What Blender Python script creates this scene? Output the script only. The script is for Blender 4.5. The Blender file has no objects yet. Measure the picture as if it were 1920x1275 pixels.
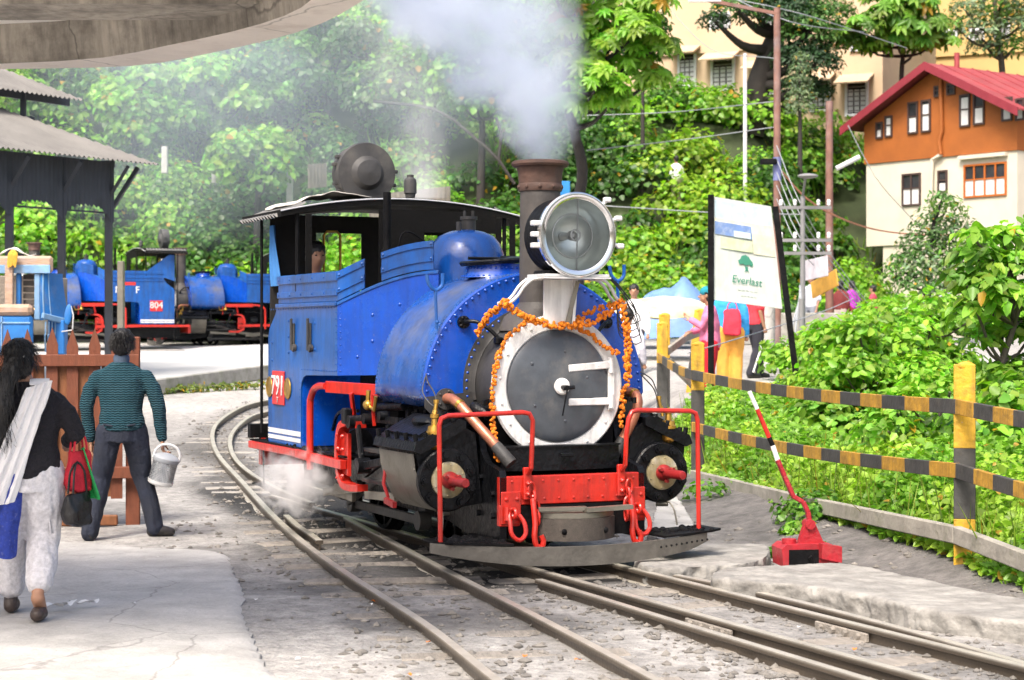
import bpy, bmesh, math, random
import numpy as np
from mathutils import Vector, Matrix
R = math.radians
rnd = random.Random(7)
rng = np.random.default_rng(11)
scene = bpy.context.scene
COL = scene.collection

# ------------------------------------------------------------------ camera
FPX, CAMH, HOR = 3500.0, 1.6, 620.0          # focal length in photo pixels, eye height, horizon row
cd = bpy.data.cameras.new('camera'); cam = bpy.data.objects.new('camera', cd); COL.objects.link(cam)
cd.sensor_width = 36.0; cd.lens = FPX / 1920 * 36.0
cd.shift_y = (HOR - 637.5) / 1920.0
cd.clip_start = 0.1; cd.clip_end = 2000
cam.location = (0, 0, CAMH); cam.rotation_euler = (R(90), 0, 0)
cd.dof.use_dof = True; cd.dof.focus_distance = 13.2; cd.dof.aperture_fstop = 4.5
scene.camera = cam

# ------------------------------------------------------------------ light (bright hazy overcast)
SUN_EL, SUN_AZ = 54.0, 206.0                 # azimuth clockwise from +Y: behind the camera, to the left
w = bpy.data.worlds.new('World'); scene.world = w; w.use_nodes = True
wn = w.node_tree; bg = wn.nodes['Background']
sky = wn.nodes.new('ShaderNodeTexSky'); sky.sky_type = 'NISHITA'; sky.sun_disc = False
sky.sun_elevation = R(SUN_EL); sky.sun_rotation = R(SUN_AZ)
sky.air_density = 1.0; sky.dust_density = 7.0; sky.ozone_density = 0.6
wn.links.new(sky.outputs[0], bg.inputs[0]); bg.inputs[1].default_value = 0.105
sd = bpy.data.lights.new('sun', 'SUN'); sun = bpy.data.objects.new('sun', sd); COL.objects.link(sun)
sd.energy = 1.5; sd.angle = R(16); sd.color = (1.0, 0.95, 0.88)
_a = R(SUN_AZ); _e = R(SUN_EL)
to_sun = Vector((math.sin(_a) * math.cos(_e), math.cos(_a) * math.cos(_e), math.sin(_e)))
sun.rotation_euler = to_sun.to_track_quat('Z', 'Y').to_euler(); sun.location = (-5, -8, 20)
scene.view_settings.view_transform = 'Standard'; scene.view_settings.look = 'None'
scene.view_settings.gamma = 1.0; scene.view_settings.exposure = 1.5
scene.view_settings.use_curve_mapping = False
scene.render.engine = 'CYCLES'
scene.cycles.use_denoising = True
scene.cycles.max_bounces = 8; scene.cycles.diffuse_bounces = 4; scene.cycles.glossy_bounces = 3
scene.cycles.transmission_bounces = 5; scene.cycles.transparent_max_bounces = 12; scene.cycles.volume_bounces = 4
scene.cycles.volume_step_rate = 1.0; scene.cycles.volume_max_steps = 128
scene.cycles.sample_clamp_indirect = 6.0
scene.cycles.caustics_reflective = False; scene.cycles.caustics_refractive = False

# ------------------------------------------------------------------ small helpers
def V(*a): return Vector(a)
def smooth(a, b, x):
    t = np.clip((np.asarray(x, float) - a) / (b - a), 0, 1); return t * t * (3 - 2 * t)
_perm = np.random.default_rng(3).random((64, 64, 8))
def vnoise(x, y, z=0.0):
    """smooth value noise 0..1, vectorised"""
    x, y, z = np.broadcast_arrays(np.asarray(x, float), np.asarray(y, float), np.asarray(z, float))
    xi, yi, zi = np.floor(x).astype(int), np.floor(y).astype(int), np.floor(z).astype(int)
    fx, fy, fz = x - xi, y - yi, z - zi
    fx = fx * fx * (3 - 2 * fx); fy = fy * fy * (3 - 2 * fy); fz = fz * fz * (3 - 2 * fz)
    r = 0
    for dx in (0, 1):
        for dy in (0, 1):
            for dz in (0, 1):
                r = r + _perm[(xi + dx) % 64, (yi + dy) % 64, (zi + dz) % 8] * (fx if dx else 1 - fx) * (fy if dy else 1 - fy) * (fz if dz else 1 - fz)
    return r
def zground(x, y):
    x = np.asarray(x, float); y = np.asarray(y, float)
    z = np.interp(y, [-60, 14, 18, 21, 24, 28, 32, 36, 48, 57], [-.08, -.08, -.02, .1, .25, .42, .5, .72, 1.05, 1.3])
    z = z + 0.33 * smooth(20.5, 25, y) * smooth(1.7, 2.6, x) * (1 - smooth(48, 57, y))
    return z
def y_foot(x): return 57 + 4 * smooth(8, 11, x)
def zhill(x, y):
    d = np.maximum(0, y - y_foot(x))
    z = 1.3 + 0.75 * np.minimum(d, 48) + .12 * np.maximum(0, d - 48)
    z = z + 1.3 * (vnoise(x * .16 + 9, y * .16) - .5) * smooth(0, 6, d)
    cap = np.interp(x, [-2, 2.5, 13, 20], [60, 9.6, 8.4, 8.4]) + .55 * np.maximum(0, y - 76)      # terrace the upper buildings stand on
    return np.minimum(z, cap)
def zall(x, y):
    x = np.asarray(x, float); y = np.asarray(y, float)
    return np.where(y > y_foot(x), zhill(x, y), zground(x, y))
def hit(px, py, dz=0.0):
    """where the view ray of a photo pixel meets the terrain (used to survey positions)"""
    t = np.linspace(5, 140, 5401)
    X = (px - 960) / FPX * t; Z = CAMH - (py - HOR) / FPX * t
    k = np.argmax(Z <= zall(X, t) + dz)
    return Vector((X[k], t[k], Z[k]))
def at(px, py, Y): return Vector(((px - 960) / FPX * Y, Y, CAMH - (py - HOR) / FPX * Y))
def gz(x, y): return float(zground(x, y))

class MB:
    """collects geometry for ONE mesh object"""
    def __init__(s): s.v = []; s.f = []
    def add(s, vs, fs):
        o = len(s.v); s.v += [tuple(p) for p in vs]; s.f += [tuple(i + o for i in f) for f in fs]; return s
    def box(s, c, size, rot=None, b=0.0):
        hx, hy, hz = size[0] / 2, size[1] / 2, size[2] / 2
        c = Vector(c)
        M = rot if rot is not None else Matrix.Identity(3)
        if b <= 0:
            vs = [c + M @ Vector((x * hx, y * hy, z * hz)) for x in (-1, 1) for y in (-1, 1) for z in (-1, 1)]
            return s.add(vs, [(0, 1, 3, 2), (4, 6, 7, 5), (0, 4, 5, 1), (2, 3, 7, 6), (0, 2, 6, 4), (1, 5, 7, 3)])
        b = min(b, hx * .98, hy * .98, hz * .98)
        vs = []; idx = {}
        for sx in (-1, 1):
            for sy in (-1, 1):
                for sz in (-1, 1):
                    for ax in range(3):
                        p = [sx * (hx - (b if ax != 0 else 0)), sy * (hy - (b if ax != 1 else 0)), sz * (hz - (b if ax != 2 else 0))]
                        idx[(sx, sy, sz, ax)] = len(vs); vs.append(c + M @ Vector(p))
        fs = []
        for ax in range(3):
            o1, o2 = [(1, 2), (2, 0), (0, 1)][ax]
            for sg in (-1, 1):
                q = []
                for a_, b_ in ((-1, -1), (1, -1), (1, 1), (-1, 1)):
                    k = [0, 0, 0]; k[ax] = sg; k[o1] = a_; k[o2] = b_; q.append(idx[(*k, ax)])
                fs.append(tuple(q if sg > 0 else q[::-1]))
        for ax in range(3):                       # edges parallel to ax
            o1, o2 = [(1, 2), (2, 0), (0, 1)][ax]
            for a_ in (-1, 1):
                for b_ in (-1, 1):
                    k0 = [0, 0, 0]; k0[ax] = -1; k0[o1] = a_; k0[o2] = b_; k1 = list(k0); k1[ax] = 1
                    q = [idx[(*k0, o1)], idx[(*k1, o1)], idx[(*k1, o2)], idx[(*k0, o2)]]
                    fs.append(tuple(q if a_ * b_ < 0 else q[::-1]))
        for sx in (-1, 1):
            for sy in (-1, 1):
                for sz in (-1, 1):
                    q = [idx[(sx, sy, sz, a)] for a in range(3)]
                    fs.append(tuple(q if sx * sy * sz > 0 else q[::-1]))
        return s.add(vs, fs)
    def span(s, x0, x1, y0, y1, z0, z1, b=0.0):
        return s.box(((x0 + x1) / 2, (y0 + y1) / 2, (z0 + z1) / 2), (abs(x1 - x0), abs(y1 - y0), abs(z1 - z0)), None, b)
    def bar(s, p, q, wd, ht, upv=(0, 0, 1), b=0.0):
        p = Vector(p); q = Vector(q); d = (q - p); L = d.length; d.normalize()
        u = Vector(upv); sx = d.cross(u)
        if sx.length < 1e-5: sx = d.cross(Vector((1, 0, 0)))
        sx.normalize(); u = sx.cross(d)
        M = Matrix((d, sx, u)).transposed()
        return s.box((p + q) / 2, (L, wd, ht), M, b)
    def rings(s, rg, cap=(True, True), close=True):
        n = len(rg[0]); vs = [p for r in rg for p in r]; fs = []
        for i in range(len(rg) - 1):
            for j in range(n if close else n - 1):
                k = (j + 1) % n
                fs.append((i * n + j, i * n + k, (i + 1) * n + k, (i + 1) * n + j))
        if cap[0]: fs.append(tuple(range(n - 1, -1, -1)))
        if cap[1]: fs.append(tuple((len(rg) - 1) * n + j for j in range(n)))
        return s.add(vs, fs)
    def lathe(s, prof, o=(0, 0, 0), axis='Z', n=32, a0=0, a1=360, cap=(False, False)):
        """prof: list of (t along axis, radius)"""
        o = Vector(o); full = abs(a1 - a0 - 360) < 1e-6
        ax = {'X': ((1, 0, 0), (0, 1, 0), (0, 0, 1)), 'Y': ((0, 1, 0), (0, 0, 1), (1, 0, 0)), 'Z': ((0, 0, 1), (1, 0, 0), (0, 1, 0))}[axis] if isinstance(axis, str) else axis
        e, u, v_ = [Vector(k) for k in ax]
        m = n if full else n + 1
        rg = []
        for t, r in prof:
            rg.append([o + e * t + (u * math.cos(R(a0 + (a1 - a0) * j / n)) + v_ * math.sin(R(a0 + (a1 - a0) * j / n))) * r for j in range(m)])
        return s.rings(rg, cap, full)
    def cyl(s, p, q, r, r2=None, n=16, cap=(True, True)):
        p = Vector(p); q = Vector(q); r2 = r if r2 is None else r2
        d = (q - p).normalized(); u = d.orthogonal().normalized(); v_ = d.cross(u)
        rg = [[c + (u * math.cos(2 * math.pi * j / n) + v_ * math.sin(2 * math.pi * j / n)) * rr for j in range(n)] for c, rr in ((p, r), (q, r2))]
        return s.rings(rg, cap)
    def tube(s, pts, r, n=8, cap=(True, True), closed=False, rs=None):
        pts = [Vector(p) for p in pts]; N = len(pts); rg = []
        u = None
        for i, p in enumerate(pts):
            a = pts[i - 1] if (i > 0 or closed) else p; b_ = pts[(i + 1) % N] if (i < N - 1 or closed) else p
            d = (b_ - a).normalized()
            if u is None: u = d.orthogonal().normalized()
            else:
                u = u - d * u.dot(d)
                u = u.normalized() if u.length > 1e-6 else d.orthogonal().normalized()
            v_ = d.cross(u); rr = rs[i] if rs else r
            rg.append([p + (u * math.cos(2 * math.pi * j / n) + v_ * math.sin(2 * math.pi * j / n)) * rr for j in range(n)])
        if closed: rg.append(rg[0]); cap = (False, False)
        return s.rings(rg, cap)
    def prism(s, poly, fn, d0, d1):
        """poly 2-D outline, fn(a,b,d)->point, extruded from d0 to d1"""
        n = len(poly)
        vs = [fn(a, b, d0) for a, b in poly] + [fn(a, b, d1) for a, b in poly]
        fs = [tuple(range(n - 1, -1, -1)), tuple(range(n, 2 * n))]
        fs += [(i, (i + 1) % n, n + (i + 1) % n, n + i) for i in range(n)]
        return s.add(vs, fs)
    def ell(s, c, r, nu=12, nv=8, M=None):
        c = Vector(c); M = M or Matrix.Identity(3)
        if not hasattr(r, '__len__'): r = (r, r, r)
        rg = []
        for i in range(nv + 1):
            t = math.pi * (i / nv); t = min(max(t, .03), math.pi - .03)
            rg.append([c + M @ Vector((r[0] * math.sin(t) * math.cos(2 * math.pi * j / nu), r[1] * math.sin(t) * math.sin(2 * math.pi * j / nu), -r[2] * math.cos(t))) for j in range(nu)])
        return s.rings(rg)
    def dome(s, c, r, n, h=None, k=6):
        """rivet head: small cap at c facing n"""
        c = Vector(c); n = Vector(n).normalized(); u = n.orthogonal().normalized(); v_ = n.cross(u); h = h or r * .7
        rg = [[c + n * hh + (u * math.cos(2 * math.pi * j / k) + v_ * math.sin(2 * math.pi * j / k)) * rr for j in range(k)] for hh, rr in ((-.002, r), (h * .55, r * .85), (h, r * .35))]
        return s.rings(rg, (False, True))
    def torus(s, c, axis, r, tr, n=24, k=8, a0=0, a1=360):
        ax = Vector(axis).normalized(); u = ax.orthogonal().normalized(); v_ = ax.cross(u); c = Vector(c)
        full = abs(a1 - a0 - 360) < 1e-6
        pts = [c + (u * math.cos(R(a0 + (a1 - a0) * i / n)) + v_ * math.sin(R(a0 + (a1 - a0) * i / n))) * r for i in range(n if full else n + 1)]
        return s.tube(pts, tr, k, closed=full)
    def mesh(s, name, ang=35):
        me = bpy.data.meshes.new(name); me.from_pydata(s.v, [], s.f); me.update()
        bm = bmesh.new(); bm.from_mesh(me); bmesh.ops.recalc_face_normals(bm, faces=bm.faces); bm.to_mesh(me); bm.free()
        if ang:
            me.polygons.foreach_set('use_smooth', [True] * len(me.polygons)); me.set_sharp_from_angle(angle=R(ang))
        return me
    def build(s, name, mat, parent=None, ang=35, **k):
        o = bpy.data.objects.new(name, s.mesh(name, ang)); COL.objects.link(o)
        if mat: o.data.materials.append(mat)
        if parent: o.parent = parent
        for kk, vv in k.items(): o[kk] = vv
        return o
def thing(name, label, cat, loc=(0, 0, 0), rz=0.0, group=None):
    o = bpy.data.objects.new(name, None); COL.objects.link(o); o.location = loc; o.rotation_euler = (0, 0, rz)
    o.empty_display_size = .2
    o['label'] = label; o['category'] = cat
    if group: o['group'] = group
    return o
def tag(o, label, cat, group=None):
    o['label'] = label; o['category'] = cat
    if group: o['group'] = group
    return o
def struct(o): o['kind'] = 'structure'; return o
def stuff(o): o['kind'] = 'stuff'; return o
def piece(name, me, parent, loc=(0, 0, 0), rot=None, sc=None):
    o = bpy.data.objects.new(name, me); COL.objects.link(o); o.parent = parent; o.location = loc
    if rot is not None: o.rotation_euler = rot
    if sc is not None: o.scale = sc
    return o
def copy_tree(o, parent=None, skip=()):
    c = o.copy(); COL.objects.link(c); c.parent = parent
    for ch in list(o.children):
        if ch.name.split('.')[0] not in skip: copy_tree(ch, c, skip)
    return c
def bake(mb_or_mesh, mods, name='baked', ang=60):
    """evaluate modifiers on a temporary object and return the resulting mesh"""
    me = mb_or_mesh.mesh('tmp', 0) if isinstance(mb_or_mesh, MB) else mb_or_mesh
    o = bpy.data.objects.new('tmp', me); COL.objects.link(o)
    for typ, kw in mods:
        m = o.modifiers.new(typ, typ)
        for k, v in kw.items(): setattr(m, k, v)
    dg = bpy.context.evaluated_depsgraph_get(); dg.update()
    r = bpy.data.meshes.new_from_object(o.evaluated_get(dg)); r.name = name
    bpy.data.objects.remove(o)
    if ang:
        r.polygons.foreach_set('use_smooth', [True] * len(r.polygons)); r.set_sharp_from_angle(angle=R(ang))
    return r
def text_mesh(txt, size, depth=.004, name='lettering', align='CENTER'):
    c = bpy.data.curves.new('txt', 'FONT'); c.body = txt; c.size = size; c.extrude = depth; c.align_x = align; c.align_y = 'CENTER'
    c.resolution_u = 3
    o = bpy.data.objects.new('txt', c); COL.objects.link(o)
    dg = bpy.context.evaluated_depsgraph_get(); dg.update()
    me = bpy.data.meshes.new_from_object(o.evaluated_get(dg)); me.name = name
    bpy.data.objects.remove(o); bpy.data.curves.remove(c)
    return me
def catmull(pts, step=.25):
    pts = [Vector(p) for p in pts]; P = [pts[0] * 2 - pts[1]] + pts + [pts[-1] * 2 - pts[-2]]; out = []
    for i in range(1, len(P) - 2):
        n = max(1, int((P[i + 1] - P[i]).length / step))
        for k in range(n):
            t = k / n
            out.append(.5 * ((2 * P[i]) + (P[i + 1] - P[i - 1]) * t + (2 * P[i - 1] - 5 * P[i] + 4 * P[i + 1] - P[i + 2]) * t * t + (3 * P[i] - P[i - 1] - 3 * P[i + 1] + P[i + 2]) * t ** 3))
    out.append(pts[-1]); return out

# ------------------------------------------------------------------ materials
def nd(nt, typ, **k):
    n = nt.nodes.new(typ)
    for a, b_ in k.items(): setattr(n, a, b_)
    return n
def mat(name, col, rough=.6, metal=0.0, var=.12, vs=3.0, dirt=None, dirt_amt=0.0, dirt_scale=2.0, bump=0.0, bs=40.0, spec=.5, coat=0.0, streak=0.0, rvar=.1, stretch=(1, 1, 1), soot=0.0, chips=0.0, cracks=0.0):
    """procedural material: mottled colour, patches of dirt / wear / painted sheen, fine relief, uneven gloss"""
    m = bpy.data.materials.new(name); m.use_nodes = True; nt = m.node_tree; L = nt.links
    p = nt.nodes['Principled BSDF']
    p.inputs['Roughness'].default_value = rough; p.inputs['Metallic'].default_value = metal
    p.inputs['Specular IOR Level'].default_value = spec
    if coat: p.inputs['Coat Weight'].default_value = coat; p.inputs['Coat Roughness'].default_value = .12
    tc = nd(nt, 'ShaderNodeTexCoord'); mp = nd(nt, 'ShaderNodeMapping'); mp.inputs['Scale'].default_value = stretch
    L.new(tc.outputs['Object'], mp.inputs['Vector'])
    n1 = nd(nt, 'ShaderNodeTexNoise'); n1.inputs['Scale'].default_value = vs; n1.inputs['Detail'].default_value = 6; n1.inputs['Roughness'].default_value = .62
    L.new(mp.outputs[0], n1.inputs['Vector'])
    hs = nd(nt, 'ShaderNodeMix', data_type='RGBA')
    c = tuple(col) + (1,)
    hs.inputs[6].default_value = tuple(max(0, x * (1 - var)) for x in col) + (1,)
    hs.inputs[7].default_value = tuple(min(1, x * (1 + var)) for x in col) + (1,)
    rm = nd(nt, 'ShaderNodeMapRange'); rm.inputs[1].default_value = .3; rm.inputs[2].default_value = .7
    L.new(n1.outputs[0], rm.inputs[0]); L.new(rm.outputs[0], hs.inputs[0]); out = hs.outputs[2]
    if dirt is not None and dirt_amt > 0:
        n2 = nd(nt, 'ShaderNodeTexNoise'); n2.inputs['Scale'].default_value = dirt_scale; n2.inputs['Detail'].default_value = 9; n2.inputs['Roughness'].default_value = .7
        mp2 = nd(nt, 'ShaderNodeMapping'); mp2.inputs['Location'].default_value = (3.1, 7.7, 1.3)
        mp2.inputs['Scale'].default_value = (1, 1, .35) if streak else (1, 1, 1)
        L.new(tc.outputs['Object'], mp2.inputs['Vector']); L.new(mp2.outputs[0], n2.inputs['Vector'])
        r2 = nd(nt, 'ShaderNodeMapRange'); t = .62 - .3 * dirt_amt; r2.inputs[1].default_value = t; r2.inputs[2].default_value = t + .2
        r2.inputs[4].default_value = min(1, dirt_amt * 1.3)
        L.new(n2.outputs[0], r2.inputs[0])
        mx = nd(nt, 'ShaderNodeMix', data_type='RGBA'); L.new(r2.outputs[0], mx.inputs[0]); L.new(out, mx.inputs[6]); mx.inputs[7].default_value = tuple(dirt) + (1,)
        out = mx.outputs[2]
        rr = nd(nt, 'ShaderNodeMapRange'); rr.inputs[3].default_value = rough; rr.inputs[4].default_value = min(1, rough + .35)
        L.new(r2.outputs[0], rr.inputs[0]); L.new(rr.outputs[0], p.inputs['Roughness'])
    elif rvar:
        rr = nd(nt, 'ShaderNodeMapRange'); rr.inputs[3].default_value = max(.03, rough - rvar); rr.inputs[4].default_value = min(1, rough + rvar)
        L.new(rm.outputs[0], rr.inputs[0]); L.new(rr.outputs[0], p.inputs['Roughness'])
    if soot > 0:      # vertical runs of soot and oil
        ms = nd(nt, 'ShaderNodeMapping'); ms.inputs['Scale'].default_value = (9, 9, 1.1); L.new(tc.outputs['Object'], ms.inputs['Vector'])
        ns = nd(nt, 'ShaderNodeTexNoise'); ns.inputs['Scale'].default_value = 1.6; ns.inputs['Detail'].default_value = 8; ns.inputs['Roughness'].default_value = .7; L.new(ms.outputs[0], ns.inputs['Vector'])
        rs_ = nd(nt, 'ShaderNodeMapRange'); rs_.inputs[1].default_value = .42; rs_.inputs[2].default_value = .72; rs_.inputs[4].default_value = soot; L.new(ns.outputs[0], rs_.inputs[0])
        mxs = nd(nt, 'ShaderNodeMix', data_type='RGBA'); L.new(rs_.outputs[0], mxs.inputs[0]); L.new(out, mxs.inputs[6]); mxs.inputs[7].default_value = (.022, .021, .022, 1); out = mxs.outputs[2]
    if chips > 0:     # chipped and scratched spots
        nc = nd(nt, 'ShaderNodeTexNoise'); nc.inputs['Scale'].default_value = 38; nc.inputs['Detail'].default_value = 6; nc.inputs['Roughness'].default_value = .65; L.new(tc.outputs['Object'], nc.inputs['Vector'])
        rc = nd(nt, 'ShaderNodeMapRange'); rc.inputs[1].default_value = .66; rc.inputs[2].default_value = .70; rc.inputs[4].default_value = chips; L.new(nc.outputs[0], rc.inputs[0])
        mxc = nd(nt, 'ShaderNodeMix', data_type='RGBA'); L.new(rc.outputs[0], mxc.inputs[0]); L.new(out, mxc.inputs[6]); mxc.inputs[7].default_value = (.30, .30, .31, 1); out = mxc.outputs[2]
    if cracks > 0:    # hairline cracks in old concrete
        nw = nd(nt, 'ShaderNodeTexNoise'); nw.inputs['Scale'].default_value = 3; nw.inputs['Detail'].default_value = 5; L.new(tc.outputs['Object'], nw.inputs['Vector'])
        av = nd(nt, 'ShaderNodeMix', data_type='VECTOR'); av.inputs[0].default_value = .16; L.new(tc.outputs['Object'], av.inputs[4]); L.new(nw.outputs['Color'], av.inputs[5])
        vo = nd(nt, 'ShaderNodeTexVoronoi', feature='DISTANCE_TO_EDGE'); vo.inputs['Scale'].default_value = .8; L.new(av.outputs[1], vo.inputs['Vector'])
        rk = nd(nt, 'ShaderNodeMapRange'); rk.inputs[1].default_value = .001; rk.inputs[2].default_value = .006; rk.inputs[3].default_value = cracks; rk.inputs[4].default_value = 0; L.new(vo.outputs['Distance'], rk.inputs[0])
        mk = nd(nt, 'ShaderNodeMix', data_type='RGBA'); L.new(rk.outputs[0], mk.inputs[0]); L.new(out, mk.inputs[6]); mk.inputs[7].default_value = (.07, .066, .06, 1); out = mk.outputs[2]
    L.new(out, p.inputs['Base Color'])
    if bump > 0:
        n3 = nd(nt, 'ShaderNodeTexNoise'); n3.inputs['Scale'].default_value = bs; n3.inputs['Detail'].default_value = 5
        L.new(mp.outputs[0], n3.inputs['Vector'])
        b_ = nd(nt, 'ShaderNodeBump'); b_.inputs['Strength'].default_value = bump; b_.inputs['Distance'].default_value = .02
        L.new(n3.outputs[0], b_.inputs['Height']); L.new(b_.outputs[0], p.inputs['Normal'])
    return m
def leaf_mat(name, trans=.35, rough=.45, gain=1.0):
    """leaf colour comes from the per-leaf colour attribute; light passes through"""
    m = bpy.data.materials.new(name); m.use_nodes = True; nt = m.node_tree; L = nt.links
    p = nt.nodes['Principled BSDF']; o = nt.nodes['Material Output']
    a = nd(nt, 'ShaderNodeAttribute', attribute_name='tint')
    p.inputs['Roughness'].default_value = rough; p.inputs['Specular IOR Level'].default_value = .45
    t = nd(nt, 'ShaderNodeBsdfTranslucent'); mx = nd(nt, 'ShaderNodeMixShader'); mx.inputs[0].default_value = trans
    cm = nd(nt, 'ShaderNodeMix', data_type='RGBA', blend_type='MULTIPLY'); cm.inputs[0].default_value = 1; cm.inputs[7].default_value = (1.1, 1.4, .5, 1)
    L.new(a.outputs['Color'], p.inputs['Base Color']); L.new(a.outputs['Color'], cm.inputs[6]); L.new(cm.outputs[2], t.inputs['Color'])
    L.new(p.outputs[0], mx.inputs[1]); L.new(t.outputs[0], mx.inputs[2]); L.new(mx.outputs[0], o.inputs[0])
    return m
M = {}
M['blue'] = mat('blue_paint', (.004, .092, .38), .34, var=.25, vs=2.6, dirt=(.07, .13, .23), dirt_amt=.36, dirt_scale=3.2, bump=.3, bs=8, coat=.25, streak=1, soot=.55, chips=.5)
M['blue2'] = mat('blue_paint_clean', (.001, .070, .47), .26, var=.2, vs=2.4, dirt=(.006, .085, .32), dirt_amt=.3, dirt_scale=4, bump=.3, bs=7, coat=.35, soot=.35, chips=.45)
M['tankblue'] = mat('tank_blue_sheen', (.004, .078, .36), .25, var=.25, vs=2.4, dirt=(.135, .135, .14), dirt_amt=.55, dirt_scale=1.3, bump=.28, bs=9, coat=.35, soot=.45, chips=.4)  # grey dirt layer here is sky sheen painted into the colour, plus some dust
M['black'] = mat('sooty_black', (.007, .007, .008), .55, var=.4, vs=6, dirt=(.03, .028, .026), dirt_amt=.3, dirt_scale=5, bump=.35, bs=25, spec=.1)
M['grease'] = mat('greasy_black', (.006, .0065, .008), .30, var=.4, vs=8, dirt=(.02, .02, .022), dirt_amt=.35, dirt_scale=7, bump=.5, bs=26, spec=.22)
M['smokebox'] = mat('smokebox_grey', (.042, .041, .041), .55, var=.35, vs=4, dirt=(.12, .112, .10), dirt_amt=.4, dirt_scale=3, bump=.2, bs=22)
M['doorgrey'] = mat('door_grey', (.07, .08, .095), .34, var=.35, vs=3.5, dirt=(.19, .18, .165), dirt_amt=.42, dirt_scale=3.2, bump=.12, bs=14)
M['chimney'] = mat('chimney_iron', (.06, .054, .05), .6, var=.3, vs=5, dirt=(.15, .12, .10), dirt_amt=.3, dirt_scale=4, bump=.2, bs=30)
M['rust'] = mat('rusty_cap', (.095, .050, .036), .7, var=.4, vs=6, dirt=(.08, .07, .065), dirt_amt=.45, dirt_scale=5, bump=.25, bs=30)
M['white'] = mat('white_paint', (.80, .80, .79), .45, var=.05, vs=8, dirt=(.22, .21, .20), dirt_amt=.22, dirt_scale=8, bump=.25, bs=26, soot=.35)
M['silver'] = mat('silver_paint', (.68, .68, .68), .35, .25, var=.08, vs=9, dirt=(.3, .28, .26), dirt_amt=.15, dirt_scale=9, bump=.1)
M['chrome'] = mat('chrome', (.9, .9, .9), .12, 1.0, var=.04, vs=6)
M['reflector'] = mat('reflector', (.80, .84, .82), .36, .8, var=.06, vs=5)
M['red'] = mat('red_paint', (.56, .022, .012), .34, var=.16, vs=5, dirt=(.2, .03, .02), dirt_amt=.3, dirt_scale=7, bump=.3, bs=14, coat=.2, soot=.45, chips=.3)
M['darkred'] = mat('dark_red_rod', (.28, .018, .02), .35, var=.3, vs=9, dirt=(.06, .02, .02), dirt_amt=.3, dirt_scale=12, bump=.15)
M['copper'] = mat('copper_pipe', (.52, .20, .12), .38, .55, var=.25, vs=9, dirt=(.17, .09, .06), dirt_amt=.42, dirt_scale=11, bump=.1)
M['brass'] = mat('brass', (.58, .34, .07), .28, .85, var=.2, vs=14, dirt=(.12, .07, .03), dirt_amt=.3, dirt_scale=16)
M['steel'] = mat('worn_steel', (.22, .205, .17), .42, .55, var=.2, vs=4, dirt=(.10, .09, .07), dirt_amt=.35, dirt_scale=5, bump=.1)
M['cream'] = mat('cream_cover', (.40, .33, .17), .4, .35, var=.3, vs=9, dirt=(.62, .60, .55), dirt_amt=.5, dirt_scale=7, soot=.5)
M['wood'] = mat('old_wood_grey', (.07, .058, .048), .7, var=.3, vs=5, dirt=(.06, .05, .045), dirt_amt=.35, dirt_scale=5, bump=.4, bs=30, stretch=(1, 6, 6))
M['glass'] = None
def glass_mat(name, col=(1, 1, 1), rough=.02):
    m = bpy.data.materials.new(name); m.use_nodes = True; nt = m.node_tree; L = nt.links
    o = nt.nodes['Material Output']; nt.nodes.remove(nt.nodes['Principled BSDF'])
    g = nd(nt, 'ShaderNodeBsdfGlossy'); g.inputs['Roughness'].default_value = rough
    t = nd(nt, 'ShaderNodeBsdfTransparent'); t.inputs['Color'].default_value = tuple(col) + (1,)
    fr = nd(nt, 'ShaderNodeFresnel'); fr.inputs['IOR'].default_value = 1.5
    n = nd(nt, 'ShaderNodeTexNoise'); n.inputs['Scale'].default_value = 6
    b_ = nd(nt, 'ShaderNodeBump'); b_.inputs['Strength'].default_value = .03; L.new(n.outputs[0], b_.inputs['Height']); L.new(b_.outputs[0], g.inputs['Normal'])
    mx = nd(nt, 'ShaderNodeMixShader'); L.new(fr.outputs[0], mx.inputs[0]); L.new(t.outputs[0], mx.inputs[1]); L.new(g.outputs[0], mx.inputs[2]); L.new(mx.outputs[0], o.inputs[0])
    return m
M['glass'] = glass_mat('clear_glass', (.93, .96, .96))
M['concrete'] = mat('stained_concrete', (.40, .385, .36), .85, var=.16, vs=1.6, dirt=(.14, .135, .125), dirt_amt=.28, dirt_scale=1.4, bump=.35, bs=18)
# ------------------------------------------------------------------ ground
def graded(lo, hi, a, b, fine, grow=1.16):
    c = list(np.arange(a, b + 1e-6, fine)); s = fine
    while c[-1] < hi: s *= grow; c.append(min(hi, c[-1] + s))
    s = fine
    while c[0] > lo: s *= grow; c.insert(0, max(lo, c[0] - s))
    return np.array(c)
def grid_mesh(name, xs, ys, zf):
    X, Y = np.meshgrid(xs, ys); Z = zf(X, Y); n, m_ = X.shape
    v = np.stack([X, Y, Z], -1).reshape(-1, 3)
    i = np.arange(n * m_).reshape(n, m_)
    f = np.stack([i[:-1, :-1], i[:-1, 1:], i[1:, 1:], i[1:, :-1]], -1).reshape(-1, 4)
    me = bpy.data.meshes.new(name); me.vertices.add(len(v)); me.vertices.foreach_set('co', v.ravel())
    me.loops.add(f.size); me.loops.foreach_set('vertex_index', f.ravel()); me.polygons.add(len(f))
    me.polygons.foreach_set('loop_start', np.arange(len(f)) * 4); me.polygons.foreach_set('loop_total', np.full(len(f), 4))
    me.update(); me.polygons.foreach_set('use_smooth', [True] * len(f)); return me, v
def set_tint(me, cols, name='tint'):
    a = me.color_attributes.new(name, 'FLOAT_COLOR', 'POINT')
    c = np.ones((len(cols), 4)); c[:, :3] = cols; a.data.foreach_set('color', c.ravel().astype(np.float32))

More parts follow.
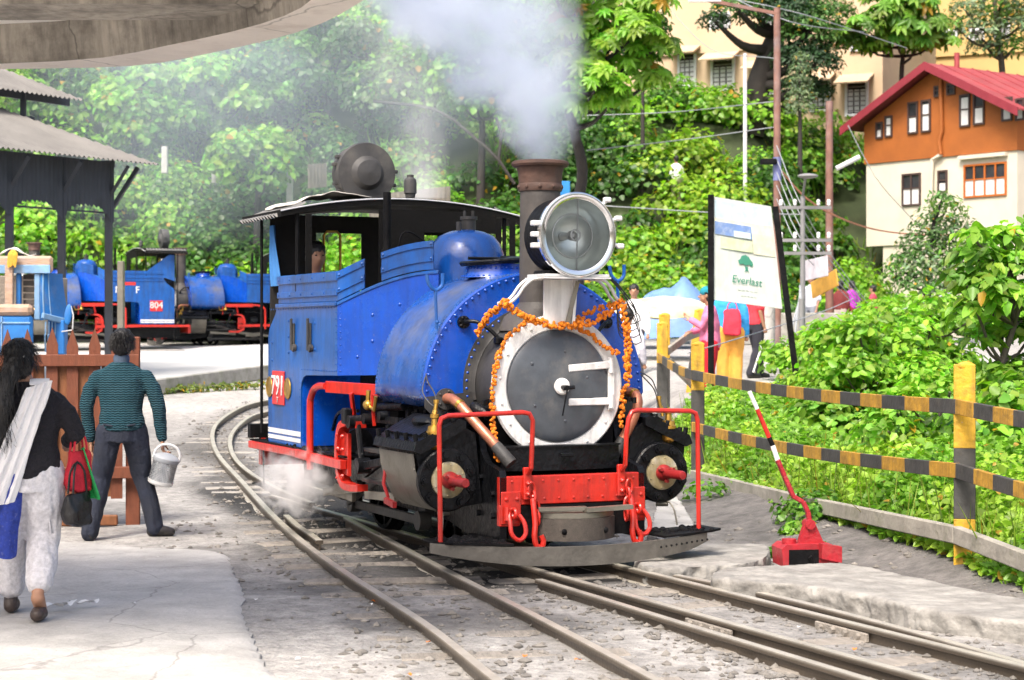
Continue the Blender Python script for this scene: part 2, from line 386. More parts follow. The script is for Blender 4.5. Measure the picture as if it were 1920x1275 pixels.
# surveyed rail lines (photo pixel -> ground)
def railpts(px): return [hit(x, y, .08) for x, y in px]
LOCO_O = Vector((.42, 12.73, 0)); LFW = Vector((.4074, -.9132, 0)); LLF = Vector((.9132, .4074, 0))
def lw(x, y, z): return LOCO_O + LFW * x + LLF * y + Vector((0, 0, z))
left_rail = [Vector((-.02 + .45 * 0, 7.6, 0))]
left_outer = railpts([(1010, 1330), (933, 1275), (811, 1178), (721, 1119), (631, 1061), (563, 1011), (509, 962), (450, 898), (410, 853), (398, 817), (410, 790), (450, 764), (495, 751), (560, 742)])
left_inner = railpts([(1330, 1330), (1235, 1275), (1000, 1151), (860, 1080), (721, 1007), (649, 970), (585, 942), (520, 915), (462, 880), (436, 850), (432, 820), (448, 796), (480, 776), (540, 764)])
main_l = [lw(8, -.305, 0), lw(4, -.305, 0), lw(0, -.305, 0), lw(-4.2, -.305, 0), lw(-6.0, -.33, 0.01)] + railpts([(520, 915)])[:0]
main_r = [lw(8, .305, 0), lw(4, .305, 0), lw(0, .305, 0), lw(-4.2, .305, 0), lw(-7.5, .26, .03), lw(-11, 0.0, .12)]
extra_l = railpts([(1760, 1312), (1642, 1275), (1450, 1217), (1260, 1160), (1120, 1117), (1010, 1084)])
extra_r = railpts([(2050, 1268), (1920, 1240), (1700, 1178), (1500, 1126), (1350, 1092), (1268, 1076)])

def gheight(X, Y):
    z = zground(X, Y)
    z = z + .02 * (vnoise(X * .8, Y * .8) - .5) + .022 * (vnoise(X * 3.1, Y * 3.1, 2) - .5) * smooth(40, 14, Y)
    # ash bank under the fence on the right, rising away from the track
    z = z + .16 * smooth(2.2, 3.4, X - (13 - Y) * .18) * smooth(7.5, 10.5, Y) * smooth(21, 17, Y) + .05 * (vnoise(X * 2, Y * 2, 5) - .4) * smooth(1.6, 2.6, X) * smooth(20, 16, Y)
    # hollow under the locomotive's front where the flangeways are open
    return z
xs = graded(-170, 170, -5.2, 6.2, .075, 1.14); ys = graded(-60, 57.5, 6.6, 18.5, .085, 1.07)
me, v = grid_mesh('ground', xs, ys, gheight)
def seg_dist(P, line):
    d = np.full(len(P), 1e9)
    for a, b in zip(line[:-1], line[1:]):
        a = np.array(a[:2]); b = np.array(b[:2]); t = np.clip(((P - a) @ (b - a)) / max(1e-9, (b - a) @ (b - a)), 0, 1)
        d = np.minimum(d, np.linalg.norm(P - a - t[:, None] * (b - a), axis=1))
    return d
P2 = v[:, :2]
dl = np.minimum.reduce([seg_dist(P2, l) for l in (left_outer, left_inner)]); dm = np.minimum.reduce([seg_dist(P2, l) for l in (main_l, main_r)])
nz = vnoise(P2[:, 0] * 1.4, P2[:, 1] * 1.4); nz2 = vnoise(P2[:, 0] * 5, P2[:, 1] * 5, 3); nz3 = vnoise(P2[:, 0] * .45, P2[:, 1] * .45, 1)
oil_shade = np.clip(smooth(.55, .05, dl) * (.4 + .6 * nz) + smooth(.5, .1, dm) * (.3 + .5 * nz2), 0, 1)
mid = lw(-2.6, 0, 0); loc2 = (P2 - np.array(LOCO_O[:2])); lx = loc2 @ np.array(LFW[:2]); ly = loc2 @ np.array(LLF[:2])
oil_shade = np.clip(oil_shade + .95 * smooth(1.25, .6, np.abs(ly)) * smooth(.7, .0, lx) * smooth(-8.5, -6, lx) * (.85 + .4 * nz), 0, 1)  # shade beneath the locomotive painted into the ground along with the oil stains
oil_shade = np.clip(oil_shade + .55 * smooth(.45, .62, nz) * smooth(2.2, .8, np.abs(ly + 1.2)) * smooth(-9, -6, lx) * smooth(6, 0, lx), 0, 1)
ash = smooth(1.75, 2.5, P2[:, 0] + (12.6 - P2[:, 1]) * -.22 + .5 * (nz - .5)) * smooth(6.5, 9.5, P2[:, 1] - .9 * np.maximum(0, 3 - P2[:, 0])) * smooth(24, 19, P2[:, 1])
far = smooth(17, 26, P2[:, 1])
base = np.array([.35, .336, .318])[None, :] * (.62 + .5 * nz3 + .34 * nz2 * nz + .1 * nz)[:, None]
under_shade = smooth(1.25, .7, np.abs(ly)) * smooth(.6, .0, lx) * smooth(-8.5, -6, lx); colr = base * (1 - (.62 + .32 * under_shade) * oil_shade)[:, None]  # painted shade under the engine is darkened further than the oil along the rails
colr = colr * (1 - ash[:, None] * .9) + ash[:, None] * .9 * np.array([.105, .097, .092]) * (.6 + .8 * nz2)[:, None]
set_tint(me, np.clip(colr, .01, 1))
def ground_mat():
    m = bpy.data.materials.new('dusty_ground'); m.use_nodes = True; nt = m.node_tree; L = nt.links; p = nt.nodes['Principled BSDF']
    a = nd(nt, 'ShaderNodeAttribute', attribute_name='tint'); tc = nd(nt, 'ShaderNodeTexCoord')
    n = nd(nt, 'ShaderNodeTexNoise'); n.inputs['Scale'].default_value = 9; n.inputs['Detail'].default_value = 10; n.inputs['Roughness'].default_value = .75
    L.new(tc.outputs['Object'], n.inputs['Vector'])
    r = nd(nt, 'ShaderNodeMapRange'); r.inputs[1].default_value = .3; r.inputs[2].default_value = .7; r.inputs[3].default_value = .5; r.inputs[4].default_value = 1.42; L.new(n.outputs[0], r.inputs[0])
    mx = nd(nt, 'ShaderNodeVectorMath', operation='SCALE'); L.new(a.outputs['Color'], mx.inputs[0]); L.new(r.outputs[0], mx.inputs['Scale'])
    v = nd(nt, 'ShaderNodeTexVoronoi'); v.inputs['Scale'].default_value = 34; L.new(tc.outputs['Object'], v.inputs['Vector'])
    s = nd(nt, 'ShaderNodeMapRange'); s.inputs[1].default_value = .05; s.inputs[2].default_value = .22; s.inputs[3].default_value = .7; s.inputs[4].default_value = 1.0; L.new(v.outputs['Distance'], s.inputs[0])
    m2 = nd(nt, 'ShaderNodeVectorMath', operation='SCALE'); L.new(mx.outputs[0], m2.inputs[0]); L.new(s.outputs[0], m2.inputs['Scale']); L.new(m2.outputs[0], p.inputs['Base Color'])
    p.inputs['Roughness'].default_value = .85
    n2 = nd(nt, 'ShaderNodeTexNoise'); n2.inputs['Scale'].default_value = 28; n2.inputs['Detail'].default_value = 8; L.new(tc.outputs['Object'], n2.inputs['Vector'])
    b_ = nd(nt, 'ShaderNodeBump'); b_.inputs['Strength'].default_value = .9; b_.inputs['Distance'].default_value = .03; L.new(n2.outputs[0], b_.inputs['Height']); L.new(b_.outputs[0], p.inputs['Normal'])
    return m
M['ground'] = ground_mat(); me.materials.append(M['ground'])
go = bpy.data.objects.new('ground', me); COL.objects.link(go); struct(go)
# hillside behind the yard
xs = graded(-170, 170, -22, 24, .6, 1.15); ys = graded(57, 240, 57, 96, .6, 1.15)
me, v = grid_mesh('hillside', xs, ys, lambda X, Y: np.where(Y < y_foot(X), 1.28, zhill(X, Y)))
M['hillsoil'] = mat('hillside_soil', (.035, .05, .018), .95, var=.5, vs=.6, dirt=(.07, .06, .035), dirt_amt=.3, dirt_scale=.5, bump=.5, bs=3)
me.materials.append(M['hillsoil']); ho = bpy.data.objects.new('hillside', me); COL.objects.link(ho); struct(ho)

# ------------------------------------------------------------------ tracks
M['railtop'] = mat('rail_steel', (.50, .465, .40), .38, .4, var=.2, vs=5, dirt=(.34, .29, .22), dirt_amt=.3, dirt_scale=4, bump=.15, bs=40)
def rust_sides(m):          # running surface is polished, web and foot are rusty
    nt = m.node_tree; L = nt.links; p = nt.nodes['Principled BSDF']; g = nd(nt, 'ShaderNodeNewGeometry'); s = nd(nt, 'ShaderNodeSeparateXYZ'); L.new(g.outputs['Normal'], s.inputs[0])
    r = nd(nt, 'ShaderNodeMapRange'); r.inputs[1].default_value = .15; r.inputs[2].default_value = .6; L.new(s.outputs[2], r.inputs[0]); lk = p.inputs['Base Color'].links[0].from_socket
    n = nd(nt, 'ShaderNodeTexNoise'); n.inputs['Scale'].default_value = 12; n.inputs['Detail'].default_value = 6; rr = nd(nt, 'ShaderNodeMix', data_type='RGBA'); L.new(n.outputs[0], rr.inputs[0]); rr.inputs[6].default_value = (.05, .042, .035, 1); rr.inputs[7].default_value = (.15, .12, .09, 1)
    mx = nd(nt, 'ShaderNodeMix', data_type='RGBA'); L.new(r.outputs[0], mx.inputs[0]); L.new(rr.outputs[2], mx.inputs[6]); L.new(lk, mx.inputs[7]); L.new(mx.outputs[2], p.inputs['Base Color'])
rust_sides(M['railtop'])
M['sleeper'] = mat('sleeper_concrete', (.29, .272, .245), .85, var=.2, vs=3, dirt=(.2, .18, .15), dirt_amt=.35, dirt_scale=3, bump=.4, bs=18)
M['ash_wood'] = mat('sleeper_wood', (.25, .225, .195), .85, var=.3, vs=4, dirt=(.09, .08, .07), dirt_amt=.4, dirt_scale=4, bump=.5, bs=22, stretch=(1, 5, 5))
PROF = [(-.024, 0), (.024, 0), (.028, -.008), (.028, -.026), (.008, -.034), (.008, -.085), (.045, -.097), (.045, -.105), (-.045, -.105), (-.045, -.097), (-.008, -.085), (-.008, -.034), (-.028, -.026), (-.028, -.008)]
def rail(pts, parent, step=.3, dz=0.0):
    pts = catmull(pts, step); mb = MB(); rg = []
    for i, p in enumerate(pts):
        d = (pts[min(i + 1, len(pts) - 1)] - pts[max(i - 1, 0)]); d.z = 0; d.normalize(); sx = Vector((d.y, -d.x, 0))
        rg.append([p + sx * a + Vector((0, 0, b + dz)) for a, b in PROF])
    mb.rings(rg); return mb.build('rail', M['railtop'], parent, 40)
trk = bpy.data.objects.new('railway_track', None); COL.objects.link(trk); struct(trk)
tr2 = bpy.data.objects.new('railway_siding', None); COL.objects.link(tr2); struct(tr2)
rail(main_l, trk); rail(main_r, trk); rail(extra_l, trk, dz=-.004); rail(extra_r, trk, dz=-.004)
rail(left_outer, tr2); rail(left_inner[:6], tr2)
rail(left_inner[6:], tr2)
# check rail with flared end beside the outer rail
cp = railpts([(530, 965), (552, 985), (575, 1000), (592, 1013)])
rail([p + Vector((.03, 0, -.0)) for p in cp], tr2, .15)
def sleepers(a, b, parent, ts, m, L=1.15, wd=.2, lift=-.088):
    mb = MB(); mb.box((0, 0, 0), (wd, L, .1), None, .012); me = mb.mesh('sleeper'); me.materials.append(m)
    A = catmull(a, .2); B = catmull(b, .2)
    for t in ts:
        p = A[int(t * (len(A) - 1))]; q = min(B, key=lambda k: (k - p).length); c = (p + q) / 2; d = q - p
        o = piece('sleeper', me, parent, (c.x, c.y, c.z + lift - .05 + .008 * rnd.random()), (0, 0, math.atan2(d.y, d.x) - math.pi / 2 + rnd.uniform(-.03, .03)))
sleepers(left_outer, left_inner, tr2, [.48 + .021 * i for i in range(24)], M['sleeper'], .9, .2, -.084)
sleepers(left_outer, left_inner, tr2, [.01 + .033 * i for i in range(12)], M['ash_wood'], 1.2, .2, -.074)
sleepers(main_l, main_r, trk, [.02 + .05 * i for i in range(14)], M['ash_wood'], 1.2, .2, -.078)
# fish plates with bolts
def fish(p, q, parent, side):
    mb = MB(); d = (q - p).normalized(); s_ = Vector((d.y, -d.x, 0)) * side
    c = (p + q) / 2 + s_ * .026 + Vector((0, 0, -.058)); mb.box(c, ((q - p).length, .024, .05), Matrix((d, Vector((-d.y, d.x, 0)), Vector((0, 0, 1)))).transposed(), .005)
    for k in range(4): mb.cyl(c + d * (k - 1.5) * .12, c + d * (k - 1.5) * .12 + s_ * .035, .021, n=6)
    mb.build('fishplate', M['ash_wood'], parent)
fish(lw(2.55, .305, 0), lw(3.05, .305, 0), trk, 1); fish(lw(2.15, -.305, 0), lw(2.65, -.305, 0), trk, 1); fish(extra_l[2], extra_l[2] + (extra_l[3] - extra_l[2]).normalized() * .5, trk, 1)
p = left_inner[4]; fish(p, p + (left_inner[3] - p).normalized() * .5, tr2, -1)
# loose stones
def stones(name, pts, smin, smax, m, label=None):
    mb = MB(); ico = [(0, 0, 1), (.9, 0, .25), (.28, .85, .3), (-.72, .53, .25), (-.72, -.53, .3), (.28, -.85, .2), (.5, .4, -.6), (-.5, .4, -.6), (0, -.6, -.6)]
    fs = [(0, 1, 2), (0, 2, 3), (0, 3, 4), (0, 4, 5), (0, 5, 1), (1, 6, 2), (2, 6, 7), (2, 7, 3), (3, 7, 4), (4, 7, 8), (4, 8, 5), (5, 8, 1), (1, 8, 6), (6, 8, 7)]
    for p in pts:
        s = smin + (smax - smin) * rnd.random() ** 2.4; a = rnd.random() * 6.28; sx, sy, sz = s * rnd.uniform(.6, 1.3), s * rnd.uniform(.6, 1.2), s * rnd.uniform(.4, .8)
        mb.add([(p[0] + (x * math.cos(a) - y * math.sin(a)) * sx, p[1] + (x * math.sin(a) + y * math.cos(a)) * sy, p[2] + z * sz) for x, y, z in [(x * rnd.uniform(.7, 1.2), y * rnd.uniform(.7, 1.2), z) for x, y, z in ico]], fs)
    o = mb.build(name, m, None, 20); stuff(o); return o
M['stone'] = mat('ballast', (.17, .158, .142), .9, var=.5, vs=7, dirt=(.1, .095, .09), dirt_amt=.4, dirt_scale=6, bump=.4, bs=40)
sp = []
for ln, n, sd_ in ((left_outer, 620, .16), (left_inner, 460, .16), (main_l, 300, .18), (extra_l, 420, .14), (extra_r, 420, .16), (main_r, 260, .2), (left_outer, 500, .4), (main_l, 500, .5)):
    for k in range(n):
        L_ = catmull(ln, .3); i = rnd.randrange(len(L_)); p = L_[i] + Vector((rnd.gauss(0, sd_) + (.12 if rnd.random() < .5 else -.12), rnd.gauss(0, .1), 0)); sp.append((p.x, p.y, float(gheight(p.x, p.y)) + .002))
for k in range(2400):
    y = 8.3 + 8 * rnd.random() ** 1.4; x = rnd.uniform(-.9, 3.4) if y < 12 else rnd.uniform(-3, 3); sp.append((x, y, float(gheight(x, y))))
st = stones('ballast_stones', sp, .005, .040, M['stone']); st['label'] = 'loose ballast stones and grit strewn along the rails'; st['category'] = 'ballast'
# ------------------------------------------------------------------ concrete aprons and slabs
M['slab'] = mat('pale_concrete', (.42, .408, .39), .85, var=.22, vs=2.6, dirt=(.24, .23, .215), dirt_amt=.42, dirt_scale=1.6, bump=.6, bs=24, cracks=.4)
M['roughslab'] = mat('broken_concrete', (.27, .26, .24), .9, var=.35, vs=6, dirt=(.13, .12, .11), dirt_amt=.48, dirt_scale=4.5, bump=1.0, bs=16)
def ray_z(px, py, z):
    t = (CAMH - z) * FPX / (py - HOR); return Vector(((px - 960) / FPX * t, t, z))
def slab(name, pxs, z, th, m, rough=.02, vox=.022, kind='structure', seed=0):
    P = catmull([ray_z(x, y, z) for x, y in pxs] + [ray_z(*pxs[0], z)], .12)[:-1]
    mb = MB(); mb.prism([(p.x, p.y) for p in P], lambda a, b, d: (a, b, d), z - th, z)
    me = bake(mb, [('REMESH', dict(mode='VOXEL', voxel_size=vox)), ('SMOOTH', dict(factor=.5, iterations=2))], name, 50)
    n = len(me.vertices); c = np.empty(n * 3); me.vertices.foreach_get('co', c); c = c.reshape(-1, 3); nr = np.empty(n * 3); me.vertices.foreach_get('normal', nr); nr = nr.reshape(-1, 3)
    side = 1 - np.clip(nr[:, 2], 0, 1)
    d = (vnoise(c[:, 0] * 9 + seed, c[:, 1] * 9, c[:, 2] * 9) - .5) * rough * (1 + 2.5 * side) + (vnoise(c[:, 0] * 28, c[:, 1] * 28 + seed, c[:, 2] * 28) - .5) * rough * (.25 + 1.2 * side)
    c += nr * d[:, None]; me.vertices.foreach_set('co', c.ravel()); me.update(); me.materials.append(m)
    o = bpy.data.objects.new(name, me); COL.objects.link(o); o['kind'] = kind; return o
slab('platform_apron', [(-320, 1012), (90, 1012), (250, 1022), (345, 1026), (425, 1034), (440, 1062), (462, 1108), (458, 1140), (480, 1190), (500, 1240), (520, 1320), (-320, 1330)], -.05, .06, M['slab'], .008, .045)
slab('path_slab', [(1335, 1083), (1345, 1068), (1440, 1060), (1580, 1056), (1700, 1078), (1820, 1104), (1960, 1130), (2150, 1165), (2150, 1205), (1960, 1172), (1850, 1157), (1720, 1138), (1600, 1111), (1480, 1094), (1390, 1089)], .06, .2, M['roughslab'], .014, .016, seed=3)
slab('step_slab', [(1395, 1098), (1420, 1090), (1520, 1103), (1640, 1130), (1668, 1138), (1560, 1130), (1440, 1112)], -.03, .12, M['roughslab'], .012, .014, seed=8)
slab('drain_slab', [(1190, 1048), (1230, 1030), (1320, 1022), (1425, 1020), (1440, 1040), (1400, 1056), (1300, 1062), (1215, 1064)], .03, .16, M['roughslab'], .016, .015, seed=5)
slab('crossing_slab', [(1215, 1000), (1240, 930), (1262, 925), (1290, 960), (1300, 990), (1250, 1012)], .0, .1, M['slab'], .01, .02, seed=9)
# raised platform across the yard
plat = MB(); A = Vector((-6.13, 31.8, 0)); B = Vector((-4.68, 35.3, 0)); dv = (B - A).normalized(); nn = Vector((-dv.y, dv.x, 0))
front = [A - dv * 9, A - dv * 3, A, B, B + dv * 6 + nn * -.8, B + dv * 13 + nn * -3.0]
rows = []
for p in front:
    rows.append([p + Vector((0, 0, gz(p.x, p.y) - .1)), p + Vector((0, 0, gz(p.x, p.y) + .27)), p + nn * .25 + Vector((0, 0, gz(p.x, p.y) + .29)), p + nn * 16 + Vector((0, 0, 1.03))])
plat.rings(rows, (False, False), False)
M['platform'] = mat('platform_concrete', (.46, .46, .45), .8, var=.08, vs=1.5, dirt=(.3, .3, .28), dirt_amt=.15, dirt_scale=1.2, bump=.2, bs=10)
struct(plat.build('platform', M['platform'], None, 30))
kerb = MB()
for a, b in zip(front[:-1], front[1:]):
    kerb.bar(a + nn * -.03 + Vector((0, 0, gz(a.x, a.y) + .14)), b + nn * -.03 + Vector((0, 0, gz(b.x, b.y) + .14)), .1, .26, b=.015)
M['kerb'] = mat('mossy_kerb', (.33, .32, .29), .9, var=.3, vs=4, dirt=(.12, .14, .06), dirt_amt=.45, dirt_scale=3, bump=.5, bs=15)
struct(kerb.build('platform_kerb', M['kerb'], None))
# yard track under the parked engines
trk3 = bpy.data.objects.new('yard_track', None); COL.objects.link(trk3); struct(trk3)
for T in (bg2, bg3) if 'bg2' in globals() else (): pass
def yard_rails():
    for o_, z in (((-13.06, 48.9), 1.12), ((-9.9, 52.8), 1.15)):
        fw = Vector((-.906, -.423, 0)); lf = Vector((.423, -.906, 0)); O = Vector((*o_, z))
        for s in (-.305, .305): rail([O + fw * 3 + lf * s, O + lf * s, O - fw * 6 + lf * s, O - fw * 14 + lf * s], trk3, .8)
yard_rails()
# litter
M['petal'] = mat('orange_leaf', (.75, .20, .01), .8, var=.3, vs=20)
M['paper'] = mat('white_paper', (.75, .75, .75), .9, var=.05)
def fallen(px, py, s, m, name, lab, cat, grp=None, zoff=.012):
    p = hit(px, py, .01); mb = MB(); rows = []
    a = rnd.random() * 6
    for i in range(5):
        t = i / 4; w_ = s * (.12 + .45 * math.sin(math.pi * min(1, t * .9 + .08)))
        rows.append([(p.x + (s * (t - .5) * 1.6) * math.cos(a) - k * w_ * math.sin(a), p.y + (s * (t - .5) * 1.6) * math.sin(a) + k * w_ * math.cos(a), p.z + zoff + .25 * s * abs(k) + .15 * s * math.sin(t * 5 + k)) for k in (-1, -.4, .3, 1)])
    mb.rings(rows, (False, False), False); tag(mb.build(name, m, None, 60), lab, cat, grp)
for px, py in ((984, 1235), (1084, 1242), (1838, 1116), (1618, 1135), (1602, 1222), (1232, 962), (1258, 975), (768, 1270), (700, 1131), (803, 1208), (1218, 1011), (447, 800)):
    fallen(px, py, .022 if py > 1000 else .03, M['petal'], 'fallen_leaf', 'small orange petal or leaf lying on the ground near the rails', 'leaf', 'orange petals scattered on the ground')
for k in range(5): fallen(105 + 18 * k + rnd.uniform(-5, 5), 1148 + rnd.uniform(-6, 8), rnd.uniform(.04, .07), M['paper'], 'paper_scrap', 'torn scrap of white paper on the concrete by the woman\'s feet', 'paper', 'torn white paper behind the woman', .05)
for px, py in ((300, 1048), (250, 1135), (480, 1128), (695, 1137), (1500, 1180), (560, 1240)): fallen(px, py, .025, M['paper'], 'paper_scrap', 'tiny pale scrap of litter lying on the ground', 'paper', 'small pale litter')
# ------------------------------------------------------------------ steam locomotive (x forward, y left, z up from rail top)
def arc2(c, r, a0, a1, n): return [(c[0] + r * math.cos(R(a0 + (a1 - a0) * i / n)), c[1] + r * math.sin(R(a0 + (a1 - a0) * i / n))) for i in range(n + 1)]
SBZ = 1.215
def make_loco(name, label):
    T = thing(name, label, 'locomotive')
    xz = lambda y: (lambda a, b, d: (a, d, b))
    # frames and underframe
    for s in (-1, 1):
        mb = MB(); mb.prism([(0, .615), (-.02, .66), (-.24, .70), (-.33, .78), (-.42, 1.04), (-.95, 1.04), (-.95, .66), (-4.3, .62), (-4.3, .30), (-.9, .24), (-.5, .17), (-.0, .17)], xz(0), s * .50, s * .548)
        for x, z in ((-.1, .35), (-.1, .5), (-.3, .6), (-.35, .35), (-.55, .85), (-.7, .92), (-.5, .95)): mb.cyl((x, s * .548, z), (x, s * .575, z), .02, n=6)
        mb.build('frame', M['grease'], T)
    mb = MB(); mb.span(-4.25, -.3, -.5, .5, .42, .66); mb.span(-1.2, -.35, -.48, .48, .62, 1.0); mb.build('underframe', M['black'], T)
    # wheels, rods
    for x in (-1.25, -2.75):
        for s in (-1, 1):
            mb = MB(); mb.lathe([(-.055, .30), (-.055, .33), (.0, .345), (.02, .37), (.045, .37), (.045, .30)], (x, s * .33, .335), ((0, -s, 0), (1, 0, 0), (0, 0, 1)), 28)
            mb.lathe([(-.05, .09), (.0, .09)], (x, s * .33, .335), ((0, s, 0), (1, 0, 0), (0, 0, 1)), 16, cap=(True, True))
            for k in range(8):
                a = k * math.pi / 4; mb.bar((x + .08 * math.cos(a), s * .34, .335 + .08 * math.sin(a)), (x + .31 * math.cos(a), s * .34, .335 + .31 * math.sin(a)), .03, .05, (0, 1, 0))
            mb.build('wheel', M['black'], T)
    for s in (-1, 1):
        mb = MB(); mb.bar((-1.2, s * .64, .22), (-2.7, s * .64, .22), .03, .07, b=.006); mb.cyl((-1.2, s * .60, .22), (-1.2, s * .68, .22), .07); mb.cyl((-2.7, s * .60, .22), (-2.7, s * .68, .22), .07)
        mb.cyl((-1.25, s * .36, .335), (-1.25, s * .62, .335), .06); mb.cyl((-2.75, s * .36, .335), (-2.75, s * .62, .335), .06); mb.box((-1.225, s * .6, .28), (.1, .05, .24)); mb.box((-2.725, s * .6, .28), (.1, .05, .24))
        mb.build('coupling_rod', M['smokebox'], T)
        mb = MB(); mb.bar((-1.35, s * .80, .59), (-2.6, s * .72, .25), .03, .07, b=.006); mb.cyl((-.95, s * .82, .59), (-1.5, s * .82, .59), .022); mb.box((-1.42, s * .81, .59), (.16, .08, .13), None, .01)
        mb.span(-1.9, -.95, s * .78, s * .86, .69, .72, .004); mb.span(-1.9, -.95, s * .78, s * .86, .46, .49, .004)
        mb.build('connecting_rod', M['smokebox'], T)
    # front buffer beam
    mb = MB(); mb.span(-.05, .0, -.55, .55, .425, .62, .006); bb = mb.build('buffer_beam', M['red'], T)
    for s in (-1, 1): mb = MB(); mb.span(-.045, .006, s * .40, s * .553, .285, .43, .006); mb.span(-.0, .018, s * .40, s * .545, .30, .52, .006); mb.build('beam_gusset', M['red'], bb)
    mb = MB()
    for i in range(9): mb.dome((.0, -.46 + i * .115, .585), .011, (1, 0, 0)); mb.dome((.0, -.44 + i * .11, .465), .011, (1, 0, 0))
    for s in (-1, 1):
        for y, z in ((.43, .34), (.51, .34), (.43, .47), (.51, .47), (.47, .40)): mb.dome((.018, s * y, z), .016, (1, 0, 0))
    stuff(mb.build('beam_rivets', M['red'], bb))
    # curved buffer block and drawgear under the beam
    mb = MB(); pl = [(.05 + .16 - 1.9 * y * y, y) for y in np.linspace(-.285, .285, 13)] + [(.0, .285), (.0, -.285)]
    mb.prism(pl, lambda a, b, d: (a, b, d), .185, .335); blk = mb.build('buffer_block', M['wood'], T)
    mb = MB(); mb.prism([(a - .015 if a > 0.01 else a, b) for a, b in pl], lambda a, b, d: (a, b, d), .337, .372); mb.bar((.17, -.0, .392), (.16, .36, .40), .06, .03); mb.bar((.08, -.3, .40), (.15, .02, .402), .05, .025); mb.build('block_cap', M['steel'], blk)
    mb = MB()
    for y in (-.15, .16): mb.dome((.21 - 1.9 * y * y, y, .25), .022, (1, -2 * y, 0), .016, 10)
    mb.build('block_bolt', M['black'], blk)
    mb = MB(); mb.span(-.3, .0, -.48, .48, .20, .42); mb.build('drag_box', M['black'], T)
    # hooks, shackles and chains
    for s in (-1, 1):
        yc = s * .47
        mb = MB(); mb.torus((.06, yc, .375), (0, 1, 0), .03, .013); sh = [(.03, yc - .03, .40), (.07, yc - .035, .32), (.09, yc - .03, .24), (.10, yc + .02, .20), (.09, yc + .07, .24), (.07, yc + .07, .31), (.03, yc + .05, .36)]
        mb.tube(catmull(sh, .02), .016, 8); mb.tube([(.04, yc - .045, .42), (.05, yc - .05, .33)], .018, 8); mb.build('shackle', M['red'], T)
        yh = yc - s * .14 if s < 0 else yc - .06
        mb = MB(); hk = [(.05, yh, .47), (.07, yh, .40), (.09, yh, .30), (.10, yh - .01, .22), (.105, yh + .005, .155), (.105, yh + .04, .145), (.105, yh + .055, .19), (.10, yh + .04, .225)]
        mb.tube(catmull(hk, .02), .02, 8, rs=None); mb.build('coupling_hook', M['red'], T)
        mb = MB()
        for k in range(4):
            z = .53 - k * .062; n_ = (0, 1, 0) if k % 2 else (1, 0, .2)
            a = Vector(n_).normalized(); u = Vector((0, 0, 1)); v_ = a.cross(u).normalized()
            mb.tube([Vector((.035 + .008 * k, yh + s * -.012 * k, z)) + u * .05 * math.sin(t) + v_ * .024 * math.cos(t) for t in np.linspace(0, 2 * math.pi, 13)[:-1]], .0095, 6, closed=True)
        mb.build('chain', M['red'], T)
    # curved guard plate at rail level with the two front steps
    ysg = np.linspace(-1.10, .94, 25); mb = MB(); rg = []
    for y in ysg:
        x = .30 - .16 * (y / 1.1) ** 2; zb = .035 + .115 * abs(y / 1.1) ** 2.2 + (.05 if y > .8 else 0) * (y - .8) / .3; zt = .165 + .05 * abs(y / 1.1) ** 2
        rg.append([(x, y, zb), (x + .004, y, zt), (x - .022, y, zt), (x - .03, y, zb)])
    mb.rings(rg); gp = mb.build('guard_plate', M['guard'], T)
    for s, m0 in ((-1, 0), (1, 0)):
        mb = MB(); pl = [(.26 - .1 * abs(k), s * (.56 + .52 * t)) for k, t in ((.0, 0), (.3, .4), (.7, .8), (1.3, 1))] + [(-.12, s * 1.06), (-.16, s * .56)]
        mb.prism(pl, lambda a, b, d: (a, b, d + .04 * (abs(b) - .56)), .185, .2)
        for k in range(40):
            x, y = rnd.uniform(-.1, .2), s * rnd.uniform(.58, 1.0); mb.dome((x, y, .2 + .04 * (abs(y) - .56)), rnd.uniform(.012, .035), (0, 0, 1), None, 5)
        mb.span(-.45, -.1, s * .55, s * .60, .16, .2); mb.build('front_step', M['black'], T)
    mb = MB()
    for k in range(10): mb.dome((.29, .52 + .04 * k, .13 + .004 * k), .009, (1, .2, 0))
    stuff(mb.build('guard_bolts', M['black'], gp))
    # front grab rails
    for s in (-1, 1):
        yo = s * 1.035 if s < 0 else .90; yi = s * .355
        P = [(.12, yo + .01, .21), (.12, yo, .98), (.12, yo - s * .015, 1.025), (.12, yo - s * .06, 1.043), (.12, yi + s * .08, 1.055), (.12, yi + s * .03, 1.045), (.12, yi + s * .006, 1.0), (.10, yi, .9), (.08, yi, .68), (.03, yi, .64)]
        mb = MB(); mb.tube(P, .0165, 10); mb.span(.0, .03, yi - .028, yi + .028, .46, .68, .006)
        for z in (.5, .57): mb.dome((.03, yi, z), .02, (1, 0, 0), .02, 6)
        mb.build('grab_rail', M['red'], T)
    # smokebox, ring, door
    mb = MB(); mb.lathe([(-.30, .44), (-.28, .47), (-.95, .47), (-.95, .40)], (0, 0, SBZ), 'X', 56); sb = mb.build('smokebox', M['smokebox'], T)
    mb = MB()
    for k in range(40):
        a = R(k * 9); mb.dome((-.33, .47 * math.cos(a), SBZ + .47 * math.sin(a)), .010, (0, math.cos(a), math.sin(a)))
    stuff(mb.build('smokebox_rivets', M['smokebox'], sb))
    mb = MB(); mb.lathe([(-.285, .47), (-.275, .495), (-.255, .5), (-.242, .488), (-.24, .40), (-.255, .383), (-.30, .383)], (0, 0, SBZ), 'X', 72)
    for a in (12, 35, 58, 82, 118, 150, 172, 195, 215, 240, 300, 325, 345): mb.dome((-.24, .445 * math.cos(R(a)), SBZ + .445 * math.sin(R(a))), .012, (1, 0, 0))
    ring = mb.build('door_ring', M['white'], T)
    mb = MB(); mb.lathe([(-.27, .386), (-.235, .386), (-.228, .375), (-.215, .34), (-.198, .25), (-.19, .12), (-.188, .001)], (0, 0, SBZ), 'X', 64)
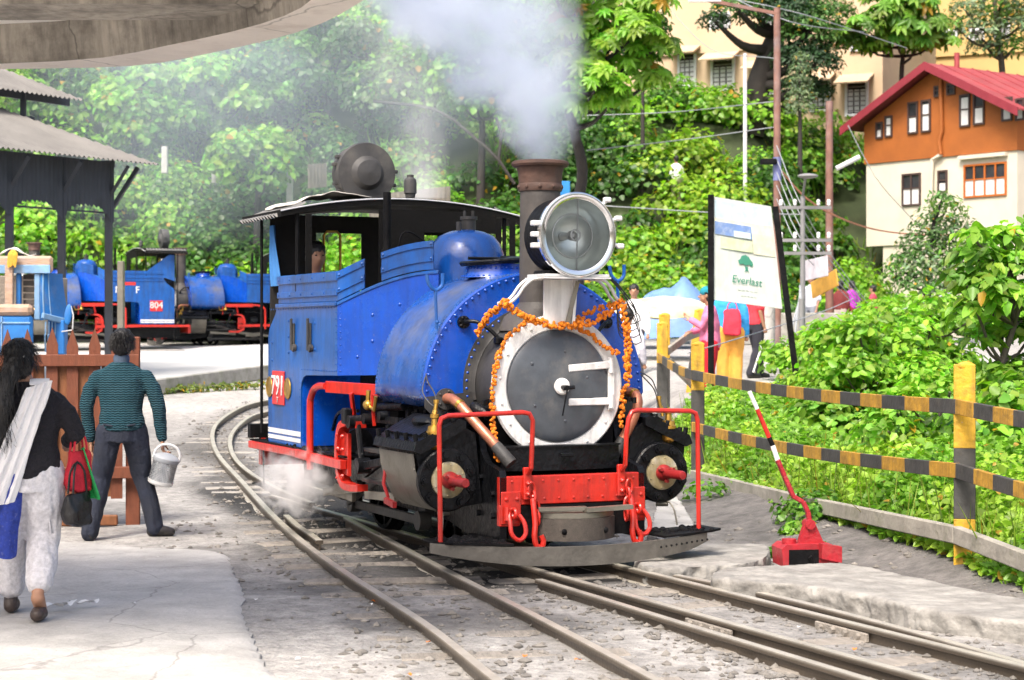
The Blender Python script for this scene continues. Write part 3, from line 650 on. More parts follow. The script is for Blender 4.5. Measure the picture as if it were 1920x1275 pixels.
    for y, z in ((.03, .24), (.20, .06), (.03, -.24), (-.22, .16), (-.2, -.13)): mb.dome((-.20, y, SBZ + z), .013, (1, 0, 0))
    dr = mb.build('smokebox_door', M['doorgrey'], T)
    mb = MB(); mb.lathe([(-.19, .058), (-.176, .058), (-.168, .048), (-.168, .001)], (0, 0, SBZ), 'X', 28); mb.build('door_boss', M['white'], dr)
    mb = MB(); mb.cyl((-.17, 0, SBZ - .005), (-.10, .0, SBZ - .005), .016, n=10); mb.cyl((-.125, -.02, SBZ - .012), (-.12, .065, SBZ - .005), .015, n=8); mb.bar((-.115, .01, SBZ - .01), (-.112, -.03, SBZ - .20), .012, .006); mb.build('door_handle', M['grease'], dr)
    for dz, tilt in ((.135, .012), (-.11, .0)):
        mb = MB(); mb.bar((-.195, .055, SBZ + dz - tilt), (-.215, .385, SBZ + dz + tilt), .022, .052, (0, 0, 1), b=.006)
        for k in range(3): mb.dome((-.192 - .005 * k, .09 + .10 * k, SBZ + dz - tilt + .008 * k), .009, (1, 0, 0))
        mb.cyl((-.217, .395, SBZ + dz - .045), (-.217, .395, SBZ + dz + .05), .02, n=10)
        mb.build('door_hinge', M['white'], dr)
    mb = MB(); mb.bar((-.222, .40, SBZ - .17), (-.222, .40, SBZ + .2), .018, .05, (0, 1, 0), b=.004); mb.build('hinge_post', M['white'], ring)
    # black tray under the door
    pl = [(-.13 - .35 * y * y, y) for y in np.linspace(-.45, .45, 11)] + [(-.42, .45), (-.42, -.45)]
    mb = MB(); mb.prism(pl, lambda a, b, d: (a, b, d), .64, .80); mb.prism([(a + .012, b * 1.02) for a, b in pl], lambda a, b, d: (a, b, d), .801, .812); mb.span(-.11, -.09, -.05, .05, .735, .76, .004); mb.build('ash_tray', M['grease'], T)
    # chimney
    mb = MB(); mb.lathe([(1.60, .30), (1.70, .26), (1.74, .20), (1.78, .165), (1.80, .15)], (-.54, 0, 0), 'Z', 40); mb.lathe([(1.62, .27), (1.66, .25), (1.665, .2)], (-.54, 0, 0), 'Z', 40); ch = mb.build('chimney', M['chimney'], T)
    mb = MB(); mb.lathe([(1.78, .150), (2.60, .143), (2.60, .12)], (-.54, 0, 0), 'Z', 40); mb.build('barrel', M['chimney'], ch)
    mb = MB(); mb.lathe([(2.585, .152), (2.60, .158), (2.63, .158), (2.64, .152), (2.72, .158), (2.755, .168), (2.76, .195), (2.775, .205), (2.792, .203), (2.80, .188), (2.802, .14), (2.5, .125)], (-.54, 0, 0), 'Z', 44)
    for k in range(10): a = R(k * 36 + 10); mb.dome((-.54 + .158 * math.cos(a), .158 * math.sin(a), 2.615), .016, (math.cos(a), math.sin(a), 0), None, 8)
    mb.build('cap', M['rust'], ch)
    # headlamp
    hx, hz = -.0, 2.25
    mb = MB(); mb.lathe([(-.27, .001), (-.27, .2), (-.24, .262), (.03, .272), (.03, .255), (-.02, .25)], (hx, 0, hz), 'X', 56); mb.span(hx - .25, hx + .02, -.19, .19, 1.985, 2.012, .01); hl = mb.build('headlamp', M['black'], T)
    mb = MB(); mb.lathe([(.02, .272), (.035, .29), (.065, .292), (.078, .284), (.08, .262), (.07, .243), (.05, .243)], (hx, 0, hz), 'X', 64); mb.build('bezel', M['chrome'], hl)
    mb = MB(); mb.lathe([(.04, .25), (-.02, .235), (-.10, .19), (-.15, .13), (-.175, .06), (-.18, .001)], (hx, 0, hz), 'X', 56); mb.build('reflector', M['reflector'], hl, 80)
    mb = MB(); mb.lathe([(.061, .25), (.064, .001)], (hx, 0, hz), 'X', 48); mb.build('lens', M['glass'], hl)
    mb = MB(); mb.cyl((hx + .045, .0, hz - .24), (hx + .045, .012, hz + .24), .006, n=6); mb.cyl((hx - .17, 0, hz), (hx - .05, 0, hz), .03, .02, n=14); mb.ell((hx - .03, 0, hz), .036, 14, 8); mb.torus((hx + .03, 0, hz), (1, 0, 0), .036, .007); mb.torus((hx - .06, .02, hz), (1, 0, 0), .15, .006, 40, 6); mb.build('bulb', M['silver'], hl)
    for a in (168, 180, 192): mb = MB(); mb.box((hx + .04, -.30, hz + .075 * (a - 180) / 12), (.05, .07, .035), None, .006); mb.build('lamp_lug', M['silver'], hl)
    for a in (47, 21, -12):
        c, s_ = math.cos(R(a)), math.sin(R(a)); mb = MB(); mb.cyl((hx + .05, .285 * c, hz + .285 * s_), (hx + .05, .345 * c, hz + .345 * s_), .014, n=8); mb.box((hx + .055, .335 * c, hz + .335 * s_), (.05, .05, .035), None, .008); mb.build('lamp_clamp', M['silver'], hl)
    # headlamp bracket
    mb = MB(); mb.span(-.24, .06, -.24, .245, 1.965, 1.985, .003); mb.span(-.25, .065, -.25, .255, 1.953, 1.964); br = mb.build('lamp_bracket', M['silver'], T)
    mb = MB(); mb.prism([(-.15, 1.95), (.10, 1.95), (.075, 1.63), (-.15, 1.62)], lambda a, b, d: (d, a, b), -.17, -.155); mb.bar((-.14, .06, 1.64), (-.14, .085, 1.95), .03, .02); mb.build('bracket_plate', M['white'], br)
    mb = MB(); mb.bar((-.145, .02, 1.64), (-.12, .09, 1.94), .02, .03); mb.build('bracket_strap', M['steel'], br)
    for s in (-1, 1):
        for dx in (0, -.09):
            pts = catmull([(-.08 + dx, s * .2, 1.955), (-.08 + dx, s * .27, 1.95), (-.09 + dx, s * .33, 1.90), (-.1 + dx, s * .37, 1.84), (-.11 + dx, s * .42, 1.795), (-.12 + dx, s * .475, 1.785)], .02)
            mb = MB(); mb.tube(pts, .012, 8); mb.build('scroll_stay', M['silver'], br)
    # saddle tank
    outer = [(.60, 1.05), (.72, 1.055), (.80, 1.075), (.845, 1.12)] + arc2((0, 1.15), .865, 0, 180, 40) + [(-.845, 1.12), (-.80, 1.075), (-.72, 1.055), (-.60, 1.05)]
    n = len(outer); inner = arc2((0, SBZ), .495, -20, 200, n - 1)
    x0, x1 = -.62, -1.58
    mb = MB(); mb.rings([[(x0 - .012, y, z) for y, z in outer], [(x0 - .3, y, z) for y, z in outer], [(x1 + .3, y, z) for y, z in outer], [(x1, y, z) for y, z in outer]], (False, False), False)
    mb.rings([[(x1, y, z) for y, z in outer], [(x1, y, z) for y, z in inner]], (False, False), False); mb.rings([[(x0, y, z) for y, z in inner], [(x1, y, z) for y, z in inner]], (False, False), False)
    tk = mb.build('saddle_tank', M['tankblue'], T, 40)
    mb = MB(); o2 = [((y) * .985, 1.15 + (z - 1.15) * .985) for y, z in outer]
    mb.rings([[(x0 - .012, y, z) for y, z in outer], [(x0 + .002, y, z) for y, z in outer], [(x0 + .008, y, z) for y, z in o2], [(x0, y * .94, 1.15 + (z - 1.15) * .94) for y, z in outer], [(x0, y, z) for y, z in inner]], (False, False), False)
    fp = mb.build('tank_front', M['blue2'], tk, 30)
    mb = MB(); mb = None
    for s in (-1, 1): mb = MB(); mb.prism([(s * a, b) for a, b in [(.85, 1.14), (.5, 1.17), (.47, 1.05), (.6, 1.0), (.78, 1.0), (.845, 1.06)]], lambda a, b, d: (d, a, b), -.625, -.610); mb.build('tank_foot', M['smokebox'], tk)
    mb = MB()
    for k in range(47): a = R(-2 + k * 184 / 46); mb.dome((x0 + .001, .832 * math.cos(a), 1.15 + .832 * math.sin(a)), .0135, (1, 0, 0), .012, 8)
    for k in range(34): a = R(-8 + k * 196 / 33); mb.dome((x0 + .001, .535 * math.cos(a), SBZ + .535 * math.sin(a)), .0135, (1, 0, 0), .012, 8)
    stuff(mb.build('tank_front_rivets', M['blue2'], tk))
    mb = MB()
    for xx in (x0 - .035, x1 + .015):
        for k in range(96): a = R(-1 + k * 182 / 95); mb.dome((xx, .865 * math.cos(a), 1.15 + .865 * math.sin(a)), .0065, (0, math.cos(a), math.sin(a)), .006, 5)
    stuff(mb.build('tank_edge_rivets', M['blue'], tk))
    # angle iron round the smokebox
    mb = MB(); mb.lathe([(-.62, .56), (-.612, .56), (-.610, .49), (-.60, .475)], (0, 0, SBZ), 'X', 48, -12, 192); mb.build('tank_angle', M['smokebox'], tk)
    # filler
    mb = MB(); rgs = []
    for z, k in ((1.99, 1.08), (2.03, 1.0), (2.09, .98), (2.09, .5)): rgs.append([(-1.18 + .20 * k * math.cos(t), -.02 + .265 * k * math.sin(t), z) for t in np.linspace(0, 2 * math.pi, 37)[:-1]])
    mb.rings(rgs); fl = mb.build('filler_collar', M['blue2'], tk)
    mb = MB()
    for k in range(40): t = k * 2 * math.pi / 40; mb.dome((-1.18 + .2 * math.cos(t), -.02 + .265 * math.sin(t), 2.06), .010, (math.cos(t), math.sin(t), 0), None, 6); mb.dome((-1.18 + .235 * math.cos(t), -.02 + .30 * math.sin(t), 2.0), .010, (math.cos(t) * .3, math.sin(t) * .3, 1), None, 6)
    stuff(mb.build('collar_rivets', M['blue2'], fl))
    mb = MB(); rgs = []
    for z, k in ((2.092, 1.04), (2.115, 1.10), (2.128, 1.06), (2.132, .4), (2.133, .02)): rgs.append([(-1.18 + .22 * k * math.cos(t), -.03 + .285 * k * math.sin(t), z + .02 * math.sin(t)) for t in np.linspace(0, 2 * math.pi, 37)[:-1]])
    mb.rings(rgs); mb.cyl((-1.38, -.2, 2.14), (-1.38, .2, 2.14), .012); mb.build('filler_lid', M['grease'], fl)
    # lamp irons (forks) on the tank edge
    for s in (-1, 1):
        y = s * .765 if s < 0 else .655; zb = 1.66 if s < 0 else 1.74
        mb = MB(); mb.bar((x0 + .02, y, zb - .05), (x0 + .02, y - .01, zb + .215), .03, .014, b=.003); mb.tube(catmull([(x0 + .02, y - .075, zb + .33), (x0 + .02, y - .06, zb + .265), (x0 + .02, y - .01, zb + .22), (x0 + .02, y + .04, zb + .255), (x0 + .02, y + .045, zb + .34)], .02), .0135, 8); mb.dome((x0 + .03, y, zb), .016, (1, 0, 0)); mb.build('lamp_iron', M['blue'], tk)
    # curved pipe on the tank front
    for s in (-1, 1):
        mb = MB(); mb.tube(catmull([(x0 + .0, s * .56, 1.66), (x0 + .07, s * .555, 1.665), (x0 + .12, s * .50, 1.66), (x0 + .17, s * .42, 1.60), (x0 + .2, s * .375, 1.545)], .02), .014, 8); mb.cyl((x0, s * .56, 1.66), (x0 + .025, s * .56, 1.66), .045); mb.box((x0 + .2, s * .375, 1.53), (.06, .06, .05), None, .01)
        for k in range(6): mb.dome((x0 + .025, s * .56 + .032 * math.cos(k), 1.66 + .032 * math.sin(k)), .012, (1, 0, 0))
        mb.build('injector_pipe', M['grease'], tk)
    # copper steam pipes
    for s in (-1, 1):
        cp = [(-.60, s * .70, 1.125), (-.52, s * .69, 1.13), (-.42, s * .665, 1.09), (-.32, s * .62, 1.0), (-.2, s * .55, .88), (-.13, s * .49, .785)] if s < 0 else [(-.60, .62, 1.15), (-.46, .64, 1.16), (-.36, .66, 1.15), (-.30, .655, 1.09), (-.30, .62, .98), (-.32, .52, .79)]
        mb = MB(); mb.tube(catmull(cp, .03), .036, 12); pp = mb.build('steam_pipe', M['copper'], T)
        mb = MB(); mb.lathe([(0, .075), (.02, .075), (.022, .03)], cp[0], 'X', 20, cap=(True, False))
        for k in range(5): mb.dome((cp[0][0] + .02, cp[0][1] + .056 * math.cos(k * 1.257), cp[0][2] + .056 * math.sin(k * 1.257)), .012, (1, 0, 0))
        mb.build('pipe_flange', M['smokebox'], pp); mb = MB(); e = Vector(cp[-1]); d = (e - Vector(cp[-2])).normalized(); mb.cyl(e - d * .05, e + d * .12, .042, .048, 12); mb.build('pipe_socket', M['smokebox'], pp)
        mb = MB(); q = Vector(cp[2]); dd = (Vector(cp[3]) - Vector(cp[1])).normalized(); mb.cyl(q - dd * .012, q + dd * .012, .039, n=12); mb.build('pipe_joint', M['brass'], pp)
        mb = MB(); mb.tube(catmull([(-.5, s * .5, 1.06), (-.4, s * .56, 1.07), (-.3, s * .5, 1.02)], .03), .04, 10)
        for k in range(5): mb.cyl((-.33 + .03 * k, s * (.5 + .02 * k), 1.09 + .01 * (k % 2)), (-.33 + .03 * k, s * (.5 + .02 * k), 1.13), .016, n=6)
        mb.build('blower_valve', M['grease'], T)
        # exhaust pipe elbow
        mb = MB(); mb.tube(catmull([(-.75, s * .62, 1.05), (-.55, s * .66, .98), (-.5, s * .72, .9)], .03), .05, 10); mb.build('exhaust_elbow', M['grease'], T)
    # cylinders
    for s in (-1, 1):
        f = lambda a, b, d: (d, s * a, b)
        sec = [(.60, .90), (.70, .95), (1.0, .825), (1.035, .80), (1.03, .74), (.985, .55), (.93, .43), (.86, .385), (.78, .385), (.55, .42)]
        mb = MB(); mb.prism(sec, f, -1.02, -.30); mb.prism([(.69, .985), (.73, 1.0), (1.05, .85), (1.07, .79), (1.02, .77), (.69, .93)], f, -1.06, -.25); mb.prism([(.74, 1.0), (.78, 1.015), (1.0, .895), (.98, .87)], f, -1.0, -.33); cy = mb.build('cylinder', M['grease'], T, 25)
        mb = MB()
        for k in range(5):
            for a in (.74, 1.03): mb.cyl((-1.02 + .18 * k, s * a, .96 if a < .8 else .83), (-1.02 + .18 * k, s * (a + .015), 1.04 if a < .8 else .905), .018, n=6)
        for k in range(3): mb.cyl((-1.05, s * (.75 + .1 * k), .95 - .045 * k), (-1.05, s * (.76 + .1 * k), 1.02 - .045 * k), .02, n=6); mb.cyl((-.27, s * (.77 + .1 * k), .94 - .05 * k), (-.27, s * (.78 + .1 * k), 1.01 - .05 * k), .018, n=6)
        mb.ell((-.62, s * .84, .97), (.16, .09, .05), 14, 6); stuff(mb.build('chest_bolts', M['grease'], cy))
        mb = MB(); o_ = [(1.045, .765), (1.032, .66), (1.0, .55), (.945, .43), (.875, .375)]; mb.rings([[f(a, b, -1.0) for a, b in o_], [f(a, b, -.32) for a, b in o_]], (False, False), False)
        for k in range(5):
            for d in (-.98, -.34): a, b = o_[k]; mb.dome(f(a, b, d), .007, (0, s, -.3), None, 5)
        mb.build('cylinder_cladding', M['steel'], cy, 50)
        mb = MB(); c = (0, s * .82, .59); mb.lathe([(-.30, .215), (-.262, .215), (-.25, .205), (-.25, .1)], c, 'X', 40)
        for k in range(9):
            a = R(k * 40 + 20); p = Vector((-.25, s * .82 + .172 * math.cos(a), .59 + .172 * math.sin(a))); mb.cyl(p, p + Vector((.02, 0, 0)), .03, n=14); mb.cyl(p, p + Vector((.038, 0, 0)), .02, n=6)
        cv = mb.build('cylinder_cover', M['grease'], cy)
        mb = MB(); mb.lathe([(-.25, .125), (-.238, .122), (-.230, .105), (-.228, .04)], c, 'X', 36)
        for k in range(6): mb.dome((-.232, s * .82 + .105 * math.cos(k * 1.047 + .4), .59 + .105 * math.sin(k * 1.047 + .4)), .008, (1, 0, 0))
        mb.build('cover_plate', M['cream'], cv)
        mb = MB(); mb.lathe([(-.23, .060), (-.20, .058), (-.185, .046), (-.165, .034), (.045, .032), (.058, .026), (.06, .001)], c, 'X', 24)
        for k in range(3): mb.cyl((-.2, s * .82 + .055 * math.cos(k * 2.1 + .5), .59 + .055 * math.sin(k * 2.1 + .5)), (-.16, s * .82 + .055 * math.cos(k * 2.1 + .5), .59 + .055 * math.sin(k * 2.1 + .5)), .014, n=6)
        mb.build('tail_rod', M['darkred'], cv)
        mb = MB(); lz = .865; lc = Vector((-.30, s * .90, lz - .07)); mb.lathe([(0, .02), (.02, .045), (.03, .05), (.10, .05), (.105, .058), (.125, .058), (.13, .05), (.16, .045), (.165, .025), (.21, .02), (.215, .03), (.24, .03), (.24, .001)], lc, 'Z', 20); mb.build('lubricator', M['brass'], cy)
        mb = MB(); mb.cyl(lc + Vector((-.05, -s * .02, .19)), lc + Vector((-.06, -s * .02, .24)), .012); mb.cyl(lc + Vector((-.06, -s * .02, .235)), lc + Vector((-.065, -s * .03, .26)), .019, n=8); mb.cyl(lc + Vector((-.065, -s * .03, .26)), lc + Vector((-.07, -s * .04, .315)), .013); mb.cyl(lc + Vector((-.07, -s * .04, .31)), lc + Vector((-.072, -s * .04, .335)), .019, n=8); mb.build('oil_fitting', M['brass'], cy)
        mb = MB(); t0 = lc + Vector((-.072, -s * .04, .335)); mb.tube(catmull([t0, t0 + Vector((-.04, s * .0, .05)), t0 + Vector((-.13, s * .01, .12)), t0 + Vector((-.24, -s * .02, .17))], .02), .005, 6); mb.tube(catmull([t0 + Vector((0, 0, -.05)), t0 + Vector((-.06, s * .02, -.03)), t0 + Vector((-.15, s * .04, .05)), t0 + Vector((-.24, -s * .015, .15))], .02), .005, 6); mb.build('oil_pipe', M['smokebox'], cy)
        mb = MB(); mb.tube(catmull([(-.28, s * .86, .37), (-.24, s * .87, .38), (-.19, s * .885, .33), (-.17, s * .9, .22)], .02), .006, 6); mb.cyl((-.3, s * .80, .365), (-.27, s * .88, .365), .02, n=8); mb.build('drain_cock', M['steel'], cy)
        mb = MB(); mb.tube([(-.98, s * 1.0, .66), (-.95, s * 1.03, .52), (-.93, s * 1.0, .42)], .013, 6); mb.bar((-.93, s * 1.02, .405), (-.75, s * 1.02, .385), .03, .04); mb.build('drain_lever', M['darkred'], cy)
    # boiler, firebox, dome
    mb = MB(); mb.lathe([(-.95, .44), (-2.6, .44)], (0, 0, SBZ), 'X', 40, cap=(True, True)); mb.span(-3.0, -2.2, -.5, .5, .65, 1.7, .05); mb.build('boiler', M['black'], T)
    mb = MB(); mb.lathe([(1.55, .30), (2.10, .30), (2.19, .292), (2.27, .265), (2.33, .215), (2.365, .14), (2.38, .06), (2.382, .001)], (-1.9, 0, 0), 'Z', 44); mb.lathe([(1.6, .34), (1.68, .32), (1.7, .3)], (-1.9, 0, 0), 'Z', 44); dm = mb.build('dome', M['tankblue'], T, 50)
    mb = MB(); mb.lathe([(2.37, .055), (2.46, .055), (2.46, .068), (2.485, .068), (2.485, .02)], (-1.9, .02, 0), 'Z', 20)
    for k in (-1, 1): mb.cyl((-1.9, .02 + .035 * k, 2.48), (-1.9, .02 + .035 * k, 2.53), .012, n=8)
    mb.cyl((-1.86, -.08, 2.36), (-1.86, -.08, 2.44), .02); mb.build('safety_valve', M['smokebox'], dm)
    # cab sides, bunker plates
    for s in (-1, 1):
        side = [(-4.04, .645), (-3.12, .645), (-3.12, 1.12), (-3.10, 1.18), (-3.05, 1.225), (-2.98, 1.24), (-2.2, 1.255), (-2.2, 1.805), (-3.78, 1.80), (-3.83, 1.74), (-4.0, 1.62), (-4.04, 1.55)]
        mb = MB(); mb.prism(side, xz(0), s * .935, s * .95); cs = mb.build('cab_side', M['blue'], T)
        mb = MB(); mb.span(-3.125, -3.105, s * .40, s * .935, .66, 1.23); mb.build('cab_step_plate', M['blue2'], cs)
        mb = MB(); mb.span(-4.035, -3.125, s * .951, s * .953, .735, .775); mb.span(-4.035, -3.125, s * .951, s * .953, .685, .718); mb.build('white_stripe', M['white'], cs)
        mb = MB()
        for x in np.arange(-3.95, -2.22, .07): mb.dome((x, s * .95, 1.78), .007, (0, s, 0), None, 5)
        for z in np.arange(.7, 1.55, .06): mb.dome((-4.015, s * .95, z), .0075, (0, s, 0), None, 5)
        for z in np.arange(1.29, 1.8, .05): mb.dome((-2.225, s * .95, z), .0085, (0, s, 0), None, 5)
        for x in np.arange(-3.1, -2.25, .04): mb.dome((x, s * .95, 1.285), .007, (0, s, 0), None, 5)
        for x in np.arange(-4.0, -3.13, .035): mb.dome((x, s * .95, .66), .006, (0, s, 0), None, 5)
        for z in np.arange(.7, 1.2, .06): mb.dome((-3.145, s * .95, z), .0065, (0, s, 0), None, 5)
        for x, z in ((-3.45, 1.55), (-3.45, 1.68), (-3.45, 1.42), (-3.92, 1.5), (-3.92, 1.35), (-2.75, 1.66), (-2.75, 1.45)): mb.dome((x, s * .95, z), .014, (0, s, 0), None, 7)
        stuff(mb.build('cab_rivets', M['blue'], cs))
        mb = MB(); mb.span(-3.78, -2.2, s * .95, s * .968, 1.79, 1.825, .006); mb.build('cab_beading', M['blue'], cs)
        # upper boards along the cab side
        mb = MB(); mb.span(-3.76, -2.2, s * .93, s * .945, 1.826, 2.06, .004); bd = mb.build('cab_board', M['blue'], T)
        mb = MB(); mb.span(-3.76, -2.2, s * .946, s * .958, 1.985, 2.055, .004); mb.span(-3.76, -2.2, s * .946, s * .958, 1.87, 1.92, .004)
        for x in np.arange(-3.7, -2.2, .3): mb.dome((x, s * .958, 2.02), .011, (0, s, 0)); mb.dome((x, s * .958, 1.895), .011, (0, s, 0))
        mb.build('board_strip', M['blue'], bd)
        # angled bunker front
        A = Vector((-2.2, s * .945, 0)); B = Vector((-1.62, s * .34, 0)); dv = B - A; nn = Vector((dv.y * -s, dv.x * s, 0)).normalized() * -1
        if nn.x < 0: nn = -nn
        pt = lambda t, z, d: A + dv * t + Vector((0, 0, z)) + nn * d
        top = [(t, 1.805 + .235 * math.sin(t * math.pi / 2)) for t in np.linspace(0, 1, 10)]
        mb = MB(); mb.prism([(0, 1.255)] + [(1, 1.27)] + top[::-1], lambda a, b, d: pt(a, b, d), -.008, .008); bp = mb.build('bunker_front', M['blue2'], T)
        mb = MB(); mb.tube([pt(t, z, .004) for t, z in top], .016, 6); mb.build('bunker_beading', M['blue'], bp)
        mb = MB()
        for z in np.arange(1.29, 1.8, .05): mb.dome(pt(.03, z, .008), .008, nn, None, 5)
        for t, z in ((.35, 1.72), (.35, 1.52), (.62, 1.8), (.62, 1.6), (.2, 1.4), (.55, 1.38)): mb.dome(pt(t, z, .008), .013, nn, None, 7)
        stuff(mb.build('bunker_rivets', M['blue2'], bp))
        for t0_, t1_ in ((.0, .27), (.44, .95)):
            mb = MB(); q = [(t0_ + (t1_ - t0_) * k / 6) for k in range(7)]; zt = lambda t: 1.83 + .235 * math.sin(t * math.pi / 2)
            h = .225 if t0_ == 0 else .21
            mb.prism([(t, zt(t)) for t in q] + [(t, zt(t) + h) for t in q[::-1]], lambda a, b, d: pt(a, b, d), -.006, .006)
            for zz in (.06, .17):
                mb.prism([(t, zt(t) + zz) for t in q] + [(t, zt(t) + zz + .045) for t in q[::-1]], lambda a, b, d: pt(a, b, d), .007, .018)
                for t in (q[0] + .02, q[-1] - .02): mb.dome(pt(t, zt(t) + zz + .022, .018), .012, nn)
            mb.build('bunker_board', M['blue'], bp)
    mb = MB(); mb.span(-2.2, -1.95, -.32, .32, 1.2, 1.80); mb.build('bunker_body', M['black'], T)
    mb = MB()
    for k in range(90): mb.ell((rnd.uniform(-2.75, -2.3), rnd.uniform(-.6, .6), 1.78 + rnd.random() * .1), rnd.uniform(.03, .07), 6, 4)
    stuff(mb.build('coal', M['black'], T))
    # cab floor, rear, interior
    mb = MB(); mb.span(-4.3, -2.2, -.93, .93, .60, .64); mb.build('cab_floor', M['black'], T)
    mb = MB()
    mb.span(-4.06, -4.04, -.93, .93, .645, 1.62)
    for y0, y1, z0, z1 in ((-.93, -.52, 1.621, 2.6), (-.10, .12, 1.621, 2.6), (.62, .93, 1.621, 2.6), (-.519, -.101, 1.621, 1.95), (-.519, -.101, 2.45, 2.6), (.121, .619, 1.621, 1.95), (.121, .619, 2.45, 2.6)): mb.span(-4.06, -4.04, y0, y1, z0, z1)
    mb.build('cab_rear_wall', M['cabgrey'], T)
    mb = MB()
    for y0, y1, z0, z1 in ((-.30, .10, 1.7, 2.60), (.101, .75, 2.42, 2.60), (.101, .75, 1.7, 2.1), (.751, .80, 1.7, 2.55)): mb.span(-3.06, -3.045, y0, y1, z0, z1)
    mb.build('cab_front_wall', M['roofblack'], T)
    for s in (-1, 1): mb = MB(); mb.span(-3.06, -3.045, s * .88, s * .93, 1.7, 2.55); mb.build('cab_front_pillar', M['roofblack'], T)
    mb = MB(); z0, z1, y0, y1 = 2.06, 2.46, -.47, -.32
    mb.tube([(-3.98, y0, z0), (-3.98, y0, z1 - .03), (-3.98, y0 + .03, z1), (-3.98, y1 - .03, z1), (-3.98, y1, z1 - .03), (-3.98, y1, z0)], .012, 8, closed=True); wf = mb.build('cab_window', M['brass'], T)
    mb = MB(); mb.span(-3.982, -3.978, y0, y1, z0, z1); mb.build('pane', M['glass'], wf)
    mb = MB(); mb.span(-2.7, -2.55, -.42, .42, 1.7, 2.1, .05); mb.cyl((-2.75, -.34, 1.9), (-2.75, -.34, 2.72), .032); mb.cyl((-2.75, -.34, 2.05), (-2.75, -.34, 2.17), .05); mb.cyl((-2.75, -.34, 2.2), (-2.75, -.34, 2.26), .045); mb.tube(catmull([(-2.7, -.28, 2.1), (-2.65, -.22, 2.4), (-2.6, .1, 2.2)], .05), .008, 6); mb.build('backhead', M['black'], T)
    mb = MB(); mb.lathe([(2.725, .04), (2.76, .045), (2.765, .055), (2.85, .055), (2.88, .05), (2.9, .03), (2.92, .03), (2.925, .001)], (-3.35, .09, 0), 'Z', 18); mb.build('whistle', M['smokebox'], T)
    # roof
    mb = MB(); rg = []
    for y in np.linspace(-1.09, 1.11, 121):
        z = 2.565 + .135 * (1 - (y / 1.13) ** 2); c_ = .0
        rg.append([(-3.22, y, z - .045), (-3.22, y, z + .014), (-4.36, y, z + .014), (-4.36, y, z - .045)])
    mb.rings(rg); rf = mb.build('cab_roof', M['roofblack'], T, 60)
    for s in (-1, 1):      # corrugated sheet projecting at the eaves: scalloped edge
        mb = MB()
        xsr = np.linspace(-4.38, -3.3, 90); top = [(x, s * (1.11 + .014 * math.sin(x * 75)), 2.54 + .016 * math.sin(x * 75)) for x in xsr]; inn = [(x, s * .85, 2.66 + .012 * math.sin(x * 75)) for x in xsr]
        mb.rings([inn, top], (False, False), False); mb.build('roof_sheet', M['tin'], rf, 80)
    mb = MB(); mb.span(-3.26, -3.215, -1.0, 1.0, 2.48, 2.57) if False else mb.tube([(-3.215, y, 2.57 + .135 * (1 - (y / 1.13) ** 2)) for y in np.linspace(-1.09, 1.10, 30)], .007, 6); mb.build('roof_edge', M['silver'], rf)
    for s in (-1, 1):
        mb = MB(); mb.cyl((-4.12, s * .985, .72), (-4.12, s * .985, 2.56), .0135, n=8); mb.build('cab_pillar', M['black'], T)
        mb = MB(); mb.cyl((-3.28, s * .93, 1.9), (-3.28, s * .93, 2.58), .018, n=8); mb.build('cab_stanchion', M['black'], T)
    # rear lamp on the roof
    mb = MB(); mb.lathe([(-.16, .26), (.0, .272), (.03, .262), (.04, .15), (.085, .11), (.10, .001)], (-3.96, -.09, 2.975), 'X', 44); mb.lathe([(-.16, .26), (-.18, .2), (-.18, .001)], (-3.96, -.09, 2.975), 'X', 44); mb.span(-4.08, -3.94, -.2, .02, 2.69, 2.74)
    for a in (150, 165, 200, 215, -20, 5): c, s_ = math.cos(R(a)), math.sin(R(a)); mb.box((-4.0, -.09 + .28 * c, 2.975 + .28 * s_), (.06, .05, .03), None, .006)
    mb.build('rear_lamp', M['smokebox'], T)
    # running boards, handrails, motion bracket
    for s in (-1, 1):
        mb = MB(); mb.span(-4.45, -3.1, s * .955, s * 1.01, .575, .635, .005); mb.bar((-3.1, s * .985, .605), (-1.95, s * .985, .585), .05, .07, b=.004); vb = mb.build('running_board', M['red'], T)
        mb = MB(); mb.span(-4.5, -1.95, s * .5, s * .98, .636, .65)
        for k in range(120): mb.dome((rnd.uniform(-4.4, -2.0), s * rnd.uniform(.55, .97) if True else 0, .65), rnd.uniform(.01, .035), (0, 0, 1), None, 5)
        mb.build('footboard_top', M['black'], vb)
        P = [(-2.72, s * 1.0, .50), (-2.72, s * 1.0, .98), (-2.70, s * 1.0, 1.07), (-2.62, s * 1.0, 1.135), (-2.5, s * 1.0, 1.165), (-2.35, s * .99, 1.17), (-1.9, s * .96, 1.165), (-1.35, s * .93, 1.16)]
        mb = MB(); mb.tube(catmull(P[:6], .04), .028, 10); mb.build('handrail', M['red'], T)
        mb = MB(); mb.bar((-2.36, s * .985, 1.165), (-1.40, s * .80, 1.155), .02, .09, b=.004); mb.bar((-1.9, s * .94, 1.13), (-1.95, s * .9, .95), .02, .05); mb.bar((-1.5, s * .92, 1.13), (-1.5, s * .9, .9), .02, .02); mb.build('rail_bracket', M['red'], T)
        mb = MB(); cpts = catmull([(-1.70, s * .93, .90), (-1.9, s * .95, .905), (-2.06, s * .95, .86), (-2.12, s * .95, .70), (-2.10, s * .95, .54), (-2.0, s * .95, .44), (-1.85, s * .94, .42), (-1.68, s * .93, .43)], .04)
        for a, b in zip(cpts[:-1], cpts[1:]): mb.bar(a, b + (b - a) * .15, .05, .085, (0, 1, 0))
        for k in range(4): mb.dome((-2.09, s * .98, .48 + .11 * k), .02, (0, s, 0), .02, 8); mb.dome((-1.98, s * .98, .5 + .1 * k), .018, (0, s, 0), .02, 8)
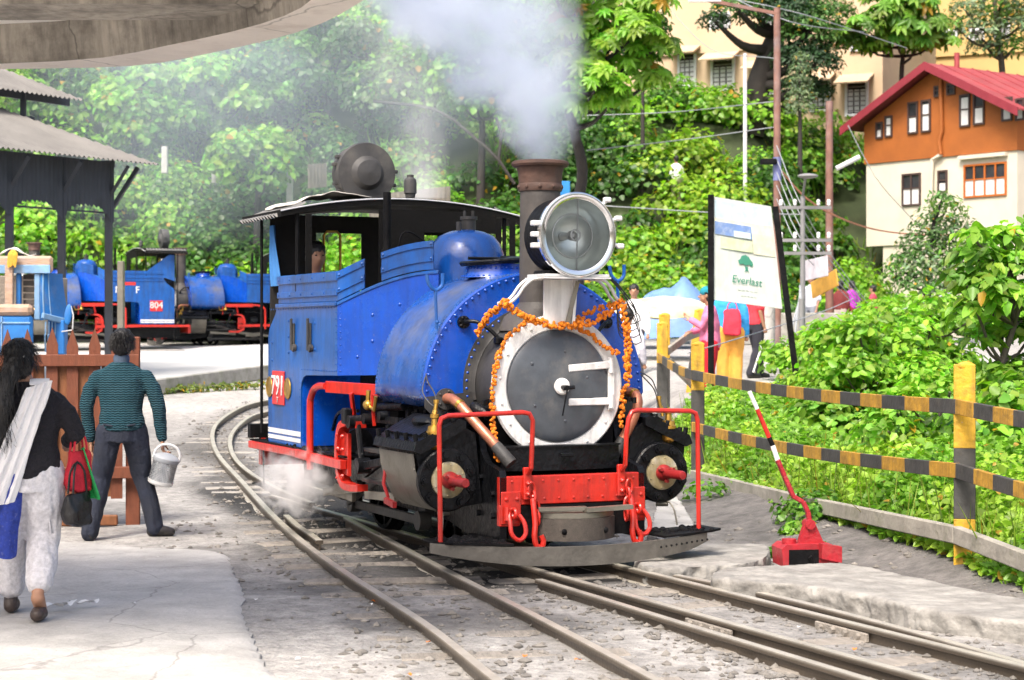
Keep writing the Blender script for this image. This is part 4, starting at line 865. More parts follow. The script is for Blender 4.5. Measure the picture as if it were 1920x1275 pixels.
        mb.prism([(-2.1, .52), (-1.93, .5), (-1.93, .82), (-2.1, .84)], xz(0), s * .93, s * .955)
        mb.build('motion_bracket', M['red'], T)
        mb = MB(); mb.cyl((-1.75, s * .7, .92), (-1.75, s * 1.02, .92), .05, n=14); mb.box((-1.83, s * 1.0, .96), (.1, .06, .12), None, .01); mb.bar((-1.72, s * .95, .9), (-1.62, s * .95, .6), .035, .05, b=.008); mb.cyl((-1.62, s * .9, .6), (-1.62, s * 1.0, .6), .06, n=12); mb.bar((-1.6, s * .95, .6), (-1.05, s * .92, .68), .03, .06, b=.006); mb.bar((-1.75, s * .9, .95), (-1.1, s * .85, .95), .03, .05); mb.cyl((-1.55, s * .9, .95), (-1.55, s * .97, .95), .04); mb.cyl((-1.35, s * .86, .98), (-1.35, s * .92, .98), .035); mb.bar((-2.0, s * .8, .5), (-1.1, s * .8, .8), .03, .05); mb.bar((-1.2, s * .74, .7), (-1.2, s * .74, 1.05), .04, .05)
        mb.build('valve_gear', M['grease'], T)
        mb = MB(); mb.ell((-1.58, s * .92, 1.05), (.05, .04, .04), 10, 6); mb.cyl((-1.58, s * .92, 1.08), (-1.57, s * .92, 1.16), .018, n=8); mb.tube([(-1.54, s * .92, 1.04), (-1.42, s * .93, 1.02), (-1.38, s * .93, 1.12)], .014, 6); mb.build('brass_cock', M['brass'], T)
        mb = MB(); mb.cyl((-1.9, s * .8, 1.02), (-1.2, s * .78, 1.05), .03); mb.tube(catmull([(-2.9, s * .75, .8), (-2.6, s * .8, .95), (-2.2, s * .78, .98)], .05), .015, 6); mb.lathe([(0, .12), (.2, .12)], (-2.55, s * .72, .72), 'X', 14, cap=(True, True)); mb.build('pipework', M['grease'], T)
        mb = MB(); mb.bar((-4.05, s * .99, .57), (-4.0, s * 1.0, .27), .012, .02); mb.bar((-4.35, s * .98, .27), (-3.95, s * 1.0, .27), .05, .014); mb.build('cab_step', M['black'], T)
        mb = MB(); mb.prism([(-2.6, .40), (-2.2, .36), (-2.2, .28), (-2.75, .30)], xz(0), s * .8, s * .83); mb.bar((-2.9, s * .82, .30), (-2.0, s * .84, .40), .03, .06); mb.bar((-1.9, s * .82, .36), (-1.15, s * .86, .40), .03, .06); mb.build('brake_beam', M['steel'], T)
        mb = MB(); mb.span(-4.5, -4.42, s * .55, s * 1.0, .66, .78); mb.build('rear_block', M['black'], T)
    mb = MB(); mb.span(-4.5, -4.42, -.9, .9, .42, .66, .005); mb.build('rear_beam', M['red'], T)
    return T
M['guard'] = mat('guard_iron', (.13, .12, .105), .6, .2, var=.3, vs=5, dirt=(.035, .033, .03), dirt_amt=.5, dirt_scale=2.2, bump=.35, bs=18)
M['cabgrey'] = mat('cab_grey', (.03, .028, .026), .8, spec=.15, var=.35, vs=3, dirt=(.03, .03, .03), dirt_amt=.4, dirt_scale=2.5, bump=.2, bs=15)
M['roofblack'] = mat('roof_black', (.007, .0065, .006), .7, var=.4, vs=3, bump=.2, spec=.15)
M['tin'] = mat('tin_sheet', (.20, .195, .185), .55, .3, var=.25, vs=3, dirt=(.12, .11, .10), dirt_amt=.4, dirt_scale=3)
M['plate'] = mat('plate_red', (.55, .03, .03), .4, var=.1)
M['cloth_tarp'] = mat('tarp_cloth', (.62, .58, .52), .9, var=.15, vs=3, bump=.3, bs=20)
M['bluecloth'] = mat('blue_curtain', (.05, .20, .50), .9, var=.2, vs=4, bump=.3, bs=15)
loco = make_loco('steam_locomotive', 'blue saddle tank steam locomotive with white ringed smokebox door and headlamp, nearest')
bg_src = copy_tree(loco, None, skip=('drain_lever', 'oil_pipe'))
def number_plate(T, s, num, x=-3.72, z=1.10):
    mb = MB(); mb.span(x - .17, x + .17, s * .952, s * .962, z - .125, z + .16, .004); pl = mb.build('number_plate', M['plate'], T)
    t = text_mesh(num, .24, .003); t.materials.append(M['white']); piece('number', t, pl, (x, s * .966, z + .03), (R(90), 0, 0) if s < 0 else (R(90), 0, R(180)))
    t = text_mesh('T', .07, .003); t.materials.append(M['white']); piece('small_letter', t, pl, (x, s * .966, z - .085), (R(90), 0, 0) if s < 0 else (R(90), 0, R(180)))
    return pl
number_plate(loco, -1, '791')
for dx in (-.26, .26):
    mb = MB(); mb.lathe([(0, .085), (.006, .09), (.012, .085), (.012, .075), (.008, .07), (.008, .001)], (-3.72 + dx * 1.0, -.952, 1.12), ((0, -1, 0), (1, 0, 0), (0, 0, 1)), 28); mb.build('medallion', M['brass'], loco)
for x in (-3.30, -2.86):     # lamp brackets on the cab side
    mb = MB(); mb.span(x - .03, x + .03, -.965, -.952, 1.47, 1.66, .003); mb.span(x - .012, x + .012, -.985, -.966, 1.44, 1.70, .003); mb.cyl((x + .055, -.955, 1.46), (x + .055, -.985, 1.46), .03, n=10); mb.bar((x, -.975, 1.46), (x + .06, -.975, 1.44), .012, .03); mb.build('lamp_holder', M['smokebox'], loco)
mb = MB(); gxs = np.linspace(0, 1, 9)    # crumpled sheet on the roof
rows = []
for j in range(7):
    rows.append([(-3.45 - .75 * j / 6, -.95 + .75 * t, 2.575 + .135 * (1 - ((-.95 + .75 * t) / 1.13) ** 2) + .02 + .07 * rnd.random() * math.sin(math.pi * min(1, max(0, t))) + .03 * rnd.random()) for t in gxs])
mb.rings(rows, (False, False), False); bm_ = bake(mb, [('SUBSURF', dict(levels=2, render_levels=2)), ('SOLIDIFY', dict(thickness=.006))], 'roof_cover')
bm_.materials.append(M['cloth_tarp']); ro = bpy.data.objects.new('roof_cover', bm_); COL.objects.link(ro); ro.parent = loco
mb = MB(); rows = []
for j in range(9):
    z = 2.5 - j * .065; w_ = .03 + .03 * j
    rows.append([(-4.02 + t * (.12 + .02 * j), -.935 - .012 * math.sin(t * 14 + j * .4), z) for t in np.linspace(0, 1, 14)])
mb.rings(rows, (False, False), False); mb.build('cab_curtain', M['bluecloth'], loco, 70)
loco.location = LOCO_O; loco.rotation_euler = (0, 0, math.atan2(LFW.y, LFW.x))
def fg(*p): return lw(*p)

# the two engines in the yard behind
def place_bg(T, O, lab, num, ang):
    T.location = O; T.rotation_euler = (0, 0, ang); T['label'] = lab
    number_plate(T, 1, num, -3.55, 1.12)
    return T
ANG = math.atan2(-.423, -.906)
bg2 = place_bg(bg_src, (-13.06, 48.9, 1.12), 'blue steam locomotive in the yard behind the platform, left of the pair', '804', ANG)
bg3 = copy_tree(bg_src); bg3.location = (-9.9, 52.8, 1.15); bg3['label'] = 'blue steam locomotive in the yard behind the platform, right of the pair'
for T in (bg2, bg3): T['group'] = 'engines parked in the yard'
for ch in list(bg3.children):
    if ch.name.startswith('number_plate'):
        for c2 in list(ch.children): bpy.data.objects.remove(c2)
        bpy.data.objects.remove(ch)
for x, c_ in ((-2.55, 'N'), (-3.05, 'F')):
    t = text_mesh(c_, .26, .003); t.materials.append(M['white']); piece('letter', t, bg2, (x, .955, 1.55), (R(90), 0, R(180)))
mb = MB(); mb.span(-3.0, -2.55, .952, .958, 1.68, 1.76); mb.build('name_plate', M['plate'], bg2)
for T in (bg2,):    # raked rear cab sheet
    mb = MB(); mb.prism([(-4.04, 1.8), (-3.3, 2.06), (-3.9, 2.5), (-4.04, 2.5)], lambda a, b, d: (a, d, b), .93, .945); mb.build('cab_wing', M['blue'], T)

# marigold garlands
M['marigold'] = mat('marigold', (.85, .22, .008), .75, var=.35, vs=40, bump=.6, bs=120)
def garland(name, strands, lab):
    T = thing(name, lab, 'garland', group='marigold garlands on the engine'); mb = MB()
    for st_, wdt in strands:
        pts = catmull([fg(*p) for p in st_], .0105)
        for p in pts:
            for k in range(wdt):
                r = rnd.uniform(.012, .019); q = p + Vector((rnd.uniform(-1, 1), rnd.uniform(-1, 1), rnd.uniform(-1, 1))) * (.008 + .007 * wdt)
                Mr = Matrix.Rotation(rnd.random() * 6, 3, 'X') @ Matrix.Rotation(rnd.random() * 6, 3, 'Y')
                mb.ell(q, (r, r, r * .7), 7, 4, Mr)
    o = mb.build('flowers', M['marigold'], T, 25); stuff(o); return T
XF = -.20
garland('marigold_garland', [([(-.10, -.47, 1.80), (-.12, -.36, 1.72), (XF + .06, -.2, 1.66), (XF + .08, 0, 1.635), (XF + .06, .2, 1.66), (-.13, .34, 1.73), (-.10, .40, 1.80)], 2)], 'orange marigold garland swagged below the headlamp bracket')
garland('marigold_garland', [([(-.14, -.47, 1.79), (-.3, -.48, 1.72), (-.42, -.50, 1.64), (-.45, -.52, 1.58)], 2)], 'short orange marigold garland hanging over the smokebox top')
garland('marigold_garland', [([(-.25, -.22, 1.66), (-.25, -.36, 1.57), (-.235, -.46, 1.42), (-.23, -.50, 1.2), (-.22, -.505, 1.0), (-.18, -.50, .85), (-.17, -.50, .72)], 1)], 'orange marigold garland down the left edge of the white ring')
garland('marigold_garland', [([(-.08, .41, 1.80), (-.06, .44, 1.6), (-.06, .445, 1.4), (-.06, .445, 1.24)], 2), ([(-.22, .50, 1.2), (-.22, .49, 1.05), (-.22, .48, .92)], 1)], 'thick orange marigold garland hanging right of the white ring')
garland('marigold_garland', [([(XF + .04, .06, 1.64), (-.2, .22, 1.58), (-.2, .36, 1.48), (-.14, .43, 1.44)], 1), ([(-.2, .1, 1.67), (-.2, .28, 1.75), (-.15, .38, 1.79)], 1)], 'thin orange marigold strand crossing the ring to the right')
# loose headlamp wiring
mb = MB()
for k in range(5): mb.tube(catmull([fg(-.05, .25, 2.0), fg(-.05, .36 + .03 * rnd.random(), 1.9), fg(-.05, .40 + .1 * rnd.random(), 1.78), fg(-.06, .5 + .06 * rnd.random(), 1.72 - .05 * k), fg(-.08, .4, 1.68 - .03 * k), fg(-.06, .36, 1.78)], .04), .004, 5)
M['cable'] = mat('black_cable', (.02, .02, .02), .5)
tag(mb.build('headlamp_cable', M['cable'], None), 'tangled black cable beside the headlamp bracket', 'cable')
# ------------------------------------------------------------------ people (x right, y forward, z up; lengths in body heights)
M['skin'] = mat('skin', (.38, .20, .125), .5, var=.1, vs=12, bump=.08, bs=120)
M['hair'] = mat('black_hair', (.008, .007, .007), .35, var=.5, vs=14, stretch=(14, 14, 1.5), bump=.5, bs=12)
def cloth(name, col, **k):
    kk = dict(rough=.85, var=.14, vs=7, bump=.35, bs=60); kk.update(k); return mat(name, col, **kk)
SHOE = cloth('shoe_black', (.02, .018, .018), rough=.4)
def ball(mb, c, r, nu=12, nv=8): mb.ell(c, r, nu, nv)
def limb(mb, pts, rs, n=12):
    P = [Vector(p) for p in pts]; mb.tube(P, 0, n, rs=rs); ball(mb, P[0], rs[0] * .98); ball(mb, P[-1], rs[-1] * .98)
def loft(mb, secs, n=20):
    rg = []
    for c, rx, ry in secs: rg.append([Vector(c) + Vector((rx * math.cos(2 * math.pi * j / n), ry * math.sin(2 * math.pi * j / n), 0)) for j in range(n)])
    mb.rings(rg)
def crease(me, amp, sc, seed=0, vert=1.0):
    n = len(me.vertices); c = np.empty(n * 3); me.vertices.foreach_get('co', c); c = c.reshape(-1, 3); nr = np.empty(n * 3); me.vertices.foreach_get('normal', nr); nr = nr.reshape(-1, 3)
    d = (vnoise(c[:, 0] * sc + seed, c[:, 1] * sc + seed, c[:, 2] * sc * vert) - .5) + .5 * (vnoise(c[:, 0] * sc * 2.3, c[:, 1] * sc * 2.3 + seed, c[:, 2] * sc * 2.3 * vert + 3 * c[:, 0] * sc) - .5)
    c += nr * (d * amp)[:, None]; me.vertices.foreach_set('co', c.ravel()); me.update()
def hand(mb, w, d, side, s, curl=.5, thumb=1):
    """palm + five fingers from wrist w pointing along d"""
    w = Vector(w); d = Vector(d).normalized(); sd_ = Vector(side).normalized(); sd_ = (sd_ - d * sd_.dot(d)).normalized(); n = d.cross(sd_)
    for t in (.0, .35, .7, 1.0):
        for k in (-.5, 0, .5): ball(mb, w + d * s * .42 * t + sd_ * s * .20 * k * (1 if t else .6), s * (.085 if t < .9 else .075), 8, 6)
    for i, (k, L_) in enumerate(((-.55, .36), (-.19, .44), (.18, .41), (.52, .32))):
        b = w + d * s * .46 + sd_ * s * .21 * k; c1 = curl * .9
        p1 = b + (d * math.cos(c1 * .7) + n * math.sin(c1 * .7)) * s * L_ * .45; p2 = p1 + (d * math.cos(c1 * 1.7) + n * math.sin(c1 * 1.7)) * s * L_ * .32; p3 = p2 + (d * math.cos(c1 * 2.5) + n * math.sin(c1 * 2.5)) * s * L_ * .25
        limb(mb, [b, p1, p2, p3], [s * .052, s * .05, s * .046, s * .038], 8)
    tb = w + d * s * .12 - sd_ * s * .16 * thumb; limb(mb, [tb, tb + (d * .7 - sd_ * .75 * thumb + n * .2) * s * .2, tb + (d * 1.0 - sd_ * .75 * thumb + n * .5) * s * .36], [s * .065, s * .055, s * .04], 8)
DEF = dict(hipL=(-.052, 0, .515), hipR=(.052, 0, .515), kneeL=(-.056, .012, .285), kneeR=(.056, .012, .285), ankL=(-.058, -.01, .045), ankR=(.058, -.01, .045), toeL=(-.065, .095, .02), toeR=(.065, .095, .02),
           shL=(-.108, 0, .80), shR=(.108, 0, .80), elL=(-.14, -.02, .625), elR=(.14, -.02, .625), wrL=(-.145, .03, .485), wrR=(.145, .03, .485), neck=(0, .0, .845), head=(0, .012, .925), lean=0.0, fem=0)
def person(lab, loc, rz, H, top, bottom, pose=None, vox=.016, shoes=SHOE, hair='short', haircap=None, sleeve=1.0, hem=.50, legw=1.0, skin=None, extra=None, grp=None, hands=True, topw=1.0, fold=.012, cuff=-.012):
    J = dict(DEF); J.update(pose or {}); skin = skin or M['skin']
    T = thing('person', lab, 'person', loc, rz, grp)
    g = lambda k: Vector(J[k]) * H
    hd = g('head'); nk = g('neck'); hips = (g('hipL') + g('hipR')) / 2; shs = (g('shL') + g('shR')) / 2
    up_ = shs - hips
    def spine(t, off=0): return hips + up_ * t
    # body
    mb = MB()
    loft(mb, [(spine(-.12), .085 * H, .06 * H), (spine(.05), .095 * H, .066 * H), (spine(.3), .078 * H, .055 * H), (spine(.6), .09 * H, .06 * H), (spine(.86), .094 * H, .05 * H), (spine(.98), .06 * H, .04 * H)])
    limb(mb, [spine(.9), nk, hd - Vector((0, .01 * H, .04 * H))], [.05 * H, .034 * H, .033 * H])
    hx, hy, hz = .047 * H, .058 * H, .068 * H
    ball(mb, hd + Vector((0, -.008 * H, .012 * H)), (hx, hy * .95, hz * .85), 18, 12); ball(mb, hd + Vector((0, .016 * H, -.022 * H)), (hx * .78, hy * .68, hz * .68), 16, 10)
    ball(mb, hd + Vector((0, .063 * H, -.012 * H)), (.0075 * H, .011 * H, .012 * H), 8, 6); ball(mb, hd + Vector((0, .052 * H, -.041 * H)), (.016 * H, .009 * H, .006 * H), 8, 6)
    for s in (-1, 1): ball(mb, hd + Vector((s * .049 * H, -.003 * H, -.008 * H)), (.006 * H, .012 * H, .019 * H), 8, 6); ball(mb, hd + Vector((s * .018 * H, .05 * H, .004 * H)), (.012 * H, .008 * H, .006 * H), 8, 6)
    for q, s in (('L', -1), ('R', 1)):
        limb(mb, [g('hip' + q), g('knee' + q), g('ank' + q)], [.05 * H, .033 * H, .022 * H]); a, t = g('ank' + q), g('toe' + q); limb(mb, [a + Vector((0, 0, -.015 * H)), t], [.025 * H, .02 * H])
        limb(mb, [g('sh' + q) + Vector((0, 0, -.03 * H)), g('el' + q), g('wr' + q)], [.022 * H, .021 * H, .016 * H])
        if hands:
            d = J.get('hd' + q, None); d = Vector(d) if d else (g('wr' + q) - g('el' + q)).normalized()
            hand(mb, g('wr' + q), d, J.get('hs' + q, (0, 1, 0)), .11 * H, J.get('curl' + q, .45), -1 if q == 'L' else -1)
        else: ball(mb, g('wr' + q) + (g('wr' + q) - g('el' + q)).normalized() * .04 * H, .024 * H)
    me = bake(mb, [('REMESH', dict(mode='VOXEL', voxel_size=vox * (.5 if hands else .9))), ('SMOOTH', dict(factor=.5, iterations=2))], 'body'); me.materials.append(skin)
    piece('body', me, T)
    # eyes
    for s in (-1, 1):
        m2 = MB(); ball(m2, hd + Vector((s * .018 * H, .0535 * H, .0035 * H)), (.0065 * H, .004 * H, .0038 * H), 8, 6); m2.build('eye', M['hair'], T)
    # trousers
    mb = MB(); lw_ = legw
    loft(mb, [(spine(-.2), .094 * H * min(1.25, lw_), .072 * H * min(1.2, lw_)), (spine(.02), .104 * H, .078 * H), (spine(.28), .09 * H, .068 * H), (spine(.30), .088 * H, .066 * H)])
    for q in 'LR':
        a = g('ank' + q); k_ = g('knee' + q); h_ = g('hip' + q)
        limb(mb, [h_, (h_ + k_) / 2, k_, (k_ + a) / 2, a + (k_ - a).normalized() * cuff * H], [.062 * H * lw_, .056 * H * lw_, .046 * H * lw_, .042 * H * lw_, .038 * H * lw_])
    me = bake(mb, [('REMESH', dict(mode='VOXEL', voxel_size=vox * .8)), ('SMOOTH', dict(factor=.5, iterations=3))], 'trousers'); crease(me, fold * 1.3, 17, 1, .22); crease(me, fold * .5, 30, 4, .5); me.materials.append(bottom); piece('trousers', me, T)
    # top
    mb = MB(); tw = topw
    loft(mb, [(spine(-.02 - (.50 - hem)), .104 * H * tw, .08 * H * tw), (spine(.12), .108 * H * tw, .082 * H * tw), (spine(.35), .098 * H * tw, .074 * H * tw), (spine(.62), .106 * H * tw, .076 * H * tw), (spine(.88), .118 * H, .068 * H), (spine(.98), .112 * H, .06 * H), (spine(1.06), .088 * H, .052 * H), (spine(1.15), .046 * H, .044 * H)])
    for q in 'LR':
        s_, e_, w_ = g('sh' + q), g('el' + q), g('wr' + q)
        if sleeve >= 1: limb(mb, [s_ + Vector((-.012 * H * (1 if q == 'R' else -1), 0, -.028 * H)), (s_ + e_) / 2, e_, w_ + (e_ - w_) * .06], [.037 * H * tw, .038 * H * tw, .034 * H * tw, .026 * H * tw])
        else: limb(mb, [s_ + Vector((0, 0, -.012 * H)), s_ + (e_ - s_) * sleeve * 1.6], [.038 * H * tw, .04 * H * tw])
    me = bake(mb, [('REMESH', dict(mode='VOXEL', voxel_size=vox * .8)), ('SMOOTH', dict(factor=.5, iterations=3))], 'top'); crease(me, fold, 11, 6, .8); crease(me, fold * .5, 34, 2); me.materials.append(top); piece('shirt', me, T)
    # shoes
    for q in 'LR':
        m2 = MB(); a, t = g('ank' + q), g('toe' + q); h_ = Vector((a.x, a.y, t.z)) - (t - a).normalized() * .015 * H; h_.z = t.z
        limb(m2, [h_ + Vector((0, 0, .006 * H)), (h_ + t) / 2 + Vector((0, 0, .008 * H)), t], [.026 * H, .029 * H, .022 * H])
        if a.z < .08 * H: limb(m2, [h_ + Vector((0, 0, .01 * H)), a + Vector((0, 0, .0))], [.026 * H, .026 * H])
        me = bake(m2, [('REMESH', dict(mode='VOXEL', voxel_size=vox * .7)), ('SMOOTH', dict(factor=.5, iterations=2))], 'shoe'); me.materials.append(shoes); piece('shoe', me, T)
    # hair
    m2 = MB(); ball(m2, hd + Vector((0, -.014 * H, .022 * H)), (hx * 1.12, hy * 1.04, hz * .86), 24, 16)
    if hair == 'short': ball(m2, hd + Vector((0, -.030 * H, -.006 * H)), (hx * 1.04, hy * .70, hz * .72), 20, 12)
    if hair in ('long', 'bun'): ball(m2, hd + Vector((0, -.03 * H, -.01 * H)), (hx * 1.1, hy * .8, hz * .9), 20, 12)
    if hair == 'long':
        pts = J.get('tail') or [(0, -.06, .0), (0, -.085, -.06), (-.01, -.085, -.13), (-.02, -.08, -.2)]
        limb(m2, [hd + Vector(p) * H for p in pts], [.03 * H, .03 * H, .034 * H, .03 * H][:len(pts)] + [.02 * H] * (len(pts) - 4))
    if hair == 'bun': ball(m2, hd + Vector((0, -.075 * H, -.01 * H)), .03 * H)
    me = bake(m2, [('REMESH', dict(mode='VOXEL', voxel_size=vox * .6)), ('SMOOTH', dict(factor=.5, iterations=2))], 'hair'); crease(me, .014, 70, 3, .25); me.materials.append(haircap or M['hair']); piece('hair', me, T)
    return T, g
# --- man in the teal sweater
def sweater_mat():
    m = cloth('teal_knit', (.008, .085, .125), rough=.9, var=.15); nt = m.node_tree; L = nt.links; p = nt.nodes['Principled BSDF']
    tc = nd(nt, 'ShaderNodeTexCoord'); sx = nd(nt, 'ShaderNodeSeparateXYZ'); L.new(tc.outputs['Object'], sx.inputs[0])
    a = nd(nt, 'ShaderNodeMath', operation='MULTIPLY'); a.inputs[1].default_value = 150; L.new(sx.outputs['X'], a.inputs[0])
    s = nd(nt, 'ShaderNodeMath', operation='SINE'); L.new(a.outputs[0], s.inputs[0])
    sg = nd(nt, 'ShaderNodeMath', operation='MULTIPLY'); sg.inputs[1].default_value = .9; L.new(s.outputs[0], sg.inputs[0])
    b_ = nd(nt, 'ShaderNodeMath', operation='MULTIPLY_ADD'); b_.inputs[1].default_value = 330; L.new(sx.outputs['Z'], b_.inputs[0]); L.new(sg.outputs[0], b_.inputs[2])
    s2 = nd(nt, 'ShaderNodeMath', operation='SINE'); L.new(b_.outputs[0], s2.inputs[0])
    r = nd(nt, 'ShaderNodeMapRange'); r.inputs[1].default_value = -.6; r.inputs[2].default_value = .6; L.new(s2.outputs[0], r.inputs[0])
    mx = nd(nt, 'ShaderNodeMix', data_type='RGBA'); L.new(r.outputs[0], mx.inputs[0]); mx.inputs[6].default_value = (.004, .036, .052, 1); mx.inputs[7].default_value = (.006, .060, .085, 1); L.new(mx.outputs[2], p.inputs['Base Color'])
    bp = nd(nt, 'ShaderNodeBump'); bp.inputs['Strength'].default_value = .8; bp.inputs['Distance'].default_value = .01; L.new(s2.outputs[0], bp.inputs['Height']); L.new(bp.outputs[0], p.inputs['Normal'])
    return m
mp = hit(228, 1012); mp.z = gz(mp.x, mp.y) + .0
man, g = person('man in dark teal ribbed sweater and navy trousers seen from behind, carrying a can', mp, R(4), 1.68, sweater_mat(), cloth('navy_trousers', (.013, .017, .032), var=.3),
    dict(hipL=(-.055, 0, .52), hipR=(.055, 0, .52), kneeL=(-.10, .02, .29), ankL=(-.142, -.05, .048), toeL=(-.165, .02, .02), kneeR=(.095, .055, .29), ankR=(.15, .04, .06), toeR=(.225, .06, .028),
         shL=(-.122, 0, .80), shR=(.122, 0, .80), elL=(-.165, -.01, .63), wrL=(-.145, .015, .475), elR=(.175, -.01, .63), wrR=(.190, .012, .475), hdR=(.05, .0, -1), hsR=(0, 1, 0), curlR=.95, hdL=(.02, .05, -1), head=(.004, .012, .925)), vox=.013, topw=1.02, hem=.515, legw=1.06)
mb = MB(); loft(mb, [(Vector((0, -.005, .838 * 1.68)), .062, .06), (Vector((0, -.005, .862 * 1.68)), .066, .064), (Vector((0, 0, .88 * 1.68)), .056, .056)]); mb.build('collar', cloth('grey_blue_collar', (.06, .09, .14)), man)
mb = MB(); loft(mb, [(Vector((0, .0, .607 * 1.68)), .158, .118), (Vector((0, 0, .628 * 1.68)), .160, .12)], 28); mb.build('belt', cloth('belt_black', (.015, .014, .014), rough=.5), man)
mb = MB()
for s in (-1, 1): mb.box((s * .075, -.128, .545 * 1.68), (.105, .012, .012), Matrix.Rotation(s * -.18, 3, 'Y'), .003)
mb.build('pocket_flap', cloth('navy_flap', (.014, .018, .034)), man)
def strands(T, fn, n, L0, r, seed):
    # loose hair strands lying over the hair mass
    rr_ = random.Random(seed); mb = MB()
    for k in range(n):
        p, d = fn(rr_); pts = [p]; 
        for i in range(4): d = (d + Vector((rr_.gauss(0, .22), rr_.gauss(0, .22), -.16))).normalized(); pts.append(pts[-1] + d * L0 * rr_.uniform(.7, 1.2) / 4)
        mb.tube(pts, 0, 3, rs=[r, r, r * .9, r * .7, r * .3])
    stuff(mb.build('hair_strands', M['hair'], T, 60))
def head_fn(hd, rx, ry, rz, back=1):
    def f(q):
        while True:
            u = Vector((q.gauss(0, 1), q.gauss(0, 1), q.gauss(0, 1))).normalized()
            if u.z > -.5 and (u.y < .35 or u.z > .55): break
        p = hd + Vector((u.x * rx, u.y * ry, u.z * rz)); return p, (Vector((0, -.45, -.7)) + u * .75).normalized()
    return f
strands(man, head_fn(Vector((.004, .012, .925)) * 1.68 + Vector((0, -.026, .028)), .086, .098, .098), 650, .045, .0016, 5)
# insulated can in his right hand
def can_mat():
    m = mat('embossed_tin', (.60, .62, .66), .3, .75, var=.06); nt = m.node_tree; L = nt.links; p = nt.nodes['Principled BSDF']
    tc = nd(nt, 'ShaderNodeTexCoord'); w1 = nd(nt, 'ShaderNodeTexChecker'); w1.inputs['Scale'].default_value = 80
    mpn = nd(nt, 'ShaderNodeMapping'); mpn.inputs['Rotation'].default_value = (R(45), R(35), 0); L.new(tc.outputs['Object'], mpn.inputs[0]); L.new(mpn.outputs[0], w1.inputs['Vector'])
    bp = nd(nt, 'ShaderNodeBump'); bp.inputs['Strength'].default_value = 1; bp.inputs['Distance'].default_value = .006; L.new(w1.outputs['Fac'], bp.inputs['Height']); L.new(bp.outputs[0], p.inputs['Normal'])
    mx = nd(nt, 'ShaderNodeMix', data_type='RGBA'); L.new(w1.outputs['Fac'], mx.inputs[0]); mx.inputs[6].default_value = (.36, .38, .41, 1); mx.inputs[7].default_value = (.56, .58, .61, 1); L.new(mx.outputs[2], p.inputs['Base Color'])
    return m
hw = man.matrix_basis @ Vector((.190 * 1.68 + .004, .02, .475 * 1.68 - .1))
can_ = thing('water_can', 'dented silver insulated can with bail handle held by the man', 'can', hw + Vector((-.02, -.02, -.26)), 0); can_.rotation_euler = (R(6), R(14), R(10))
mb = MB(); mb.lathe([(.035, .098), (.19, .098)], (0, 0, 0), 'Z', 32); mb.build('can_body', can_mat(), can_)
mb = MB(); mb.lathe([(0, .001), (0, .09), (.01, .1), (.036, .104), (.036, .097)], (0, 0, 0), 'Z', 32); mb.build('can_base', M['silver'], can_)
mb = MB(); mb.lathe([(.188, .1), (.2, .106), (.222, .106), (.235, .096), (.25, .06), (.26, .02), (.262, .001)], (0, 0, 0), 'Z', 32); mb.build('can_lid', mat('grey_plastic', (.30, .32, .35), .5), can_)
mb = MB(); mb.tube(catmull([(-.104, 0, .205), (-.10, 0, .26), (-.06, 0, .315), (0, 0, .33), (.06, 0, .315), (.10, 0, .26), (.104, 0, .205)], .03), .011, 8); mb.build('can_handle', M['silver'], can_)
# --- woman with the white shawl
wp = hit(52, 1168); wp.z = gz(wp.x, wp.y) + .03
WH = 1.61
knit = cloth('black_cardigan', (.012, .011, .016), rough=.95, var=.4, vs=30, bump=.9, bs=45)
lace = cloth('white_print_cotton', (.66, .65, .68), rough=.9, var=.22, vs=38, bump=.3, dirt=(.40, .39, .46), dirt_amt=.3, dirt_scale=24)
woman, g = person('woman in black cardigan and white loose trousers seen from behind, white shawl over one shoulder', wp, R(14), WH, knit, lace,
    dict(hipL=(-.05, 0, .51), hipR=(.05, 0, .51), kneeL=(-.06, .08, .29), ankL=(-.06, .13, .055), toeL=(-.05, .20, .02), kneeR=(.055, .03, .285), ankR=(.035, -.12, .10), toeR=(.05, -.045, .02), shL=(-.10, 0, .80), shR=(.10, 0, .80), elL=(-.135, .03, .64), wrL=(-.09, .12, .60), elR=(.165, -.01, .655), wrR=(.14, .13, .62), head=(-.03, .0, .92), neck=(-.012, 0, .845),
         tail=[(0.0, -.045, .02), (-.025, -.072, -.03), (-.045, -.085, -.09), (-.055, -.10, -.16), (-.06, -.10, -.22), (-.058, -.095, -.26)]),
    vox=.013, hair='long', legw=1.34, cuff=.05, topw=1.08, hem=.50, shoes=cloth('sandal_dark', (.05, .035, .03), rough=.45), fold=.013)
# shalwar fabric panel, kameez tail, shawl, hair clip
mb = MB(); H_ = WH
def drape(rowsfn, nr, nc, name, m, parent, th=.006, amp=.018, seed=0):
    mb = MB(); rows = [[rowsfn(i / (nr - 1), j / (nc - 1)) for j in range(nc)] for i in range(nr)]; mb.rings(rows, (False, False), False)
    me = bake(mb, [('SUBSURF', dict(levels=1, render_levels=1)), ('SOLIDIFY', dict(thickness=th))], name, 70); crease(me, amp, 18, seed, .35); me.materials.append(m); return piece(name, me, parent)
shawl = cloth('white_shawl', (.80, .80, .82), rough=.85, var=.06, bump=.2)
drape(lambda t, u: Vector((.085 - .245 * t - .02 + (u - .5) * (.15 + .07 * t) , -.142 - .03 * math.sin(t * 3.1) - .013 * math.sin(u * 21 + 2.5 * t) - .006 * math.sin(u * 40), (.835 - .43 * t) * H_ + (u - .5) * .05)), 16, 30, 'shawl', shawl, woman, .006, .012, 3)
drape(lambda t, u: Vector((.085 - .02 + (u - .5) * .11, -.13 + .17 * t, (.835 + .02 * math.sin(t * 3.14)) * H_)), 8, 8, 'shawl_fold', shawl, woman, .006, .008, 3)
